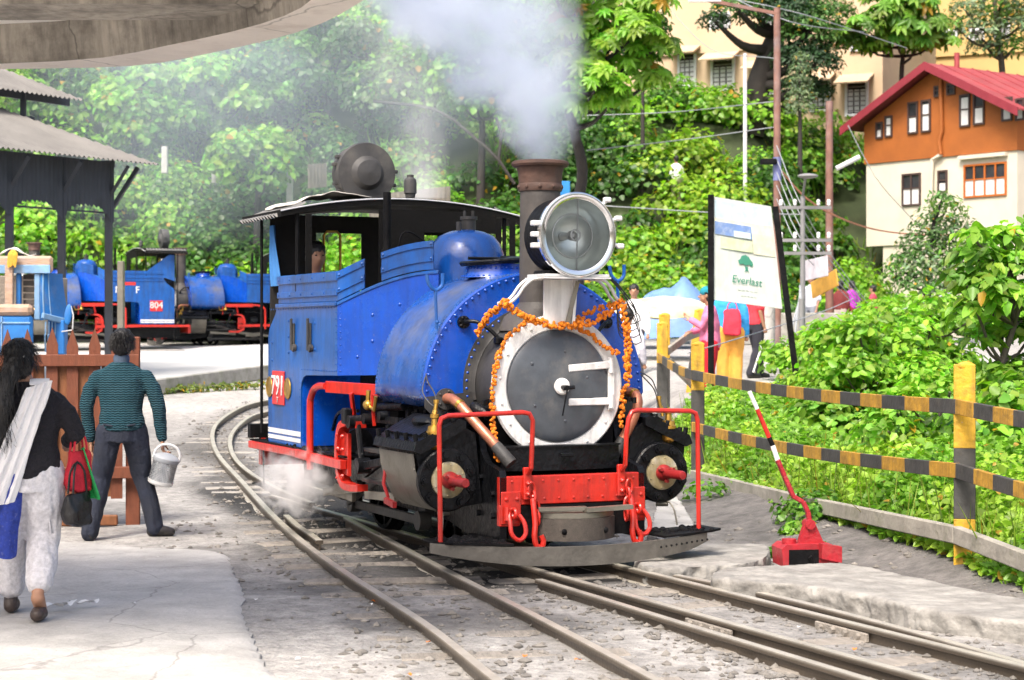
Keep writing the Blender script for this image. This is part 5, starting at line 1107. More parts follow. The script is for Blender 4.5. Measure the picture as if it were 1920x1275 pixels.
drape(lambda t, u: Vector((-.15 + .13 * u - .04 * t, -.10 - .05 * math.sin(u * 3) + .02 * t, (.52 - .30 * t) * H_)), 12, 8, 'kameez_tail', cloth('blue_dotted_cotton', (.02, .045, .30), var=.3, vs=30, dirt=(.6, .6, .7), dirt_amt=.2, dirt_scale=60), woman, .005, .012, 9)
drape(lambda t, u: Vector((.10 + .05 * u + .03 * t, -.06 + .10 * u, (.50 - .20 * t) * H_)), 10, 6, 'kameez_side', lace, woman, .005, .012, 5)
hd = Vector((-.03, 0, .92)) * H_
mb = MB()
for k in range(9): ball(mb, hd + Vector((-.005 - .011 * k + .03, -.105 - .006 * math.sin(k), .02 - .012 * k)), .0095, 8, 6)
mb.build('hair_clip', M['white'], woman)
mb = MB(); mb.tube([hd + Vector((.078 * math.cos(a), -.02 + .10 * math.sin(a) * .2 - .03, .02 + .085 * math.sin(a))) for a in np.linspace(-.2, math.pi + .2, 14)], .003, 6); mb.build('hair_band', M['silver'], woman)
strands(woman, head_fn(Vector((-.03, 0, .92)) * WH + Vector((0, -.024, .03)), .083, .094, .094), 320, .09, .0014, 9)
def tail_fn(q):
    t = q.random(); k = t * 4.99; i = int(k); P = [Vector(p) * WH for p in ((0, -.045, .02), (-.025, -.072, -.03), (-.045, -.085, -.09), (-.055, -.10, -.16), (-.06, -.10, -.22), (-.058, -.095, -.26))]
    c = Vector((-.03, 0, .92)) * WH + P[i].lerp(P[i + 1], k - i); a = q.uniform(0, 6.28); return c + Vector((math.cos(a), math.sin(a), 0)) * .05, (P[i + 1] - P[i]).normalized()
strands(woman, tail_fn, 300, .16, .0015, 4)
# bags on her right arm
bx = woman.matrix_basis @ Vector((.165 * H_, -.015, .56 * H_))
def bag(name, lab, p, w_, d_, h_, m, rz, top_pinch=.75, strap=.2):
    T = thing(name, lab, 'bag', p, rz); rows = []
    mb = MB()
    for z, k in ((0, .86), (.03, 1), (h_ * .5, 1.0), (h_ * .9, top_pinch + .1), (h_, top_pinch)):
        rows.append([Vector((w_ / 2 * k * math.copysign(abs(math.cos(a)) ** .5, math.cos(a)), d_ / 2 * (1 if z < h_ * .8 else .5) * math.copysign(abs(math.sin(a)) ** .5, math.sin(a)), z)) for a in np.linspace(0, 2 * math.pi, 25)[:-1]])
    mb.rings(rows); me = bake(mb, [('SUBSURF', dict(levels=2, render_levels=2))], 'bag_body'); crease(me, .022, 14, 2); me.materials.append(m); piece('bag_body', me, T)
    for s in (-1, 1):
        mb = MB(); mb.tube(catmull([(-w_ * .28, s * d_ * .2, h_ * .95), (-w_ * .2, s * .015, h_ + strap * .7), (0, 0, h_ + strap), (w_ * .2, s * .015, h_ + strap * .7), (w_ * .28, s * d_ * .2, h_ * .95)], .03), .007, 6); mb.build('bag_strap', m, T)
    return T
bag('handbag', 'black leather handbag hanging from the woman\'s arm', bx + Vector((.02, -.03, -.38)), .20, .10, .20, cloth('black_leather', (.016, .015, .016), rough=.38, bump=.3), R(60), .9, .17)
bag('shoulder_bag', 'red cloth bag with maroon straps on the woman\'s arm', bx + Vector((.015, .02, -.19)), .17, .09, .25, cloth('red_cloth_bag', (.55, .02, .04)), R(52), .8, .1)
gb = MB(); rows = []
o_ = bx + Vector((.05, .05, -.20))
for i in range(8):
    t = i / 7; rows.append([o_ + Vector((-.03 + .05 * t + u * (.03 + .05 * t), .05 * math.sin(u * 5), .27 - .30 * t)) for u in np.linspace(0, 1, 7)])
gb.rings(rows, (False, False), False); me = bake(gb, [('SUBSURF', dict(levels=1, render_levels=1)), ('SOLIDIFY', dict(thickness=.006))], 'green_cloth'); me.materials.append(cloth('green_cloth', (.02, .38, .10))); go_ = bpy.data.objects.new('green_cloth', me); COL.objects.link(go_); tag(go_, 'folded green cloth tucked beside the red bag', 'cloth')
# --- driver in the cab
dp = lw(-3.75, -.62, .66)
person('crewman in blue overalls standing in the cab of the nearest engine', dp, R(-66 - 90) + math.pi / 2 * 0, 1.7, cloth('overall_blue', (.02, .12, .42)), cloth('overall_blue2', (.02, .10, .36)), None, vox=.03, hands=False)
# --- people beyond the fence
def gp(px, Y): x = (px - 960) / FPX * Y; return Vector((x, Y, gz(x, Y) + .0))
pk, g = person('woman in pink top, red trousers and teal cap leaning on a yellow fence post', gp(1331, 25.0), R(82), 1.56, cloth('pink_knit', (.72, .20, .36)), cloth('red_trousers', (.60, .012, .03)),
    dict(elL=(-.12, .06, .66), wrL=(-.07, .155, .72), elR=(.12, .06, .65), wrR=(.06, .15, .62), head=(0, .03, .93)), vox=.016, hair='bun', legw=1.25, topw=1.12, hem=.40)
mb = MB(); hd = Vector((0, .03, .93)) * 1.56; ball(mb, hd + Vector((0, -.012, .045)), (.083, .102, .082), 20, 12); me = bake(mb, [('REMESH', dict(mode='VOXEL', voxel_size=.012)), ('SMOOTH', dict(factor=.5, iterations=2))], 'cap'); me.materials.append(cloth('teal_cap', (.01, .22, .30))); piece('cap', me, pk)
bk, g = person('traveller in bright blue jacket and yellow trousers with a red backpack, half behind the signboard', gp(1368, 27.6), R(-10), 1.66, cloth('cyan_jacket', (.03, .30, .70)), cloth('yellow_trousers', (.72, .36, .06)), None, vox=.02, hands=False, legw=1.4, topw=1.12)
bp_ = bag('backpack', 'red backpack worn by the traveller in blue', gp(1373, 27.4) + Vector((0, 0, .80)), .27, .18, .40, cloth('backpack_red', (.60, .03, .06)), R(-10), .8, .1)
rm_, g = person('man in red t-shirt and black tracksuit trousers walking away beyond the fence', gp(1416, 31), R(-60), 1.74, cloth('red_tshirt', (.75, .04, .06)), cloth('black_track', (.02, .02, .03)), dict(kneeL=(-.056, .06, .29), ankL=(-.058, .10, .05), toeL=(-.06, .2, .02), kneeR=(.056, -.01, .285), ankR=(.058, -.1, .06), toeR=(.06, 0, .02), elR=(.14, -.05, .64), wrR=(.14, .0, .49)), vox=.018, sleeve=.5, hands=False)
mb = MB(); mb.tube([Vector((.094, .0, .52)) * 1.7, Vector((.104, -.01, .29)) * 1.7, Vector((.098, -.1, .06)) * 1.7], .018, 6); mb.build('trouser_stripe', shawl, rm_)
person('man in white shirt standing by the cable pole', gp(1522, 45), R(120), 1.68, cloth('white_shirt', (.66, .68, .74)), cloth('grey_trousers', (.25, .27, .32)), None, vox=.025, hands=False, sleeve=.6)
person('dark haired man in white shirt beside the blue tarpaulin, taller of two', gp(1189, 33), R(170), 1.70, shawl, cloth('dark_grey', (.06, .06, .08)), None, vox=.022, hands=False)
person('man in pale shirt just behind the engine, seen from behind', gp(1178, 27), R(-20), 1.55, cloth('pale_shirt', (.55, .55, .62)), cloth('dark_trousers', (.07, .07, .09)), None, vox=.022, hands=False)
person('woman in purple and dark red clothes among the far bushes', gp(1597, 50), R(30), 1.55, cloth('purple_top', (.40, .04, .42)), cloth('maroon_skirt', (.22, .02, .03)), None, vox=.028, hands=False, hair='bun', legw=1.3)
person('person in red check shirt walking near the cream house', gp(1637, 54), R(60), 1.62, cloth('red_check', (.42, .05, .08)), cloth('dark_pants', (.05, .05, .06)), None, vox=.028, hands=False)
person('person in dark maroon shawl among the far bushes', gp(1576, 47), R(-30), 1.5, cloth('maroon_shawl', (.18, .03, .03)), cloth('pale_skirt', (.5, .42, .38)), None, vox=.028, hands=False, hair='bun')
hp = at(1268, 388, 60); hp = hit(1268, 384)
person('man in white shirt climbing the hillside path', (hp.x, hp.y, hp.z), R(20), 1.65, shawl, cloth('khaki_pants', (.45, .38, .28)), None, vox=.03, hands=False)
# ------------------------------------------------------------------ picket fence on the left
M['picket'] = mat('picket_brown', (.16, .046, .02), .6, var=.25, vs=5, dirt=(.12, .05, .03), dirt_amt=.3, dirt_scale=5, bump=.3, bs=30, stretch=(5, 5, 1))
M['picket2'] = mat('picket_ochre', (.20, .075, .028), .65, var=.25, vs=5, dirt=(.18, .07, .03), dirt_amt=.3, dirt_scale=4, bump=.3, bs=30, stretch=(5, 5, 1))
F0 = Vector((-3.20, 15.9, 0)); FD = Vector((-1, -.12, 0)).normalized()
pf = thing('picket_fence', 'brown wooden picket fence behind the man on the left', 'fence', (F0.x, F0.y, gz(F0.x, F0.y)), math.atan2(FD.y, FD.x))
def fl(mb, x0, x1, y0, y1, z0, z1, b=.004): return mb.span(x0, x1, y0, y1, z0, z1, b)
mb = MB(); w_ = .095; mb.prism([(-w_ / 2, .22), (w_ / 2, .22), (w_ / 2, 1.52), (0, 1.67), (-w_ / 2, 1.52)], lambda a, b, d: (a, d, b), -.012, .012); pm = mb.mesh('picket'); pm.materials.append(M['picket'])
mb = MB(); mb.prism([(-.046, .25), (.046, .25), (.046, 1.40), (-.046, 1.40)], lambda a, b, d: (a, d, b), -.01, .01); pm2 = mb.mesh('board'); pm2.materials.append(M['picket2'])
for i in range(13):
    piece('picket', pm, pf, (.16 + i * .182, .045, rnd.uniform(-.02, .02)), (0, rnd.uniform(-.012, .012), 0))
    if i: piece('board', pm2, pf, (.16 + (i - .5) * .182, .015, rnd.uniform(-.02, .0)), (0, rnd.uniform(-.01, .01), 0))
for z in (1.40, .45): mb = MB(); mb.span(-.03, 2.5, .06, .095, z - .05, z + .05, .005); mb.build('fence_rail', M['picket'], pf)
for x in (.03, 2.3): mb = MB(); mb.span(x - .06, x + .06, -.06, .0, -.05, 1.60, .008); mb.build('fence_post', M['picket'], pf)
mb = MB(); mb.span(.15, .75, .02, .08, .0, .09, .01)
tag(mb.build('loose_plank', M['picket2'], None), 'short plank lying under the picket fence', 'plank'); bpy.data.objects['loose_plank'].matrix_basis = pf.matrix_basis.copy()
# ------------------------------------------------------------------ lorry
TB = mat('truck_blue', (.015, .15, .45), .5, var=.2, vs=4, dirt=(.25, .28, .34), dirt_amt=.3, dirt_scale=4, bump=.15, bs=12)
TBL = mat('truck_pale_blue', (.16, .30, .48), .6, var=.25, vs=4, dirt=(.35, .28, .22), dirt_amt=.4, dirt_scale=5, bump=.2)
TW = mat('truck_wood', (.40, .27, .19), .8, var=.2, vs=5, dirt=(.3, .33, .38), dirt_amt=.4, dirt_scale=4, bump=.4, bs=20, stretch=(1, 4, 4))
YT = 22.0; gt = gz(-5.5, YT)
def tp(px, py, dy=0.0): p = at(px, py, YT + dy); return p
lorry = thing('lorry', 'blue lorry with wooden body rails parked behind the picket fence', 'truck', (0, 0, 0))
def rect(name, px0, py0, px1, py1, y0, y1, m, parent, b=.01):
    a = at(px0, py0, YT); c = at(px1, py1, YT); mb = MB(); mb.span(a.x, c.x, YT + y0, YT + y1, c.z, a.z, b); return mb.build(name, m, parent)
rect('top_rail', -400, 480, 100, 512, -.06, .02, TW, lorry, .03); rect('rail_panel', -400, 497, 97, 513, -.075, -.062, TBL, lorry, .006)
rect('body_post', 14, 483, 29, 572, -.12, -.06, TW, lorry); rect('body_post', 31, 512, 40, 572, -.03, .03, TB, lorry); rect('body_post', 66, 512, 77, 600, -.05, .02, TBL, lorry); rect('body_post', -120, 483, -104, 572, -.12, -.06, TW, lorry)
rect('load_bed', -400, 515, 66, 575, .4, 1.6, mat('load_tan', (.28, .24, .2), .9, var=.3, vs=3, bump=.5), lorry)
for k in range(5): rect('slat', 41, 514 + 12 * k, 66, 523 + 12 * k, .06, .09, M['wood'], lorry, .005)
rect('tailgate', -400, 592, 74, 690, -.35, -.25, TB, lorry, .03); rect('tailgate_rail', -400, 571, 74, 592, -.38, -.22, TW, lorry, .04)
for x in (17, -60): rect('tailgate_rib', x, 594, x + 3, 690, -.365, -.352, TBL, lorry, .003)
rect('tailgate_rib', -400, 604, 72, 607, -.365, -.352, TBL, lorry, .003)
mb = MB(); rows = []
for i in range(12):
    t = i / 11; zt = at(0, 512 + (600 - 512) * t, YT).z; bul = .03 * math.sin(t * math.pi)
    xr = at(102 + 13 * t ** 1.5, 0, YT).x
    rows.append([(at(77, 0, YT).x + (xr - at(77, 0, YT).x) * u, YT - .02 + .35 * u * u - bul * (1 - u), zt) for u in np.linspace(0, 1, 8)])
mb.rings(rows, (False, False), False); me = bake(mb, [('SOLIDIFY', dict(thickness=.02))], 'cab_panel'); me.materials.append(TB); cp_ = piece('cab_panel', me, lorry)
for u in (.25, .45):
    mb = MB(); mb.tube([Vector(r[int(u * 7)]) + Vector((.01, -.012, 0)) for r in rows], .011, 6); mb.build('panel_rib', TBL, cp_)
mb = MB(); mb.tube([Vector(r[-1]) + Vector((.0, -.01, 0)) for r in rows], .012, 6); mb.build('panel_trim', M['white'], cp_)
mb = MB(); a = tp(83, 592); c = tp(119, 604); mb.bar(a + Vector((0, -.1, 0)), c + Vector((0, .25, 0)), .04, .07, b=.01); mb.build('grille_bar', TBL, lorry)
for k in range(5): x = 88 + 6 * k; mb = MB(); mb.tube([tp(x, 603, .0 + .06 * k) + Vector((0, -.06, 0)), tp(x, 626, .06 * k) + Vector((0, -.07, 0)), tp(x, 629, .06 * k) + Vector((0, -.1, 0)), tp(x, 660, .06 * k) + Vector((0, -.06, 0))], .011, 6); mb.build('grille_slat', TBL, lorry)
rect('grille_back', 84, 600, 116, 665, .12, .3, TB, lorry)
mb = MB(); c = tp(128, 590); mb.ell(c, (.045, .02, .125), 16, 10, Matrix.Rotation(.12, 3, 'Y')); mr = mb.build('mirror', TB, lorry); mb = MB(); mb.tube([c + Vector((.03, 0, .1)), c + Vector((.06, 0, 0)), c + Vector((.05, 0, -.18)), c + Vector((-.1, .1, -.2))], .009, 6); mb.build('mirror_arm', M['silver'], mr)
mb = MB()
for k in range(10): x = 20 + 1.6 * k; mb.tube(catmull([tp(22, 470, -.14), tp(x - 3, 473 + 4 * rnd.random(), -.16), tp(x - 6 + 3 * rnd.random(), 495 + 9 * rnd.random(), -.15)], .03), .012, 5)
mb.build('rope', mat('yellow_rope', (.62, .36, .05), .9, var=.2, vs=20), lorry)
mb = MB(); rows = [[tp(-5 + 72 * u, 482 - 12 * math.sin(min(1, u * 1.3) * 3.1) - 8 * rnd.random(), .1 + .5 * t) for u in np.linspace(0, 1, 12)] for t in np.linspace(0, 1, 4)]
mb.rings(rows, (False, False), False); me = bake(mb, [('SUBSURF', dict(levels=1, render_levels=1)), ('SOLIDIFY', dict(thickness=.01))], 'load_cover'); me.materials.append(M['cloth_tarp']); piece('load_cover', me, lorry)
for x in (-6.9, -5.75): mb = MB(); mb.lathe([(-.1, .25), (-.1, .4), (.1, .4), (.1, .25), (.05, .2), (.05, .001)], (x, YT + .1, gt + .4), ((0, -1, 0), (1, 0, 0), (0, 0, 1)), 24); mb.build('wheel', M['black'], lorry)
mb = MB(); mb.span(-9, -5.35, YT - .2, YT + 1.6, gt + .45, gt + .62); mb.build('chassis', M['black'], lorry)
# ------------------------------------------------------------------ open shed with corrugated roofs
SU = Vector((.53, .848, 0)); SW = Vector((-.848, .53, 0)); SO = Vector((-6.9, 32.1, 0)); sgz = gz(-6.9, 32.1)
shed = thing('platform_shed', 'open shed with two tier corrugated iron roof and dark arched valance', 'shed', (0, 0, 0))
def sp_(u, w_, z): return SO + SU * u + SW * w_ + Vector((0, 0, z))
SHB = mat('shed_dark', (.035, .042, .055), .6, var=.3, vs=3, bump=.1); SHR = mat('shed_roof', (.17, .163, .152), .75, .1, var=.16, vs=1.2, dirt=(.11, .105, .105), dirt_amt=.45, dirt_scale=1.0, bump=.2)
UMIN = -9.0
def corr(u0, u1, ze, zt, w0, w1, name, hip=0.0):
    mb = MB(); us = np.arange(u0, u1, .022); a = []; b = []; a2 = []; b2 = []
    for u in us:
        wv = .020 * math.sin(u * 2 * math.pi / .11)
        k = 1.0 if u < u1 - hip else max(0.02, (u1 - u) / hip)
        a.append(sp_(u, w0, ze + wv)); b.append(sp_(u, w0 + (w1 - w0) * k, ze + (zt - ze) * k + wv))
    mb.rings([a, b], (False, False), False); return mb.build(name, SHR, shed, 80)
EZ = 4.47
corr(UMIN, .62, EZ, 5.45, -.55, 1.75, 'lower_roof', 1.5); corr(UMIN, .75, 5.72, 6.35, 1.35, 2.6, 'upper_roof', 1.1)
mb = MB(); mb.rings([[sp_(u, 4.05, EZ) for u in (UMIN, .62)], [sp_(u, 1.75, 5.45) for u in (UMIN, -.9)]], (False, False), False); mb.rings([[sp_(u, 3.85, 5.72) for u in (UMIN, .75)], [sp_(u, 2.6, 6.35) for u in (UMIN, -.4)]], (False, False), False); mb.build('roof_back', SHR, shed)
for u in (-.05, -1.15, -2.3, -3.5, -4.7, -5.9):
    mb = MB(); mb.bar(sp_(u, 0, sgz - .1), sp_(u, 0, EZ), .12, .12, (1, 0, 0), .008); mb.build('post', SHB, shed)
    mb = MB(); mb.bar(sp_(u, 3.5, sgz - .1), sp_(u, 3.5, EZ), .12, .12, (1, 0, 0), .008); mb.build('rear_post', SHB, shed)
    mb = MB(); mb.bar(sp_(u - .3, 1.75, 5.3), sp_(u - .3, 1.75, 5.78), .09, .09, (1, 0, 0)); mb.build('clerestory_post', SHB, shed)
    mb = MB(); mb.bar(sp_(u, .06, 3.8), sp_(u, -.45, 4.4), .06, .06, (1, 0, 0)); mb.build('eave_brace', SHB, shed)
mb = MB(); mb.bar(sp_(UMIN, 1.76, 5.76), sp_(.75, 1.76, 5.72), .06, .14); mb.bar(sp_(UMIN, 1.76, 5.36), sp_(-.1, 1.76, 5.32), .06, .1); mb.bar(sp_(-6, 0, 3.62), sp_(0, 0, 3.62), .03, .03); mb.build('beam', SHB, shed)
mb = MB(); mb.bar(sp_(.05, .0, 3.72), sp_(.40, -.25, 4.42), .07, .07, (1, 0, 0)); mb.build('end_brace', SHB, shed)
mb = MB(); us = np.arange(-7.1, .04, .028); tp_ = []; bt = []
for u in us:
    ph = ((u + .05) / 1.17) % 1.0; arch = 3.42 + .30 * (1 - abs(2 * ph - 1) ** 3.2); wv = .012 * math.sin(u * 2 * math.pi / .1); z = arch + (.018 if int(u / .05) % 2 else -.018)
    tp_.append(sp_(u, -.075 + wv, EZ + .02)); bt.append(sp_(u, -.075 + wv, z))
mb.rings([tp_, bt], (False, False), False); mb.build('valance', SHB, shed, 80)
mb = MB(); mb.bar(sp_(0.0, -.075, EZ), sp_(0, 3.5, EZ), .05, .12); mb.build('tie_beam', SHB, shed)
# steel pole and post in front of the engines
mb = MB(); p = at(227, 490, 30); mb.bar(Vector((p.x, 30, gz(p.x, 30))), p, .14, .1, (1, 0, 0), .01); mb.build('stand_pipe', M['steel'], None); tag(bpy.data.objects['stand_pipe'], 'short grey steel post in front of the left parked engine', 'post')
# hillside posts
for px, py, h, Y in ((309, 278, .55, 61), (403, 296, .55, 60.5), (543, 325, .75, 60)):
    p = at(px, py, Y); mb = MB(); mb.box(p - Vector((0, 0, h * .7)), (.2, .2, h * 1.6), None, .02); tag(mb.build('concrete_post', M['slab'], None), 'small pale concrete post on the green slope behind the yard', 'post', 'slope posts')
# ------------------------------------------------------------------ black and yellow fence
YEL = mat('fence_yellow', (.62, .36, .02), .6, var=.25, vs=8, dirt=(.16, .10, .03), dirt_amt=.4, dirt_scale=7, bump=.35, bs=30, soot=.5, chips=.5)
OCH = mat('fence_ochre', (.46, .25, .025), .65, var=.25, vs=8, dirt=(.12, .08, .03), dirt_amt=.42, dirt_scale=7, bump=.35, bs=30, soot=.5, chips=.5)
BLK = mat('fence_black', (.045, .044, .042), .65, var=.35, vs=8, dirt=(.13, .115, .09), dirt_amt=.35, dirt_scale=6, bump=.25, bs=30)
CON = mat('fence_concrete', (.30, .28, .24), .85, var=.25, vs=4, dirt=(.12, .13, .07), dirt_amt=.4, dirt_scale=3.5, bump=.4, bs=20)
yf = thing('barrier_fence', 'black and yellow banded fence along the track side on the right', 'fence')
PA, PB, PC, PD, PE = Vector((3.04, 12.5, 0)), Vector((1.94, 19.4, 0)), Vector((3.34, 9.3, 0)), Vector((1.96, 24.2, 0)), Vector((2.58, 27, 0))
def post(name, P, zt, w_=.12, lean=(0, 0), bands=None):
    zb = float(gheight(P.x, P.y)) - .15; zb0 = zb
    segs = bands or [(0, .3, YEL), (.3, .62, BLK), (.62, 1, YEL)]
    par = None
    for a, b, m in segs:
        mb = MB(); q0 = P + Vector((lean[0] * a, lean[1] * a, zb + (zt - zb) * a)); q1 = P + Vector((lean[0] * b, lean[1] * b, zb + (zt - zb) * b))
        # angle section
        mb.bar(q0, q1, w_, .035, (.3, 1, 0), .004); d = Vector((.0, .05, 0)); mb.bar(q0 + Vector((-w_ * .42, .05, 0)), q1 + Vector((-w_ * .42, .05, 0)), .03, .1, (.3, 1, 0), .004)
        if b == 1: mb.ell(q1 + Vector((0, 0, -.01)), (w_ * .48, .018, .03), 12, 6)
        if par is None: par = mb.build('fence_post', m, yf)
        else: mb.build('post_band', m, par)
    return par
post('p', PA, 1.375, .125); post('p', PB, 1.47, .12, bands=[(0, .68, BLK), (.68, 1, YEL)]); post('p', PC, 1.25, .12); post('p', PD, 1.70, .13, bands=[(0, .66, BLK), (.66, 1, YEL)])
post('p', PD + Vector((.09, .8, 0)), 1.82, .13, bands=[(0, .2, YEL), (.2, .62, BLK), (.62, 1, YEL)]); post('p', PE, 1.90, .12, (.14, 0), bands=[(0, .3, YEL), (.3, .6, BLK), (.6, 1, YEL)])
def bands(P, Q, z0, z1, n, h, sag, m0=0, th=.035):
    for i in range(n):
        ta = (i / n) ; tb = ((i + 1) / n)
        a = P.lerp(Q, ta); b = P.lerp(Q, tb); a.z = z0 + (z1 - z0) * ta - sag * 4 * ta * (1 - ta); b.z = z0 + (z1 - z0) * tb - sag * 4 * tb * (1 - tb)
        mb = MB(); off = Vector((-.06, -.02, 0)); mb.bar(a + off, b + off + (b - a) * .004, th, h, b=.003); mb.build('rail_band', (BLK, OCH)[(i + m0) % 2], yf)
def zc(py, Y): return CAMH - (py - HOR) / FPX * Y
bands(PB, PA, zc(703, 19.4), zc(762, 12.5), 15, .10, .045, 0); bands(PB, PA, zc(800, 19.4), zc(882, 12.5), 15, .10, .05, 1)
bands(PA, PC, zc(762, 12.5), zc(762, 12.5) - .03, 9, .10, .02, 1); bands(PA, PC, zc(882, 12.5), zc(882, 12.5) - .03, 9, .10, .02, 0)
bands(PD, PB, zc(668, 24.2), zc(703, 19.4), 6, .10, .03, 1)
for P, Q, z0, z1 in ((PB, PA, zc(892, 19.4), zc(1003, 12.5)), (PA, PC, zc(1003, 12.5), zc(1003, 12.5) - .03)):
    a, b = P.copy(), Q.copy(); a.z, b.z = z0, z1; mid = (a + b) / 2 - Vector((.05, 0, .02)); mb = MB()
    mb.bar(a + Vector((-.06, 0, 0)), mid, .06, .12, b=.008); mb.bar(mid, b + Vector((-.06, 0, 0)), .06, .12, b=.008); mb.build('bottom_beam', CON, yf)
# broken rails between the far posts
for a, b in ((PD + Vector((.02, .1, 1.30)), PE + Vector((.25, -.2, 1.62))), (PD + Vector((.1, .3, 1.2)), PD + Vector((.75, 1.1, .55)))):
    mb = MB(); mid = (a + b) / 2 + Vector((-.02, 0, .05)); mb.bar(a, mid, .05, .10, b=.006); mb.bar(mid, b, .05, .10, b=.006); mb.build('broken_rail', CON, yf)
# ------------------------------------------------------------------ point lever
RP = mat('lever_red', (.38, .016, .026), .45, var=.2, vs=8, dirt=(.25, .07, .06), dirt_amt=.4, dirt_scale=8, bump=.35, bs=30, chips=.4, soot=.3)
lp = ray_z(1515, 1052, .02); lv = thing('point_lever', 'red and white point lever with heavy cast base beside the slab', 'lever', (lp.x, lp.y, -.01), R(8))
mb = MB(); mb.prism([(-.19, .0), (.2, .0), (.21, .12), (.15, .15), (-.16, .15), (-.2, .12)], lambda a, b, d: (a, d, b), -.05, .2); mb.prism([(.06, .06), (.2, .03), (.2, .14), (.06, .16)], lambda a, b, d: (a, d, b), -.13, -.05); bs_ = mb.build('base', RP, lv, 25)
mb = MB(); mb.span(-.15, .06, -.056, -.049, .012, .115); mb.build('opening_shade', M['black'], lv)  # black plate standing in for the shaded hollow in the base
mb = MB(); mb.torus((-.06, -.07, .02), (0, 1, .2), .07, .016, 20, 8, 0, 180); mb.build('rod_end', M['black'], lv)
mb = MB(); mb.prism([(-.06, .15), (.12, .15), (.05, .3), (-.01, .3)], lambda a, b, d: (a, d, b), .02, .07); mb.cyl((.02, .0, .28), (.02, .1, .28), .035, n=12); mb.cyl((-.12, .05, .15), (-.12, .05, .18), .05, n=14); mb.build('pivot', RP, lv)
pts = [(.03, .05, .24), (.015, .05, .36), (-.02, .05, .43), (-.09, .05, .47), (-.13, .05, .56), (-.2, .05, .72)]
mb = MB(); mb.tube(catmull(pts, .03), 0, 8, rs=None) if False else [mb.bar(a, b + (b - a) * .1, .03, .045, (0, 1, 0), .006) for a, b in zip(catmull(pts, .05)[:-1], catmull(pts, .05)[1:])]; mb.build('lever_arm', RP, lv)
segs = [((-.2, .72), (-.235, .83), M['white']), ((-.235, .83), (-.26, .89), M['black']), ((-.26, .89), (-.345, 1.1), M['red']), ((-.345, 1.1), (-.40, 1.23), M['white'])]
sc_ = .93
for (x0, z0), (x1, z1), m in segs:
    mb = MB(); mb.cyl((x0, .05, z0 * sc_ + .05), (x1, .05, z1 * sc_ + .05), .018 - .006 * (z0 - .7), .018 - .006 * (z1 - .7), 10); mb.build('lever_handle', m, lv)
# ------------------------------------------------------------------ signboard
def quad_pt(u, v_):
    TL, TR, BR, BL = at(1336, 368, 23.6), at(1446, 387, 23.9), at(1467, 579, 23.9), at(1338, 562, 23.6)
    return TL.lerp(TR, u).lerp(BL.lerp(BR, u), v_)
sg = thing('signboard', 'faded white advertising hoarding with green tree emblem on black posts', 'sign')
nb = (quad_pt(1, 0) - quad_pt(0, 0)).cross(quad_pt(0, 1) - quad_pt(0, 0)).normalized()
if nb.y > 0: nb = -nb
def panel(name, u0, u1, v0, v1, d, m, th=.003):
    mb = MB(); n = 8; rw = []
    for dd in (d, d - th): rw.append([quad_pt(u, v_) + nb * dd for u, v_ in ((u0, v0), (u1, v0), (u1, v1), (u0, v1))])
    mb.rings(rw); return mb.build(name, m, sg, 0)
panel('board', 0, 1, 0, 1, 0, mat('sign_white', (.60, .63, .61), .5, var=.08, vs=4, dirt=(.46, .48, .42), dirt_amt=.35, dirt_scale=3, soot=.15), .03)
def pm_(n_, c_): return mat(n_, c_, .6, var=.18, vs=9, dirt=(.68, .70, .66), dirt_amt=.4, dirt_scale=7)
panel('sky_print', .03, .97, .03, .20, .004, pm_('print_pale_blue', (.50, .63, .70))); panel('cream_print', .03, .97, .20, .30, .004, pm_('print_cream', (.66, .66, .52)))
panel('blue_print', .03, .62, .235, .36, .008, pm_('print_blue', (.16, .26, .52))); panel('white_caption', .33, .60, .30, .36, .011, pm_('print_caption', (.55, .66, .70))); panel('pale_print', .63, .97, .30, .50, .006, pm_('print_beige', (.66, .62, .48))); panel('green_print', .12, .62, .38, .49, .006, pm_('print_green', (.58, .66, .42)))
GRN = mat('emblem_green', (.05, .25, .17), .6, var=.1)
mb = MB()
def qp(u, v_, d=.006): return quad_pt(u, v_) + nb * d
crown = [(.40, .62), (.38, .585), (.42, .565), (.44, .535), (.50, .52), (.55, .535), (.57, .56), (.60, .58), (.61, .605), (.585, .63), (.55, .61), (.50, .625), (.45, .612)]
mb.rings([[qp(u, v_, .006) for u, v_ in crown], [qp(u, v_, .003) for u, v_ in crown]]); trunk = [(.48, .635), (.53, .635), (.52, .66), (.545, .69), (.505, .67), (.47, .69), (.49, .66)]
mb.rings([[qp(u, v_, .006) for u, v_ in trunk], [qp(u, v_, .003) for u, v_ in trunk]]); mb.build('tree_emblem', GRN, sg, 0)
def sign_text(txt, u, v_, size, m):
    t = text_mesh(txt, size, .001); t.materials.append(m); o = piece('lettering', t, sg)
    ex = (quad_pt(1, v_) - quad_pt(0, v_)).normalized(); ez = nb; ey = ez.cross(ex); Mx = Matrix((ex, ey, ez)).transposed().to_4x4(); Mx.translation = qp(u, v_, .008); o.matrix_basis = Mx
sign_text('Everlast', .5, .775, .135, GRN)
for k, (a, b) in enumerate(((.36, .66), (.40, .64))):
    for j in range(5): panel('small_print', a + (b - a) * j / 5, a + (b - a) * (j + .6) / 5, .86 + .055 * k, .872 + .055 * k, .004, pm_('print_grey', (.5, .54, .52)))
mb = MB(); p = quad_pt(0, 0) + Vector((-.02, 0, .02)); mb.bar(p, Vector((p.x, p.y, gz(p.x, p.y) - .1)), .075, .05, (0, 1, 0), .006); mb.build('sign_post', M['black'], sg)
mb = MB(); p = quad_pt(1, 0) + Vector((.05, 0, 0)); q = at(1492, 700, 23.9); mb.bar(p, q, .075, .05, (0, 1, 0), .006); mb.build('sign_post', M['black'], sg)
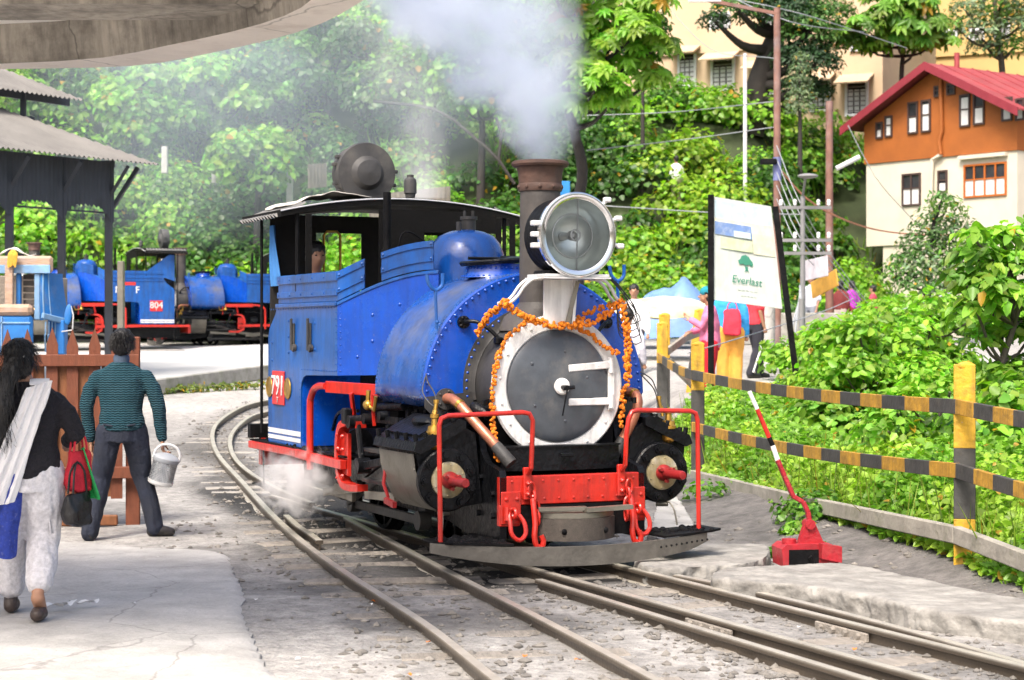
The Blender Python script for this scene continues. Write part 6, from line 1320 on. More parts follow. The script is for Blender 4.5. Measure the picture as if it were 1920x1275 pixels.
# ------------------------------------------------------------------ poles and wires
PR = mat('rusty_pole', (.20, .10, .075), .7, var=.3, vs=3, dirt=(.26, .24, .26), dirt_amt=.4, dirt_scale=1.5); PG = mat('grey_pole', (.19, .19, .195), .6, var=.2, vs=3); PW = mat('white_pole', (.7, .7, .7), .5)
def pole(px, y0, y1, Y, r, m, lab, name='utility_pole'):
    a, b = at(px, y1, Y), at(px, y0, Y); zb = float(zall(a.x, Y)); T = thing(name, lab, 'pole', (a.x, Y, min(zb, a.z) - .2))
    mb = MB(); mb.cyl((0, 0, 0), (0, 0, b.z - T.location.z), r, r * .85, 12); mb.build('pole_shaft', m, T); return T, b
T, b = pole(1457, 15, 660, 40, .085, PR, 'tall rust brown utility pole rising behind the signboard'); z = b.z - T.location.z
mb = MB(); mb.bar((0, 0, z - .12), (-1.5, 0, z + .17), .07, .07); mb.build('cross_arm', PR, T); mb = MB(); mb.box((-1.55, 0, z + .28), (.7, .1, .3), None, .01); mb.build('lamp_panel', M['white'], T); mb = MB(); mb.box((-.2, -.1, z - 3.3), (.35, .2, .12), None, .02); mb.build('junction_box', M['black'], T)
mb = MB(); mb.cyl((0, 0, z - 3.7), (0, 0, z - 3.2), .088, n=12); mb.build('paint_band', mat('pole_blue', (.15, .17, .35), .6), T)
T, b = pole(1397, 100, 285, 62, .07, PW, 'slim white pole standing on the hillside below the peach building')
T, b = pole(1555, 190, 600, 45, .10, PR, 'rust brown pole left of the orange and cream house')
T, b = pole(1505, 368, 610, 36, .055, PG, 'grey pole with cross arms full of white insulators'); z = b.z - T.location.z
for k, dz in enumerate((-.22, -.85, -1.1)):
    mb = MB(); mb.bar((-.45, -.02, z + dz), (.55, -.02, z + dz), .06, .06); arm = mb.build('cross_arm', PG, T)
    for x in (-.42, -.15, .3, .5): mb = MB(); mb.lathe([(0, .015), (.03, .036), (.06, .03), (.08, .04), (.11, .035), (.13, .015), (.13, .001)], (x, -.02, z + dz + .03), 'Z', 12); mb.build('insulator', M['white'], arm)
mb = MB(); mb.ell((.02, -.5, z + .35), (.2, .12, .05), 16, 8); mb.bar((0, 0, z), (.0, -.4, z + .36), .04, .04); mb.build('street_lamp_head', PG, T)
T, b = pole(1503, 560, 690, 33, .06, PG, 'short bare steel post behind the leaning sign post', 'steel_post')
mb = MB(); a = at(1612, 294, 46); c = at(1568, 316, 46); mb.cyl(a, c, .06, n=10); tl = mb.build('tube_lamp', PW, None); tag(tl, 'white tube lamp slung on wires by the brown pole', 'lamp')
mb = MB(); a = at(1440, 560, 34); mb.cyl(Vector((a.x, 34, gz(a.x, 34))), a, .13, n=14); tag(mb.build('concrete_pillar', M['slab'], None), 'pale concrete pillar behind the signboard', 'pillar')
WM = mat('wire_grey', (.28, .30, .32), .6); WM2 = mat('wire_orange', (.45, .18, .10), .6); WM3 = mat('wire_black', (.03, .03, .03), .6)
def wire(pts, r, m, lab, grp='overhead wires'):
    mb = MB(); mb.tube(catmull([at(*p) for p in pts], .6), r, 5); tag(mb.build('overhead_wire', m, None), lab, 'wire', grp)
G1 = 'thin overhead wire crossing the green hillside'
for pts in ([(1060, 218, 50), (1260, 210, 48), (1455, 190, 40)], [(1100, 282, 46), (1280, 262, 44), (1455, 238, 40)], [(1000, 378, 44), (1200, 390, 42), (1330, 398, 36), (1500, 402, 36)], [(1330, -10, 45), (1500, 25, 44), (1700, 90, 50)], [(1340, -20, 45), (1480, 40, 42), (1620, 60, 48)], [(1240, 0, 60), (1330, 90, 55), (1455, 110, 40)]):
    wire(pts, .012, WM, G1)
for k in range(5): wire([(1455, 270 + 25 * k, 40), (1500, 380 + 22 * k, 38), (1560, 480 + 12 * k, 40), (1640, 585 + 6 * k, 44), (1670, 620, 46)], .010, WM, 'grey cable in the sagging bundle left of the house', 'sagging cable bundle')
wire([(1455, 310, 40), (1530, 385, 42), (1650, 432, 48), (1800, 440, 52), (1930, 425, 54)], .022, WM2, 'orange brown cable sagging in front of the house', None) if False else wire([(1455, 310, 40), (1530, 385, 42), (1650, 432, 48), (1800, 440, 52), (1930, 425, 54)], .022, WM2, 'orange brown cable sagging in front of the cream wall', 'house cables')
wire([(1640, 600, 30), (1750, 560, 30), (1850, 525, 30), (1940, 495, 30)], .014, WM, 'grey cable running up to the right before the shrubs', 'house cables')
wire([(1290, 662, 22), (1400, 630, 24), (1540, 585, 28), (1600, 560, 30)], .008, WM, 'thin rope from the fence post up past the signboard', 'house cables')
wire([(1590, 235, 50), (1640, 330, 50), (1700, 400, 52), (1740, 440, 54)], .012, WM, 'thin wire hanging down the left corner of the house', 'house cables')
for k in range(4): wire([(1500, 560 - 8 * k, 34), (1480 + 10 * k, 640, 33), (1490 + 12 * k, 690, 33)], .02, WM, 'loose loop of cable hanging on the steel post', 'hanging cable loops')
# ------------------------------------------------------------------ orange and cream house
HA = Vector((12.07, 64, 0)); HB = Vector((16.1, 58.7, 0)); HD = (HB - HA).normalized(); HN = Vector((HD.y, -HD.x, 0))
if HN.y > 0: HN = -HN
def fuz(px, py):
    """photo pixel -> (u along facade, z)"""
    d = Vector(((px - 960) / FPX, 1, 0)); t = (HA.dot(HN)) / (d.dot(HN)); p = d * t; return (p - HA).dot(HD), CAMH - (py - HOR) / FPX * t
def fpt(u, z, d=0.0): return HA + HD * u + HN * d + Vector((0, 0, z))
house = thing('gabled_house', 'orange and cream gabled house with red tin roof on the right', 'house')
ORA = mat('house_orange', (.31, .09, .014), .7, var=.14, vs=1.5, dirt=(.26, .08, .02), dirt_amt=.35, dirt_scale=1.0); CRM = mat('house_cream', (.60, .55, .45), .75, var=.08, vs=1.2, dirt=(.42, .38, .31), dirt_amt=.3, dirt_scale=.9, streak=1); RED = mat('roof_red_tin', (.27, .045, .05), .6, var=.2, vs=.9, dirt=(.31, .12, .115), dirt_amt=.35, dirt_scale=.7); FAS = mat('fascia_maroon', (.22, .022, .035), .55)
DRK = mat('window_dark', (.03, .03, .035), .25, var=.4, vs=2, rvar=0); WFR = mat('window_frame_dark', (.06, .035, .03), .6); CUR = mat('curtain_white', (.62, .62, .62), .9, var=.12, vs=5, stretch=(8, 8, 1)); ORF = mat('frame_orange', (.42, .11, .015), .55)
L_ = 7.6; ap = fuz(1755, 128); el = fuz(1615, 236); zo = fuz(1620, 308)[1]
er = (2 * ap[0] - el[0])
DEP = 7.0
def wall_poly(name, poly, m, d0, d1, parent=house):
    mb = MB(); mb.prism(poly, lambda a, b, d: fpt(a, b, d), d0, d1); return mb.build(name, m, parent)
L_ = er
up = wall_poly('upper_wall', [(0, zo), (L_, zo), (L_, el[1]), ap, (0, el[1])], ORA, 0, -DEP)
zl = fuz(1625, 462)[1]
low = wall_poly('lower_wall', [(.05, zl), (L_ - .05, zl), (L_ - .05, zo - .003), (.05, zo - .003)], CRM, -.06, -DEP + .05)
wall_poly('base_wall', [(.75, 1.0), (L_ - .05, 1.0), (L_ - .05, zl - .003), (.75, zl - .003)], CRM, -.12, -DEP + .3)
# roof: two slopes with overhang
ov = .55
for s, (ue, zz) in ((-1, el), (1, (er, el[1]))):
    ua, za = ap; du = ue - ua; dz = zz - za; k = 1 + .45 / abs(du)
    mb = MB(); P0 = (ua, za + .14); P1 = (ua + du * k, za + dz * k + .14)
    mb.rings([[fpt(P0[0], P0[1], ov), fpt(P1[0], P1[1], ov), fpt(P1[0], P1[1] - .06, ov), fpt(P0[0], P0[1] - .06, ov)], [fpt(P0[0], P0[1], -DEP - .5), fpt(P1[0], P1[1], -DEP - .5), fpt(P1[0], P1[1] - .06, -DEP - .5), fpt(P0[0], P0[1] - .06, -DEP - .5)]]); rfh = mb.build('roof', RED, house, 0)
    mb = MB(); mb.prism([(P0[0], P0[1] + .03), (P1[0], P1[1] + .03), (P1[0], P1[1] - .25), (P0[0], P0[1] - .25)], lambda a, b, d: fpt(a, b, d), ov + .003, ov + .05); mb.build('bargeboard', FAS, rfh)
    for j in range(10):
        t = j / 10; mb = MB(); mb.bar(fpt(P0[0], P0[1] + .015, ov - (DEP + 1) * t), fpt(P1[0], P1[1] + .015, ov - (DEP + 1) * t), .05, .03); mb.build('roof_rib', RED, rfh)
mb = MB(); u, z = fuz(1757, 100); mb.cyl(fpt(u, z - .8, -1), fpt(u, z + .1, -1), .09); mb.build('flue', RED, house)
# right wing roof
mb = MB(); a = fuz(1800, 150); mb.rings([[fpt(ap[0] + .6, ap[1] - .1, -4), fpt(ap[0] + 9, ap[1] + .6, -4), fpt(ap[0] + 9, ap[1] - 1.2, -1.2), fpt(ap[0] + 2.2, ap[1] - 1.2, -1.2)], [fpt(ap[0] + .6, ap[1] - .16, -4), fpt(ap[0] + 9, ap[1] + .54, -4), fpt(ap[0] + 9, ap[1] - 1.26, -1.2), fpt(ap[0] + 2.2, ap[1] - 1.26, -1.2)]]); mb.build('wing_roof', RED, house, 0)
def hwin(px0, py0, px1, py1, fr, frm, cur=.5, mull=0):
    (u0, z1), (u1, z0) = fuz(px0, py0), fuz(px1, py1); zc_ = (fuz(px1, py0)[1] + z1) / 2; z1 = zc_; z0 = (fuz(px0, py1)[1] + z0) / 2
    t = .06; base_d = .0 if z0 > zo else -.06
    mb = MB()
    for a in ((u0, u1, z0, z0 + t), (u0, u1, z1 - t, z1), (u0, u0 + t, z0 + t, z1 - t), (u1 - t, u1, z0 + t, z1 - t)):
        mb.prism([(a[0], a[2]), (a[1], a[2]), (a[1], a[3]), (a[0], a[3])], lambda p, q, d: fpt(p, q, d), base_d + .003, base_d + .06)
    w_ = mb.build('window', frm, house)
    mb = MB(); mb.prism([(u0 + t, z0 + t), (u1 - t, z0 + t), (u1 - t, z1 - t), (u0 + t, z1 - t)], lambda p, q, d: fpt(p, q, d), base_d + .003, base_d + .012); mb.build('pane', DRK, w_)
    if cur > 0: mb = MB(); n = 8; mb.rings([[fpt(u0 + t + (u1 - u0 - 2 * t) * k / n, zz, base_d + .018 + .008 * (k % 2)) for k in range(n + 1)] for zz in (z0 + t, z0 + t + (z1 - z0 - 2 * t) * cur)], (False, False), False); mb.build('curtain', CUR, w_)
    mb = MB(); zm = z0 + (z1 - z0) * .52; mb.prism([(u0 + t, zm), (u1 - t, zm), (u1 - t, zm + .04), (u0 + t, zm + .04)], lambda p, q, d: fpt(p, q, d), base_d + .03, base_d + .05)
    for k in range(mull):
        um = u0 + (u1 - u0) * (k + 1) / (mull + 1); mb.prism([(um - .03, z0 + t), (um + .03, z0 + t), (um + .03, z1 - t), (um - .03, z1 - t)], lambda p, q, d: fpt(p, q, d), base_d + .031, base_d + .053)
    mb.build('glazing_bar', frm, w_)
for r_, c_ in (((1643, 229, 1656, 260), .6), ((1660, 217, 1674, 257), .95), ((1703, 191, 1722, 251), .5), ((1728, 187, 1746, 248), .9), ((1752, 161, 1764, 182), 0), ((1776, 156, 1792, 178), 0), ((1800, 177, 1820, 238), .95), ((1826, 172, 1847, 234), .5), ((1879, 182, 1899, 227), .7), ((1905, 184, 1922, 226), .6)): hwin(*r_, 0, WFR, c_)
hwin(1690, 325, 1725, 386, 0, WFR, .55, 1); hwin(1757, 319, 1775, 361, 0, WFR, .4); hwin(1806, 306, 1886, 369, 0, ORF, .55, 3)
(u0, z0), (u1, z1) = fuz(1800, 300), fuz(1888, 296); mb = MB(); mb.prism([(u0, z0), (u1, z0), (u1, z0 + .12), (u0, z0 + .12)], lambda p, q, d: fpt(p, q, d), -.057, .12); mb.build('window_hood', CRM, house)
mb = MB(); P = [fuz(1766, 137), fuz(1769, 245), fuz(1764, 262), fuz(1767, 290)]; mb.tube([fpt(u, z, .08) for u, z in P], .07, 8); mb.build('downpipe', ORA, house); mb = MB(); P = [fuz(1767, 290), fuz(1750, 300), fuz(1747, 380)]; mb.tube([fpt(u, z, .06) for u, z in P], .07, 8); mb.build('drainpipe', CRM, house)
# ------------------------------------------------------------------ peach and yellow buildings up the hill
PEA = mat('wall_peach', (.56, .42, .28), .8, var=.1, vs=.6, dirt=(.5, .34, .2), dirt_amt=.3, dirt_scale=.5); YLW = mat('wall_yellow', (.54, .38, .15), .8, var=.1, vs=.6); WSH = mat('shutter_white', (.66, .68, .70), .6, var=.08, vs=5)
def facade(name, lab, PA_, PB_, zb_, zt_, dep, m, wins):
    A_ = Vector((*PA_, 0)); B_ = Vector((*PB_, 0)); D_ = (B_ - A_).normalized(); N_ = Vector((D_.y, -D_.x, 0)); N_ = -N_ if N_.y > 0 else N_; L2 = (B_ - A_).length
    T = thing(name, lab, 'building'); P = lambda u, z, d: A_ + D_ * u + N_ * d + Vector((0, 0, z))
    mb = MB(); mb.prism([(0, zb_), (L2, zb_), (L2, zt_), (0, zt_)], P, 0, -dep); mb.build('wall', m, T)
    mb = MB(); mb.prism([(-.2, zt_ + .003), (L2 + .2, zt_ + .003), (L2 + .2, zt_ + .25), (-.2, zt_ + .25)], P, .5, -dep - .3); mb.build('roof', FAS, T)
    def uz(px, py): d = Vector(((px - 960) / FPX, 1, 0)); t = A_.dot(N_) / d.dot(N_); return (d * t - A_).dot(D_), CAMH - (py - HOR) / FPX * t
    for x0, y0, x1, y1, kind in wins:
        (u0, z1), (u1, z0) = uz(x0, y0), uz(x1, y1)
        if kind == 'band': mb = MB(); mb.prism([(u0, z0), (u1, z0), (u1, z1), (u0, z1)], P, .003, .12); mb.build('string_course', m, T); continue
        mb = MB(); t = .1
        for a in ((u0 - t, u1 + t, z0 - t, z0), (u0 - t, u1 + t, z1, z1 + t), (u0 - t, u0, z0, z1), (u1, u1 + t, z0, z1)): mb.prism([(a[0], a[2]), (a[1], a[2]), (a[1], a[3]), (a[0], a[3])], P, .003, .1)
        w_ = mb.build('window', WSH, T); mb = MB(); mb.prism([(u0, z0), (u1, z0), (u1, z1), (u0, z1)], P, .003, .02); mb.build('pane', DRK, w_)
        n = 3; mb = MB()
        for k in range(n): ua = u0 + (u1 - u0) * (k + .12) / n; ub = u0 + (u1 - u0) * (k + .88) / n; mb.prism([(ua, z0 + .05), (ub, z0 + .05), (ub, z0 + (z1 - z0) * .72), (ua, z0 + (z1 - z0) * .72)], P, .025, .05)
        mb.build('shutter', WSH, w_)
        mb = MB()
        for k in range(7): zz = z0 + (z1 - z0) * (k + .5) / 7; mb.prism([(u0, zz), (u1, zz), (u1, zz + .04), (u0, zz + .04)], P, .055, .075)
        mb.build('window_bars', PG, w_)
        if kind == 'awn': mb = MB(); mb.rings([[P(u0 - .3, z1 + .25, .0), P(u1 + .3, z1 + .25, .0)], [P(u0 - .3, z1 - .15, .9), P(u1 + .3, z1 - .15, .9)]], (False, False), False); me = bake(mb, [('SOLIDIFY', dict(thickness=.06))], 'awning'); me.materials.append(m); piece('awning', me, w_)
    return T
facade('hill_building', 'long peach building with white shuttered windows at the top of the slope', (3.9, 74.5), (13.8, 69.5), 5, 16.5, 8, PEA, [(1276, 97, 1302, 158, 'awn'), (1338, 112, 1374, 165, 'awn'), (1416, 128, 1450, 186, 'awn'), (1524, 148, 1554, 204, 'awn'), (1590, 152, 1624, 212, 'awn'), (1336, 30, 1366, 62, ''), (1430, 20, 1460, 50, ''), (1600, 50, 1625, 90, ''), (1180, 68, 1660, 76, 'band')])
facade('yellow_building', 'yellow building with pale windows behind the red roof', (13.6, 84), (26, 78), 6, 22, 8, YLW, [(1776, 60, 1792, 96, ''), (1822, 58, 1842, 95, ''), (1868, 48, 1890, 72, ''), (1660, 120, 1695, 150, ''), (1640, 90, 1920, 97, 'band')])
# ------------------------------------------------------------------ stall: tarpaulin, parasol, low wall
TAR = mat('blue_tarp', (.15, .27, .55), .45, var=.18, vs=3, bump=.25, bs=8)
def tarp(name, lab, cx, Y, w_, dpt, h, m, seed):
    c = gp(cx, Y); T = None; n = 22; rows = []
    for i in range(n):
        v_ = i / (n - 1); row = []
        for j in range(n):
            u = j / (n - 1); ridge = min(1, max(0, 1.35 - abs(u - .55) * 2.7)) ** .8 * (.9 + .2 * math.sin(u * 9 + seed)); e = math.sin(v_ * math.pi) ** .3
            z = h * (.30 + .70 * ridge) * e + .16 * (float(vnoise(u * 7 + seed, v_ * 7)) - .5)
            row.append(Vector((c.x + (u - .5) * w_ * (1.15 - .25 * e), Y + (v_ - .5) * dpt, c.z + max(.02, z) + .45 * (1 if 0 < i < n - 1 else .4))))
        rows.append(row)
    mb = MB(); mb.rings(rows, (False, False), False); me = bake(mb, [('SOLIDIFY', dict(thickness=.01))], name, 60); me.materials.append(m); o = bpy.data.objects.new(name, me); COL.objects.link(o); return tag(o, lab, 'tarpaulin')
tarp('tarpaulin', 'blue tarpaulin sheeted over a roadside stall', 1255, 42, 1.9, 2.0, 1.1, TAR, 1); tarp('tarpaulin', 'paler blue tarpaulin behind the first, near the capped woman', 1310, 45, 1.7, 1.8, .9, mat('pale_tarp', (.14, .33, .55), .45, var=.15, vs=3), 5)
c = gp(1245, 36); par = thing('parasol', 'wide cream and yellow market parasol beneath the blue tarpaulin', 'parasol', c)
mb = MB(); n = 24; rg = []
for r_, z in ((.02, 1.22), (.5, 1.16), (1.0, 1.0), (1.12, .90), (1.12, .80)): rg.append([Vector((r_ * 1.05 * math.cos(2 * math.pi * j / n) * (1 + .03 * (j % 3)), r_ * .9 * math.sin(2 * math.pi * j / n), z - .03 * (j % 3 == 0) * r_)) for j in range(n)])
mb.rings(rg, (False, False)); mb.build('canopy_cloth', mat('parasol_cream', (.60, .56, .36), .8, var=.15, vs=2, dirt=(.50, .40, .10), dirt_amt=.45, dirt_scale=2), par, 60)
mb = MB(); mb.cyl((0, 0, 0), (0, 0, 1.2), .03); mb.build('pole_shaft', M['steel'], par)
mb = MB(); a = at(1500, 645, 42); mb.span(4.2, 9.5, 43.8, 44.1, gz(6, 44), gz(6, 44) + .75, .02); tag(mb.build('boundary_wall', M['kerb'], None), 'low mossy wall beside the far road', 'wall')
sd2 = MB(); a, b = at(1508, 508, 39), at(1552, 498, 38); sd2.bar(a, b, .03, .42, (0, 0, 1), .01); rs = sd2.build('shop_sign', mat('shop_sign_grey', (.55, .52, .56), .6, var=.2, vs=6), None); tag(rs, 'tilted pale grey shop sign hung on the poles', 'sign')
sd2 = MB(); a, b = at(1522, 545, 39.5), at(1570, 520, 38.5); sd2.bar(a, b, .03, .36, (0, 0, 1), .01); rs = sd2.build('shop_awning', mat('awning_ochre', (.55, .30, .05), .8, var=.2, vs=5), None); tag(rs, 'ochre cloth awning below the grey shop sign', 'awning')
# tin fences on the slope behind the engine
for px, py, w_, rz in ((770, 372, 2.6, .1), (596, 322, .9, .9)):
    p = at(px, py, 58.5); mb = MB(); us = np.arange(-w_ / 2, w_ / 2, .05); mb.rings([[Vector((p.x + u * math.cos(rz), p.y + u * math.sin(rz) + .025 * math.sin(u * 40), p.z + h_ + u * .12)) for u in us] for h_ in (-.5, .25)], (False, False), False); tag(mb.build('tin_fence', mat('rusty_tin', (.16, .14, .11), .7, var=.3, vs=2, dirt=(.3, .14, .07), dirt_amt=.35, dirt_scale=1.5), None, 80), 'corrugated tin sheet fence among the bushes on the slope', 'fence', 'tin sheets on the slope')
mb = MB(); p = at(1058, 355, 57); mb.box(p, (.35, .05, .5), None, .01); tag(mb.build('blue_notice', mat('notice_blue', (.02, .2, .5), .5), None), 'small blue notice board beside the chimney', 'sign')
mb = MB(); mb.cyl(p + Vector((0, .05, .2)), p + Vector((0, .05, -3)), .04); tag(mb.build('notice_post', PG, None), 'thin post carrying the small blue notice', 'post')
# ------------------------------------------------------------------ plants
LEAF = leaf_mat('leaf', .42, .42); LEAFD = leaf_mat('leaf_dark', .22, .5); BARK = mat('bark', (.10, .085, .07), .9, var=.35, vs=3, dirt=(.2, .19, .16), dirt_amt=.3, dirt_scale=2, bump=.6, bs=14); BARKD = mat('bark_dark', (.035, .03, .027), .9, var=.3, vs=3, bump=.6, bs=14)
GOOD = dict(mid=(.115, .25, .03), light=(.20, .37, .045), dark=(.06, .15, .025), yel=(.23, .37, .03), lime=(.23, .43, .04), grey=(.15, .22, .11), deep=(.022, .06, .02))
def norm(a): return a / np.maximum(1e-9, np.linalg.norm(a, axis=-1, keepdims=True))
def leaf_mesh(name, pos, d, n, ln, col, wr=.5, fold=.12, droop=.15):
    fold = min(fold, wr * .28)
    N = len(pos); d = norm(d); s = norm(np.cross(d, n)); n = np.cross(s, d); ln = np.asarray(ln).reshape(-1, 1) * np.ones((N, 1))
    tpl = [(0, 0, 0), (.30, -wr, fold), (.72, -wr * .72, fold * .5 - droop * .5), (1, 0, -droop), (.72, wr * .72, fold * .5 - droop * .5), (.30, wr, fold)]
    v = np.stack([pos + ln * (d * a + s * b + n * c) for a, b, c in tpl], 1).reshape(-1, 3)
    b = np.arange(N)[:, None] * 6; f = np.concatenate([b + np.array([[0, 1, 2, 3]]), b + np.array([[0, 3, 4, 5]])], 1).reshape(-1, 4)
    me = bpy.data.meshes.new(name); me.vertices.add(len(v)); me.vertices.foreach_set('co', v.ravel()); me.loops.add(f.size); me.loops.foreach_set('vertex_index', f.ravel().astype(np.int32)); me.polygons.add(len(f))
    me.polygons.foreach_set('loop_start', np.arange(len(f)) * 4); me.polygons.foreach_set('loop_total', np.full(len(f), 4)); me.update()
    set_tint(me, np.repeat(np.clip(col, .004, .9), 6, axis=0)); return me
def rsph(N): return norm(rng.normal(size=(N, 3)))
def tint(N, base, var=.25, yellow=.02):
    c = np.array(base)[None, :] * (1 + var * rng.normal(size=(N, 1))).clip(.45, 1.8) * (1 + .10 * rng.normal(size=(N, 3)))
    k = rng.random(N) < yellow; c[k] = np.array([.42, .25, .02]); return c
def clumps(C, Rr, counts, cols, lsize, upb=.55, flat=.8, shell=.55, yellow=.012, var=.22):
    """leaves spread through many ellipsoid clumps; returns pos, dir, normal, length, colour"""
    P, D, Nn, Ln, K = [], [], [], [], []
    for c, r, n, col in zip(C, Rr, counts, cols):
        u = rsph(n); u[:, 2] = np.where(u[:, 2] < -.35, -u[:, 2] * .5, u[:, 2]); rad = (shell + (1 - shell) * rng.random(n) ** .6)[:, None]
        rr = np.array([r, r, r * flat]) if not hasattr(r, '__len__') else np.array(r)
        P.append(np.asarray(c) + u * rr * rad); nn = norm(u + np.array([0, 0, upb]) + .45 * rng.normal(size=(n, 3))); Nn.append(nn)
        t = np.cross(nn, rng.normal(size=(n, 3))); dd = norm(norm(t) + .5 * u + np.array([0, 0, -.35])); D.append(dd)
        Ln.append(lsize * rng.uniform(.6, 1.35, n)); K.append(tint(n, col, var, yellow))
    return [np.concatenate(a) for a in (P, D, Nn, Ln, K)]
def put(name, me, m, parent=None):
    me.materials.append(m); o = bpy.data.objects.new(name, me); COL.objects.link(o)
    if parent: o.parent = parent
    return o
# --- hillside undergrowth (one mass)
C, Rr, CN, CC = [], [], [], []
keys = ['mid', 'light', 'mid', 'dark', 'light', 'lime']
for k in range(760):
    Y = 56.6 + 24 * rnd.random(); X = rnd.uniform(-300, 1750); X = (X - 960) / FPX * Y
    if Y < y_foot(X) - .3: continue
    px = X / Y * FPX + 960
    if X > 12.3 and Y < 68: continue
    r = rnd.uniform(.65, 1.55); z = float(zhill(X, Y)); C.append((X, Y, z + r * .35)); Rr.append(r); CN.append(int(150 * r ** 2 + 60))
    n_ = float(vnoise(X * .35 + 4, Y * .35)); key = keys[rnd.randrange(6)]
    if n_ > .66: key = 'lime'
    if n_ < .30: key = 'dark'
    if (X - 6.2) ** 2 / 2 + (Y - 62.5) ** 2 / 6 < 1.2 or (X - 4.1) ** 2 + (Y - 59) ** 2 < 2.2: key = 'yel'
    CC.append(np.array(GOOD[key]) * rnd.uniform(.8, 1.2))
me = leaf_mesh('hill_undergrowth', *clumps(C, Rr, CN, CC, .21, yellow=.02)[:3], *(lambda q: (q[3], q[4]))(clumps(C, Rr, CN, CC, .21, yellow=.02))) if False else None
q = clumps(C, Rr, [int(c * 1.22) for c in CN], CC, .183, yellow=.016); me = leaf_mesh('hill_undergrowth', *q, wr=.46); hu = stuff(put('hill_undergrowth', me, LEAF)); hu['label'] = 'dense green undergrowth covering the hillside'; hu['category'] = 'undergrowth'
# grassy tufts on the hill
n = 16000; Yt = 57 + 20 * rng.random(n); Xt = (rng.uniform(0, 1640, n) - 960) / FPX * Yt; kk = (vnoise(Xt * .5, Yt * .5, 4) > .5); Xt, Yt = Xt[kk], Yt[kk]; n = len(Xt)
pos = np.stack([Xt, Yt, zhill(Xt, Yt) + .25], 1); d = norm(rng.normal(size=(n, 3)) * .5 + np.array([0, 0, 1.0])); nn = rng.normal(size=(n, 3))
me = leaf_mesh('hill_grass', pos, d, nn, rng.uniform(.4, .9, n), tint(n, (.14, .27, .03), .25, .02), wr=.05, droop=.04); hg = stuff(put('hill_grass', me, LEAF)); hg['label'] = 'long grass tufts between the hillside bushes'; hg['category'] = 'grass'
# --- trees
def tree(name, lab, base, trunk, clus, leafsz, cols, per, m=LEAF, bark=BARK, r0=.18, wr=.42, grp=None, palm=False, upb=.5, flat=.8, droop=.15, cat='tree'):
    T = thing(name, lab, cat, base, 0, grp); B = Vector(base)
    tr = [Vector(p) - B for p in trunk]; pts = catmull(tr, .3); mb = MB(); mb.tube(pts, 0, 10, rs=[r0 * (1 - .65 * i / len(pts)) for i in range(len(pts))]); tk = mb.build('trunk', bark, T, 60)
    mb = MB()
    for c, r in clus:
        c_ = Vector(c) - B; a = min(pts, key=lambda p: (p - c_).length + max(0, p.z - c_.z + .3) * 2); mid = (a + c_) / 2 + Vector((0, 0, -.12 * (c_ - a).length)); pp = catmull([a, mid, c_], .3); mb.tube(pp, 0, 6, rs=[max(.012, r0 * .42 * (1 - .8 * i / len(pp))) for i in range(len(pp))])
    mb.build('limbs', bark, T, 60)
    C = [np.array(c) - np.array(base) for c, r in clus]; Rr = [r for c, r in clus]
    if not palm:
        q = clumps(C, Rr, [max(20, int(per * (np.mean(r) ** 2))) for r in Rr], [np.array(GOOD[cols[i % len(cols)]]) * rnd.uniform(.85, 1.2) for i in range(len(C))], leafsz, upb, flat); me = leaf_mesh('crown', *q, wr=wr, droop=droop)
    else:   # rosettes of drooping leaflets on stalk ends
        P, D, Nn, Ln, K = [], [], [], [], []
        for i, (c, r) in enumerate(zip(C, Rr)):
            for k in range(per):
                u = rsph(1)[0]; u[2] = abs(u[2]) * .9 - .15; o = c + u * np.array([r, r, r * flat]) * rnd.uniform(.5, 1); nl = rnd.randint(7, 9); a0 = rnd.random() * 6; up = norm(np.array([u[0] * .8 + rnd.gauss(0, .3), u[1] * .6 - .35 + rnd.gauss(0, .3), .8])); col = tint(1, np.array(GOOD[cols[rnd.randrange(len(cols))]]), .18, .02)[0]
                e1 = norm(np.cross(up, np.array([1, .1, 0]))); e2 = np.cross(up, e1); L0 = leafsz * rnd.uniform(.75, 1.2)
                for j in range(nl):
                    a = a0 + j * 6.283 / nl; dd = e1 * math.cos(a) + e2 * math.sin(a); P.append(o); D.append(norm(dd - up * .12)); Nn.append(norm(up + dd * .12)); Ln.append(L0 * rnd.uniform(.85, 1.1)); K.append(col * rnd.uniform(.9, 1.1))
        me = leaf_mesh('crown', np.array(P), np.array(D), np.array(Nn), np.array(Ln), np.array(K), wr=.21, droop=.28, fold=.05)
    put('crown', me, m, T); return T
def cl(pxs, Y, dY=.8): return [(tuple(at(x, y, Y + rnd.uniform(-dY, dY))), r) for x, y, r in pxs]
# large-leaved tree right of the smoke
b0 = at(1085, 470, 47); b0.z = float(zall(b0.x, 47)) - .2
tree('large_leaved_tree', 'tree with big drooping palmate leaves right of the smoke plume', b0, [b0, at(1082, 420, 46.5), at(1092, 320, 46), at(1075, 240, 45), at(1060, 150, 45), at(1075, 40, 45), at(1080, -40, 45)],
     cl([(1100, 40, 1.0), (1150, 90, 1.0), (1080, 120, .9), (1190, 130, .9), (1120, 160, .9), (1060, 60, .9), (1170, 30, 1.0), (1225, 95, .7), (1200, 60, .8), (1060, 200, .6), (1150, 190, .6), (1040, -10, .9), (1120, -30, 1.0), (1225, 150, .45), (1215, 10, .7), (1080, -60, 1.0)], 44), .30, ['light', 'lime', 'light', 'lime'], 36, palm=True, bark=BARKD, r0=.2)
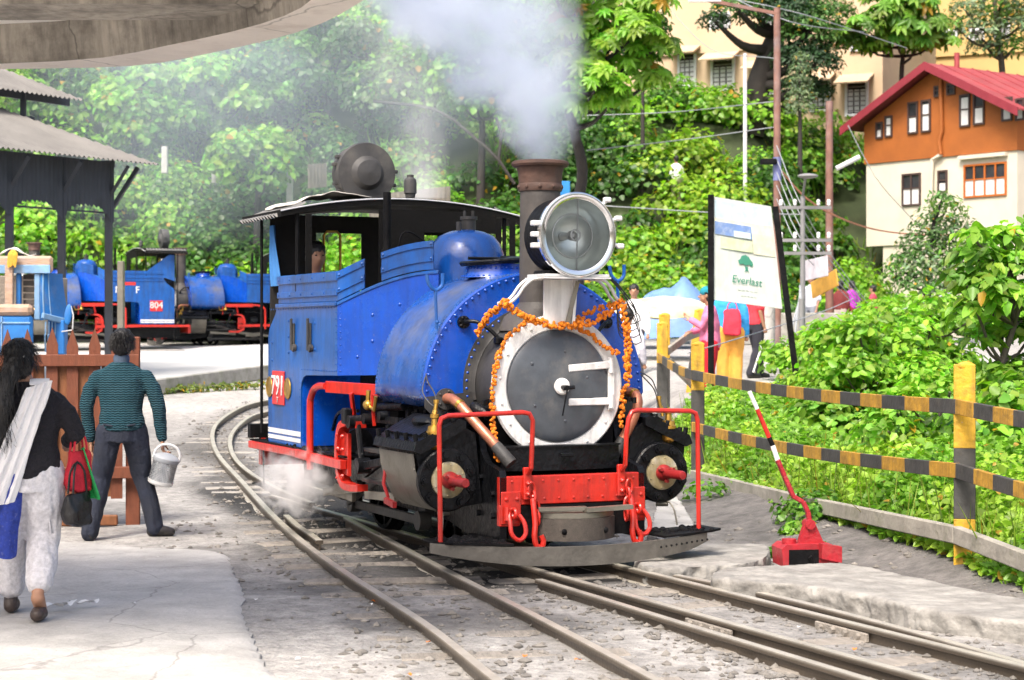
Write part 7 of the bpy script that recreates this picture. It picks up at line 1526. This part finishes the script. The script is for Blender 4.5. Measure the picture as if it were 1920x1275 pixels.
# trees in the smoke on the left
def bushy(px, ytop, ybase, Y, wpx, lab, cols, leafsz=.22, per=230, m=LEAF, name='broadleaf_tree', r0=.16):
    b = at(px, ybase, Y); zb = float(zall(b.x, Y)); b.z = min(b.z, zb) - .1; pts = [b, at(px + 4, (ytop + ybase) / 2, Y), at(px - 3, ytop + 15, Y)]; cs = []
    for k in range(16):
        t = rnd.random(); yy = ytop + (ybase - ytop) * .62 * t; ww = wpx * math.sin(math.pi * (.15 + .8 * t)) * rnd.uniform(-1, 1); cs.append((px + ww, yy, rnd.uniform(.55, 1.1)))
    return tree(name, lab, b, pts, cl(cs, Y, 1.0), leafsz, cols, per, m, BARKD, r0)
bushy(250, 150, 330, 64, 85, 'broad leaved tree behind the shed roof', ['light', 'mid', 'light'], .26); bushy(400, 140, 330, 65, 80, 'pale green tree left of the blue smoke on the slope', ['light', 'grey', 'mid'], .26); bushy(520, 90, 300, 66, 70, 'dark tree standing in the blue smoke', ['dark', 'mid', 'deep'], .22)
bushy(612, 40, 290, 67, 55, 'slender dark trunked tree in the blue smoke', ['dark', 'deep', 'mid'], .2); bushy(690, 60, 280, 66, 60, 'grey green tree in the drifting smoke above the cab', ['grey', 'mid', 'dark'], .2); bushy(800, 60, 300, 65, 75, 'tree behind the steam above the dome', ['mid', 'dark', 'light'], .22); bushy(900, 90, 330, 62, 60, 'tree behind the chimney smoke', ['mid', 'light', 'dark'], .22); bushy(120, 120, 300, 66, 80, 'tall tree at the far left behind the canopy edge', ['mid', 'light', 'dark'], .24)
bushy(480, 260, 420, 60, 60, 'round bush above the parked engines', ['mid', 'lime', 'light'], .24); bushy(760, 20, 180, 72, 80, 'far tree high on the slope under the smoke', ['dark', 'mid', 'grey'], .24); bushy(1000, 40, 220, 70, 60, 'far tree high on the slope beside the plume', ['mid', 'dark'], .24)
# fallen bare branch on the slope
mb = MB(); mb.tube(catmull([at(815, 205, 57), at(880, 250, 56.5), at(935, 300, 56), at(965, 345, 56)], .5), 0, 7, rs=None) if False else mb.tube(catmull([at(700, 190, 57), at(815, 205, 57), at(880, 250, 56.5), at(935, 300, 56), at(965, 345, 56)], .5), .05, 7); mb.tube([at(935, 300, 56), at(940, 250, 56), at(930, 220, 56)], .05, 6); tag(mb.build('bare_branch', BARKD, None), 'dark bare branch slanting across the slope behind the dome', 'branch')
# conifer with slanting trunk and neighbours in front of the peach building
b0 = at(1405, 205, 67); b0.z = float(zall(b0.x, 67)) - .3
tree('old_conifer', 'dark conifer with thick slanting trunk before the peach building', b0, [b0, at(1422, 160, 67), at(1450, 80, 67), at(1485, 0, 67), at(1500, -60, 67)], cl([(1480, 30, 1.2), (1520, 60, 1.2), (1500, 110, 1.1), (1530, 120, 1.0), (1545, 30, 1.2), (1500, 160, .8), (1420, 30, .8), (1380, 15, .9), (1440, 0, 1.0), (1340, 40, .6), (1560, 80, .9), (1530, 175, .7), (1490, -20, 1.2)], 66), .17, ['deep', 'dark', 'deep'], 900, LEAFD, BARKD, .55, .2)
b0 = at(1500, 225, 64); b0.z = float(zall(b0.x, 64)) - .2; tree('cypress', 'narrow grey green cypress beside the conifer', b0, [b0, at(1500, 150, 64), at(1500, 120, 64)], cl([(1500, 205, .55), (1502, 180, .55), (1498, 155, .5), (1500, 130, .4), (1501, 110, .3)], 64, .1), .13, ['grey'], 1500, LEAFD, BARKD, .12, .15)
b0 = at(1690, 150, 67); tree('drooping_tree', 'small tree with drooping palmate leaves above the red roof', b0 + Vector((0, 0, -3.5)), [b0 + Vector((0, 0, -3.5)), b0, at(1695, 90, 67), at(1700, 30, 67)], cl([(1620, 50, .9), (1660, 30, 1.0), (1700, 50, 1.0), (1740, 45, .9), (1760, 75, .7), (1600, 75, .6), (1680, 75, .9), (1640, 85, .7), (1720, 85, .7), (1690, 10, .9), (1650, -5, .9), (1730, 10, .8)], 66), .40, ['mid', 'light', 'light'], 26, palm=True, bark=BARKD, r0=.15)
b0 = at(1880, 150, 74); tree('feathery_tree', 'grey green feathery tree at the upper right corner', b0 + Vector((0, 0, -4)), [b0 + Vector((0, 0, -4)), b0, at(1870, 60, 74), at(1865, 0, 74)], cl([(1830, 60, 1.0), (1870, 30, 1.2), (1910, 50, 1.2), (1850, 90, .9), (1900, 90, 1.0), (1810, 20, .8), (1880, -10, 1.2), (1790, 50, .6), (1920, 10, 1.1)], 73), .2, ['grey', 'mid', 'grey'], 330, LEAFD, BARK, .2, .22)
b0 = at(1205, 150, 63); b0.z = float(zall(b0.x, 63)) - .2; tree('round_shrub', 'dark round shrub left of the peach building', b0, [b0, at(1205, 100, 63)], cl([(1200, 60, 1.0), (1215, 90, .9), (1190, 100, .8), (1215, 50, .8)], 63, .3), .16, ['dark', 'mid', 'deep'], 520, LEAFD, BARKD, .1, .4, cat='shrub')
# shrubs before the house
b0 = at(1745, 560, 45); b0.z = gz(b0.x, 45) - .1
tree('bottlebrush_tree', 'dark leaved bushy tree in front of the cream wall', b0, [b0, at(1745, 480, 45), at(1755, 390, 45)], cl([(1775, 395, .55), (1755, 425, .7), (1790, 440, .7), (1735, 460, .75), (1775, 480, .85), (1705, 490, .6), (1745, 510, .9), (1700, 525, .6), (1800, 510, .8), (1730, 545, .8), (1790, 550, .8), (1765, 375, .35), (1685, 505, .4)], 45, .5), .13, ['mid', 'dark', 'grey', 'dark'], 620, LEAFD, BARKD, .1, .22)
# leafy shrubs behind the barrier fence
def shrub(px, py0, py1, Y, wpx, lab, cols, leafsz, per, n=10, rr=(.25, .5), name='leafy_shrub', wr=.42):
    b = at(px, py1, Y); b.z = gz(b.x, Y) - .05; cs = [(px + wpx * rnd.uniform(-1, 1), py0 + (py1 - py0) * (.12 + .8 * rnd.random()), rnd.uniform(*rr)) for k in range(n)] + [(px + wpx * .3 * rnd.uniform(-1, 1), py0 + 15, rr[0])]
    return tree(name, lab, b, [b, at(px, (py0 + py1) / 2, Y), at(px + 5, py0 + 20, Y)], cl(cs, Y, .5), leafsz, cols, per, LEAF, BARK, .03, wr, upb=.7, cat='shrub')
shrub(1640, 610, 830, 21, 110, 'broad leafy shrub behind the banded fence, left of the tree', ['light', 'lime', 'lime'], .10, 1500, 22, (.3, .5), wr=.34)
shrub(1740, 560, 820, 23, 90, 'tall bright green shrub below the cream house', ['lime', 'light', 'lime'], .11, 1300, 20, (.3, .55), wr=.32)
shrub(1760, 720, 900, 17, 110, 'shrub with dark gaps just behind the long fence span', ['light', 'lime', 'mid'], .085, 1500, 12, (.2, .35), wr=.36)
shrub(1535, 690, 830, 24, 60, 'low shrub at the foot of the leaning sign post', ['light', 'lime'], .10, 900, 12, (.25, .4)); shrub(1880, 720, 900, 16, 70, 'shrub at the right edge behind the fence', ['light', 'mid', 'lime'], .10, 1300, 12, (.2, .4)); shrub(1500, 640, 700, 30, 40, 'small shrub by the low far wall', ['lime', 'light'], .12, 800, 8, (.25, .4)); shrub(1600, 625, 700, 32, 70, 'shrub in front of the people near the house', ['light', 'lime', 'mid'], .14, 700, 14, (.35, .6)); shrub(1690, 590, 700, 34, 60, 'bush hiding the foot of the cream house', ['lime', 'light', 'mid'], .15, 700, 14, (.4, .7))
b0 = at(1885, 900, 16.5); b0.z = gz(b0.x, 16.5) - .1
tree('young_tree', 'young tree with tiers of bright drooping leaves at the right edge', b0, [b0, at(1878, 680, 16.5), at(1902, 610, 16.5), at(1895, 500, 16.5), at(1880, 440, 16.5)], cl([(1860, 450, .28), (1910, 440, .3), (1830, 480, .25), (1890, 500, .35), (1930, 490, .35), (1800, 520, .15), (1850, 540, .3), (1910, 560, .35), (1940, 620, .35), (1830, 580, .25), (1880, 620, .3), (1920, 690, .3), (1870, 700, .2), (1820, 440, .15), (1945, 560, .4), (1840, 640, .18)], 16.5, .35), .12, ['light', 'lime', 'mid'], 1500, bark=BARK, r0=.045, wr=.30, flat=.42, upb=1.1, droop=.3)
# --- ground cover along the fence
n = 60000; Yg = 10.5 + 13.2 * rng.random(n); fx = np.interp(Yg, [9.3, 12.5, 19.4, 24.2], [3.34, 3.04, 1.94, 1.96]); off = rng.random(n) ** 1.3 * 2.6; Xg = fx - .02 + off
hgt = .05 + .50 * rng.random(n) * (.4 + .9 * vnoise(Xg * 1.1, Yg * 1.1)) * smooth(0, .5, off)
pos = np.stack([Xg, Yg, gheight(Xg, Yg) + hgt], 1); nn = norm(rng.normal(size=(n, 3)) * .55 + np.array([0, -.25, 1.0])); d = norm(np.cross(nn, rng.normal(size=(n, 3))))
base_ = np.where((vnoise(Xg * 1.3 + 5, Yg * 1.3) > .5)[:, None], np.array([.30, .46, .05]), np.array([.19, .37, .04]))
col = base_ * (1 + .25 * rng.normal(size=(n, 1))).clip(.5, 1.7); kk = rng.random(n) < .02; col[kk] = (.45, .28, .04)
me = leaf_mesh('ground_cover', pos, d, nn, rng.uniform(.035, .09, n), col, wr=.40); gc = stuff(put('ground_cover', me, LEAF)); gc['label'] = 'bright green weeds growing behind the barrier fence'; gc['category'] = 'weeds'
# stalks and grass blades in it
n = 1900; Yg = 11.6 + 12 * rng.random(n); fx = np.interp(Yg, [9.3, 12.5, 19.4, 24.2], [3.34, 3.04, 1.94, 1.96]); Xg = fx + .03 + rng.random(n) ** 1.3 * 2.4
pos = np.stack([Xg, Yg, gheight(Xg, Yg)], 1); d = norm(rng.normal(size=(n, 3)) * .35 + np.array([0, 0, 1.0])); me = leaf_mesh('tall_grass', pos, d, rng.normal(size=(n, 3)), rng.uniform(.15, .6, n), tint(n, (.24, .33, .05), .3, .04), wr=.010, droop=.03); tg = stuff(put('tall_grass', me, LEAF)); tg['label'] = 'thin grass and seed stalks along the barrier fence'; tg['category'] = 'grass'
# weeds at the foot of the fence and by the lever, kerb weeds
spots = [(1530, 985, .35, 500), (1480, 955, .2, 220), (1600, 975, .35, 420), (1500, 1000, .15, 120), (1540, 1035, .10, 60), (1700, 1000, .3, 160), (1900, 1050, .2, 140), (1395, 905, .25, 200), (1325, 935, .25, 120), (1445, 1035, .07, 60)]
WQ = []
for px, py, r, n in spots:
    c = hit(px, py + 12); WQ.append(clumps([np.array(c) + np.array([0, .05, r * .35])], [r], [n], [GOOD[rnd.choice(['mid', 'light', 'lime'])]], .055, .7, .7))
q = [np.concatenate(a) for a in zip(*WQ)]; o = stuff(put('fence_weeds', leaf_mesh('fence_weeds', *q, wr=.45), LEAF)); o['label'] = 'patches of low green weeds at the foot of the barrier fence'; o['category'] = 'weeds'
c0 = [hit(290 + 22 * k, 740 - 1.2 * k) for k in range(10)]
q = clumps([np.array(c) + np.array([0, 0, .05]) for c in c0], [.14] * 10, [60] * 10, [(.17, .22, .05)] * 10, .08, .5, .7, yellow=.1); o = put('kerb_weeds', leaf_mesh('kerb_weeds', *q, wr=.25), LEAF); stuff(o); o['label'] = 'sparse weeds along the platform kerb'; o['category'] = 'weeds'
# yard-side bank below the hill, left
C, Rr, CN, CC = [], [], [], []
for k in range(150):
    X = rnd.uniform(-22, 4); Y = rnd.uniform(54.5, 58.2) + (1.2 if X > -4 else 0); r = rnd.uniform(.6, 1.15); C.append((X, Y, 1.2 + r * .5 + rnd.random() * .9)); Rr.append(r); CN.append(int(200 * r * r) + 60); CC.append(np.array(GOOD[rnd.choice(['light', 'mid', 'lime', 'light', 'grey'])]) * rnd.uniform(.85, 1.2))
q = clumps(C, Rr, CN, CC, .2, yellow=.035); o = stuff(put('bank_creeper', leaf_mesh('bank_creeper', *q, wr=.5), LEAF)); o['label'] = 'leafy creeper bank behind the parked engines'; o['category'] = 'undergrowth'
# roadside greenery behind the stall
C, Rr, CN, CC = [], [], [], []
for k in range(110):
    X = rnd.uniform(1.0, 15); Y = rnd.uniform(55, 60); r = rnd.uniform(.6, 1.2)
    if X > 10.5 and Y > 57: continue
    C.append((X, Y, float(zall(X, Y)) + r * .5)); Rr.append(r); CN.append(int(190 * r * r) + 60); CC.append(np.array(GOOD[rnd.choice(['light', 'mid', 'lime', 'dark'])]) * rnd.uniform(.85, 1.2))
q = clumps(C, Rr, CN, CC, .2, yellow=.02); o = stuff(put('roadside_bushes', leaf_mesh('roadside_bushes', *q, wr=.48), LEAF)); o['label'] = 'bushes along the far side of the road'; o['category'] = 'undergrowth'
# ------------------------------------------------------------------ station canopy over the camera's left
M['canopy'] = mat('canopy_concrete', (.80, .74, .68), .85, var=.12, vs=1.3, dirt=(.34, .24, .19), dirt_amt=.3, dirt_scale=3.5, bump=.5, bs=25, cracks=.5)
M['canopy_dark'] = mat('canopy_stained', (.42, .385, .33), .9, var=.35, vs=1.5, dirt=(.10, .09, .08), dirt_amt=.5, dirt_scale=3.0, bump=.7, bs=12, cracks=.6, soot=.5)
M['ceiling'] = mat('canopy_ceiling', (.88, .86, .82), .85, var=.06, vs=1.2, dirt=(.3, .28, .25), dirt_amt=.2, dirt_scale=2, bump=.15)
outer = [(-16, 11.6), (-8, 11.6), (-4, 11.5), (-3.13, 11.43), (-2.29, 11.3), (-1.72, 10.77), (-1.15, 10.04), (-.86, 9.46), (-.70, 9.03), (-.70, 8.6), (-.95, 8.3), (-1.6, 8.1), (-4, 8.0), (-8, 8.0), (-16, 8.0)]
innr = [(-16, 11.35), (-8, 11.3), (-4, 11.25), (-3.07, 11.2), (-2.4, 10.95), (-1.95, 10.5), (-1.5, 10.0), (-1.16, 9.5), (-.97, 9.03), (-.97, 8.75), (-1.1, 8.55), (-1.65, 8.38), (-4, 8.28), (-8, 8.28), (-16, 8.28)]
o3 = catmull([(a, b, 0) for a, b in outer], .25); i3 = catmull([(a, b, 0) for a, b in innr], .25)
def resamp(P, n):
    d = [0]
    for a, b in zip(P[:-1], P[1:]): d.append(d[-1] + (b - a).length)
    t = np.linspace(0, d[-1], n); return [Vector((np.interp(k, d, [p.x for p in P]), np.interp(k, d, [p.y for p in P]), 0)) for k in t]
i4 = [min(i3, key=lambda q: (q - p).length) for p in o3]
can = thing('station_canopy', 'weathered concrete station canopy overhead at the upper left', 'canopy')
zb = 3.2
mb = MB(); wob = [.012 * (vnoise(p.x * 2.3, p.y * 2.3) - .5) for p in o3]
mb.rings([[p + Vector((0, 0, zb + .30)) for p in o3], [p + Vector((float(w_), float(w_), zb + .02)) for p, w_ in zip(o3, wob)], [p + (q - p) * .06 + Vector((0, 0, zb)) for p, q in zip(o3, i4)], [q + Vector((0, 0, zb + .004)) for q in i4]], (False, False), False)
mb.build('edge_beam', M['canopy'], can, 40)
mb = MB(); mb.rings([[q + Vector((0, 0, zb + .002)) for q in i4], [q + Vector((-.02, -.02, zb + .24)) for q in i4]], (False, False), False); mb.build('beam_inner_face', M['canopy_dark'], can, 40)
mb = MB(); mb.prism([(p.x, p.y) for p in o3], lambda a, b, d: (a, b, d), zb + .235, zb + .42); mb.build('ceiling_slab', M['ceiling'], can, 40)
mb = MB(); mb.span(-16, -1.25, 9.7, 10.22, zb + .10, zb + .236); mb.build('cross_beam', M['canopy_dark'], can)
mb = MB()
for x in (-6.5, -12): mb.cyl((x, 9.6, -.1), (x, 9.6, zb + .24), .16, n=20)
mb.build('column', M['canopy'], can)
# ------------------------------------------------------------------ smoke and steam (volumes)
def vol_obj(name, lab, lo, hi, build, col, aniso=.2):
    mb = MB(); mb.span(lo[0], hi[0], lo[1], hi[1], lo[2], hi[2]); m = bpy.data.materials.new(name); m.use_nodes = True; nt = m.node_tree; L = nt.links
    for n_ in list(nt.nodes):
        if n_.type != 'OUTPUT_MATERIAL': nt.nodes.remove(n_)
    out = [n_ for n_ in nt.nodes if n_.type == 'OUTPUT_MATERIAL'][0]
    pv = nd(nt, 'ShaderNodeVolumePrincipled'); pv.inputs['Color'].default_value = tuple(col) + (1,); pv.inputs['Anisotropy'].default_value = aniso
    L.new(pv.outputs[0], out.inputs['Volume'])
    def MA(op, a, b=None, c=None):
        n_ = nd(nt, 'ShaderNodeMath', operation=op)
        for i, x in enumerate((a, b, c)):
            if x is None: continue
            if isinstance(x, (int, float)): n_.inputs[i].default_value = x
            else: L.new(x, n_.inputs[i])
        return n_.outputs[0]
    tc = nd(nt, 'ShaderNodeTexCoord')
    def noise(sc, det=3, dis=0.0, loc=(0, 0, 0), stretch=(1, 1, 1)):
        mp_ = nd(nt, 'ShaderNodeMapping'); mp_.inputs['Location'].default_value = loc; mp_.inputs['Scale'].default_value = stretch; L.new(tc.outputs['Object'], mp_.inputs[0])
        n_ = nd(nt, 'ShaderNodeTexNoise'); n_.inputs['Scale'].default_value = sc; n_.inputs['Detail'].default_value = det; n_.inputs['Distortion'].default_value = dis; L.new(mp_.outputs[0], n_.inputs['Vector']); return n_
    sp = nd(nt, 'ShaderNodeSeparateXYZ'); L.new(tc.outputs['Object'], sp.inputs[0])
    den = build(MA, sp.outputs[0], sp.outputs[1], sp.outputs[2], noise); L.new(den, pv.inputs['Density'])
    o = mb.build(name, m, None, 0); stuff(o); o['label'] = lab; o['category'] = 'smoke'; return o
def plume(c0, ax, r0, rk, K, nsc, zlen, sharp=1.0, nz=.5):
    """column: centre x drifts with height (ax = (a,b)), radius r0+rk*h"""
    def f(MA, x, y, z, noise):
        h = MA('SUBTRACT', z, c0[2]); hc = MA('MAXIMUM', h, 0.0)
        n_ = noise(nsc, 4, .3); sepn = MA('SUBTRACT', n_.outputs[0], .5)
        n2 = noise(nsc * .55, 3, .2, (7, 3, 1)); s2 = MA('SUBTRACT', n2.outputs[0], .5)
        cx = MA('ADD', MA('MULTIPLY', hc, ax[0]), MA('MULTIPLY', MA('MULTIPLY', hc, hc), ax[1]))
        r = MA('MULTIPLY_ADD', hc, rk, r0)
        dx = MA('ADD', MA('SUBTRACT', MA('SUBTRACT', x, c0[0]), cx), MA('MULTIPLY', MA('MULTIPLY', sepn, r), 1.9 * nz)); dy = MA('ADD', MA('SUBTRACT', y, c0[1]), MA('MULTIPLY', MA('MULTIPLY', s2, r), 1.9 * nz))
        d = MA('DIVIDE', MA('SQRT', MA('ADD', MA('MULTIPLY', dx, dx), MA('MULTIPLY', dy, dy))), r)
        e = MA('MAXIMUM', MA('SUBTRACT', 1.0, d), 0.0); e = MA('POWER', e, sharp)
        fad = MA('MULTIPLY', MA('GREATER_THAN', h, -.02), MA('MAXIMUM', MA('SUBTRACT', 1.0, MA('DIVIDE', hc, zlen)), 0.0))
        br = MA('MAXIMUM', MA('MULTIPLY', MA('SUBTRACT', n_.outputs[0], .30), 2.8), 0.0)
        dens = MA('DIVIDE', K, MA('MULTIPLY_ADD', hc, 1.5, 1.0))
        return MA('MULTIPLY', MA('MULTIPLY', e, fad), MA('MULTIPLY', br, dens))
    return f
cc = lw(-.54, 0, 2.79)
vol_obj('chimney_smoke', 'blue grey smoke rising from the chimney', (cc.x - 4.2, cc.y - 1.6, cc.z - .02), (cc.x + 1.0, cc.y + 1.6, cc.z + 2.9), plume(cc, (-.13, -.30), .17, .58, 22.0, 2.9, 3.6, .75, .8), (.83, .88, .97))
sc0 = at(800, 372, 17.2)
vol_obj('steam_drift', 'thin white steam drifting up behind the cab', (sc0.x - 1.2, sc0.y - .8, sc0.z), (sc0.x + .9, sc0.y + .9, sc0.z + 2.0), plume(sc0, (-.14, -.03), .22, .20, 4.2, 2.2, 2.1, .7, .7), (.985, .99, 1.0))
pc = lw(-2.55, -1.12, .30)
vol_obj('cylinder_steam', 'puff of white steam below the cab footboard', (pc.x - .45, pc.y - .4, -.04), (pc.x + .3, pc.y + .4, pc.z + .45), lambda MA, x, y, z, noise: (lambda n_: MA('MULTIPLY', MA('MAXIMUM', MA('SUBTRACT', 1.0, MA('ADD', MA('DIVIDE', MA('SQRT', MA('ADD', MA('ADD', MA('POWER', MA('ABSOLUTE', MA('MULTIPLY', MA('SUBTRACT', x, pc.x - .08), .85)), 2.0), MA('POWER', MA('ABSOLUTE', MA('SUBTRACT', y, pc.y)), 2.0)), MA('POWER', MA('ABSOLUTE', MA('SUBTRACT', z, pc.z + .1)), 2.0))), .30), MA('MULTIPLY', MA('SUBTRACT', n_.outputs[0], .42), 2.6))), 0.0), 13.0))(noise(7, 5, .6)), (.99, .99, .99))
# thin smoke hanging over the yard and slope on the left
def haze(MA, x, y, z, noise):
    n_ = noise(.16, 4, .5, (0, 0, 0), (1, .5, 1.3)); e = MA('ADD', MA('POWER', MA('ABSOLUTE', MA('DIVIDE', MA('SUBTRACT', x, -7.5), 8.5)), 2.0), MA('POWER', MA('ABSOLUTE', MA('DIVIDE', MA('SUBTRACT', z, 9.0), 5.5)), 2.0))
    e = MA('MAXIMUM', MA('SUBTRACT', 1.0, e), 0.0)
    return MA('MULTIPLY', MA('MULTIPLY', e, MA('MAXIMUM', MA('SUBTRACT', n_.outputs[0], .30), 0.0)), .125)
vol_obj('drifting_smoke', 'thin blue smoke hanging over the slope at the left', (-16.5, 38, 2.6), (1.2, 56, 14.5), haze, (.78, .91, 1.0), .0)
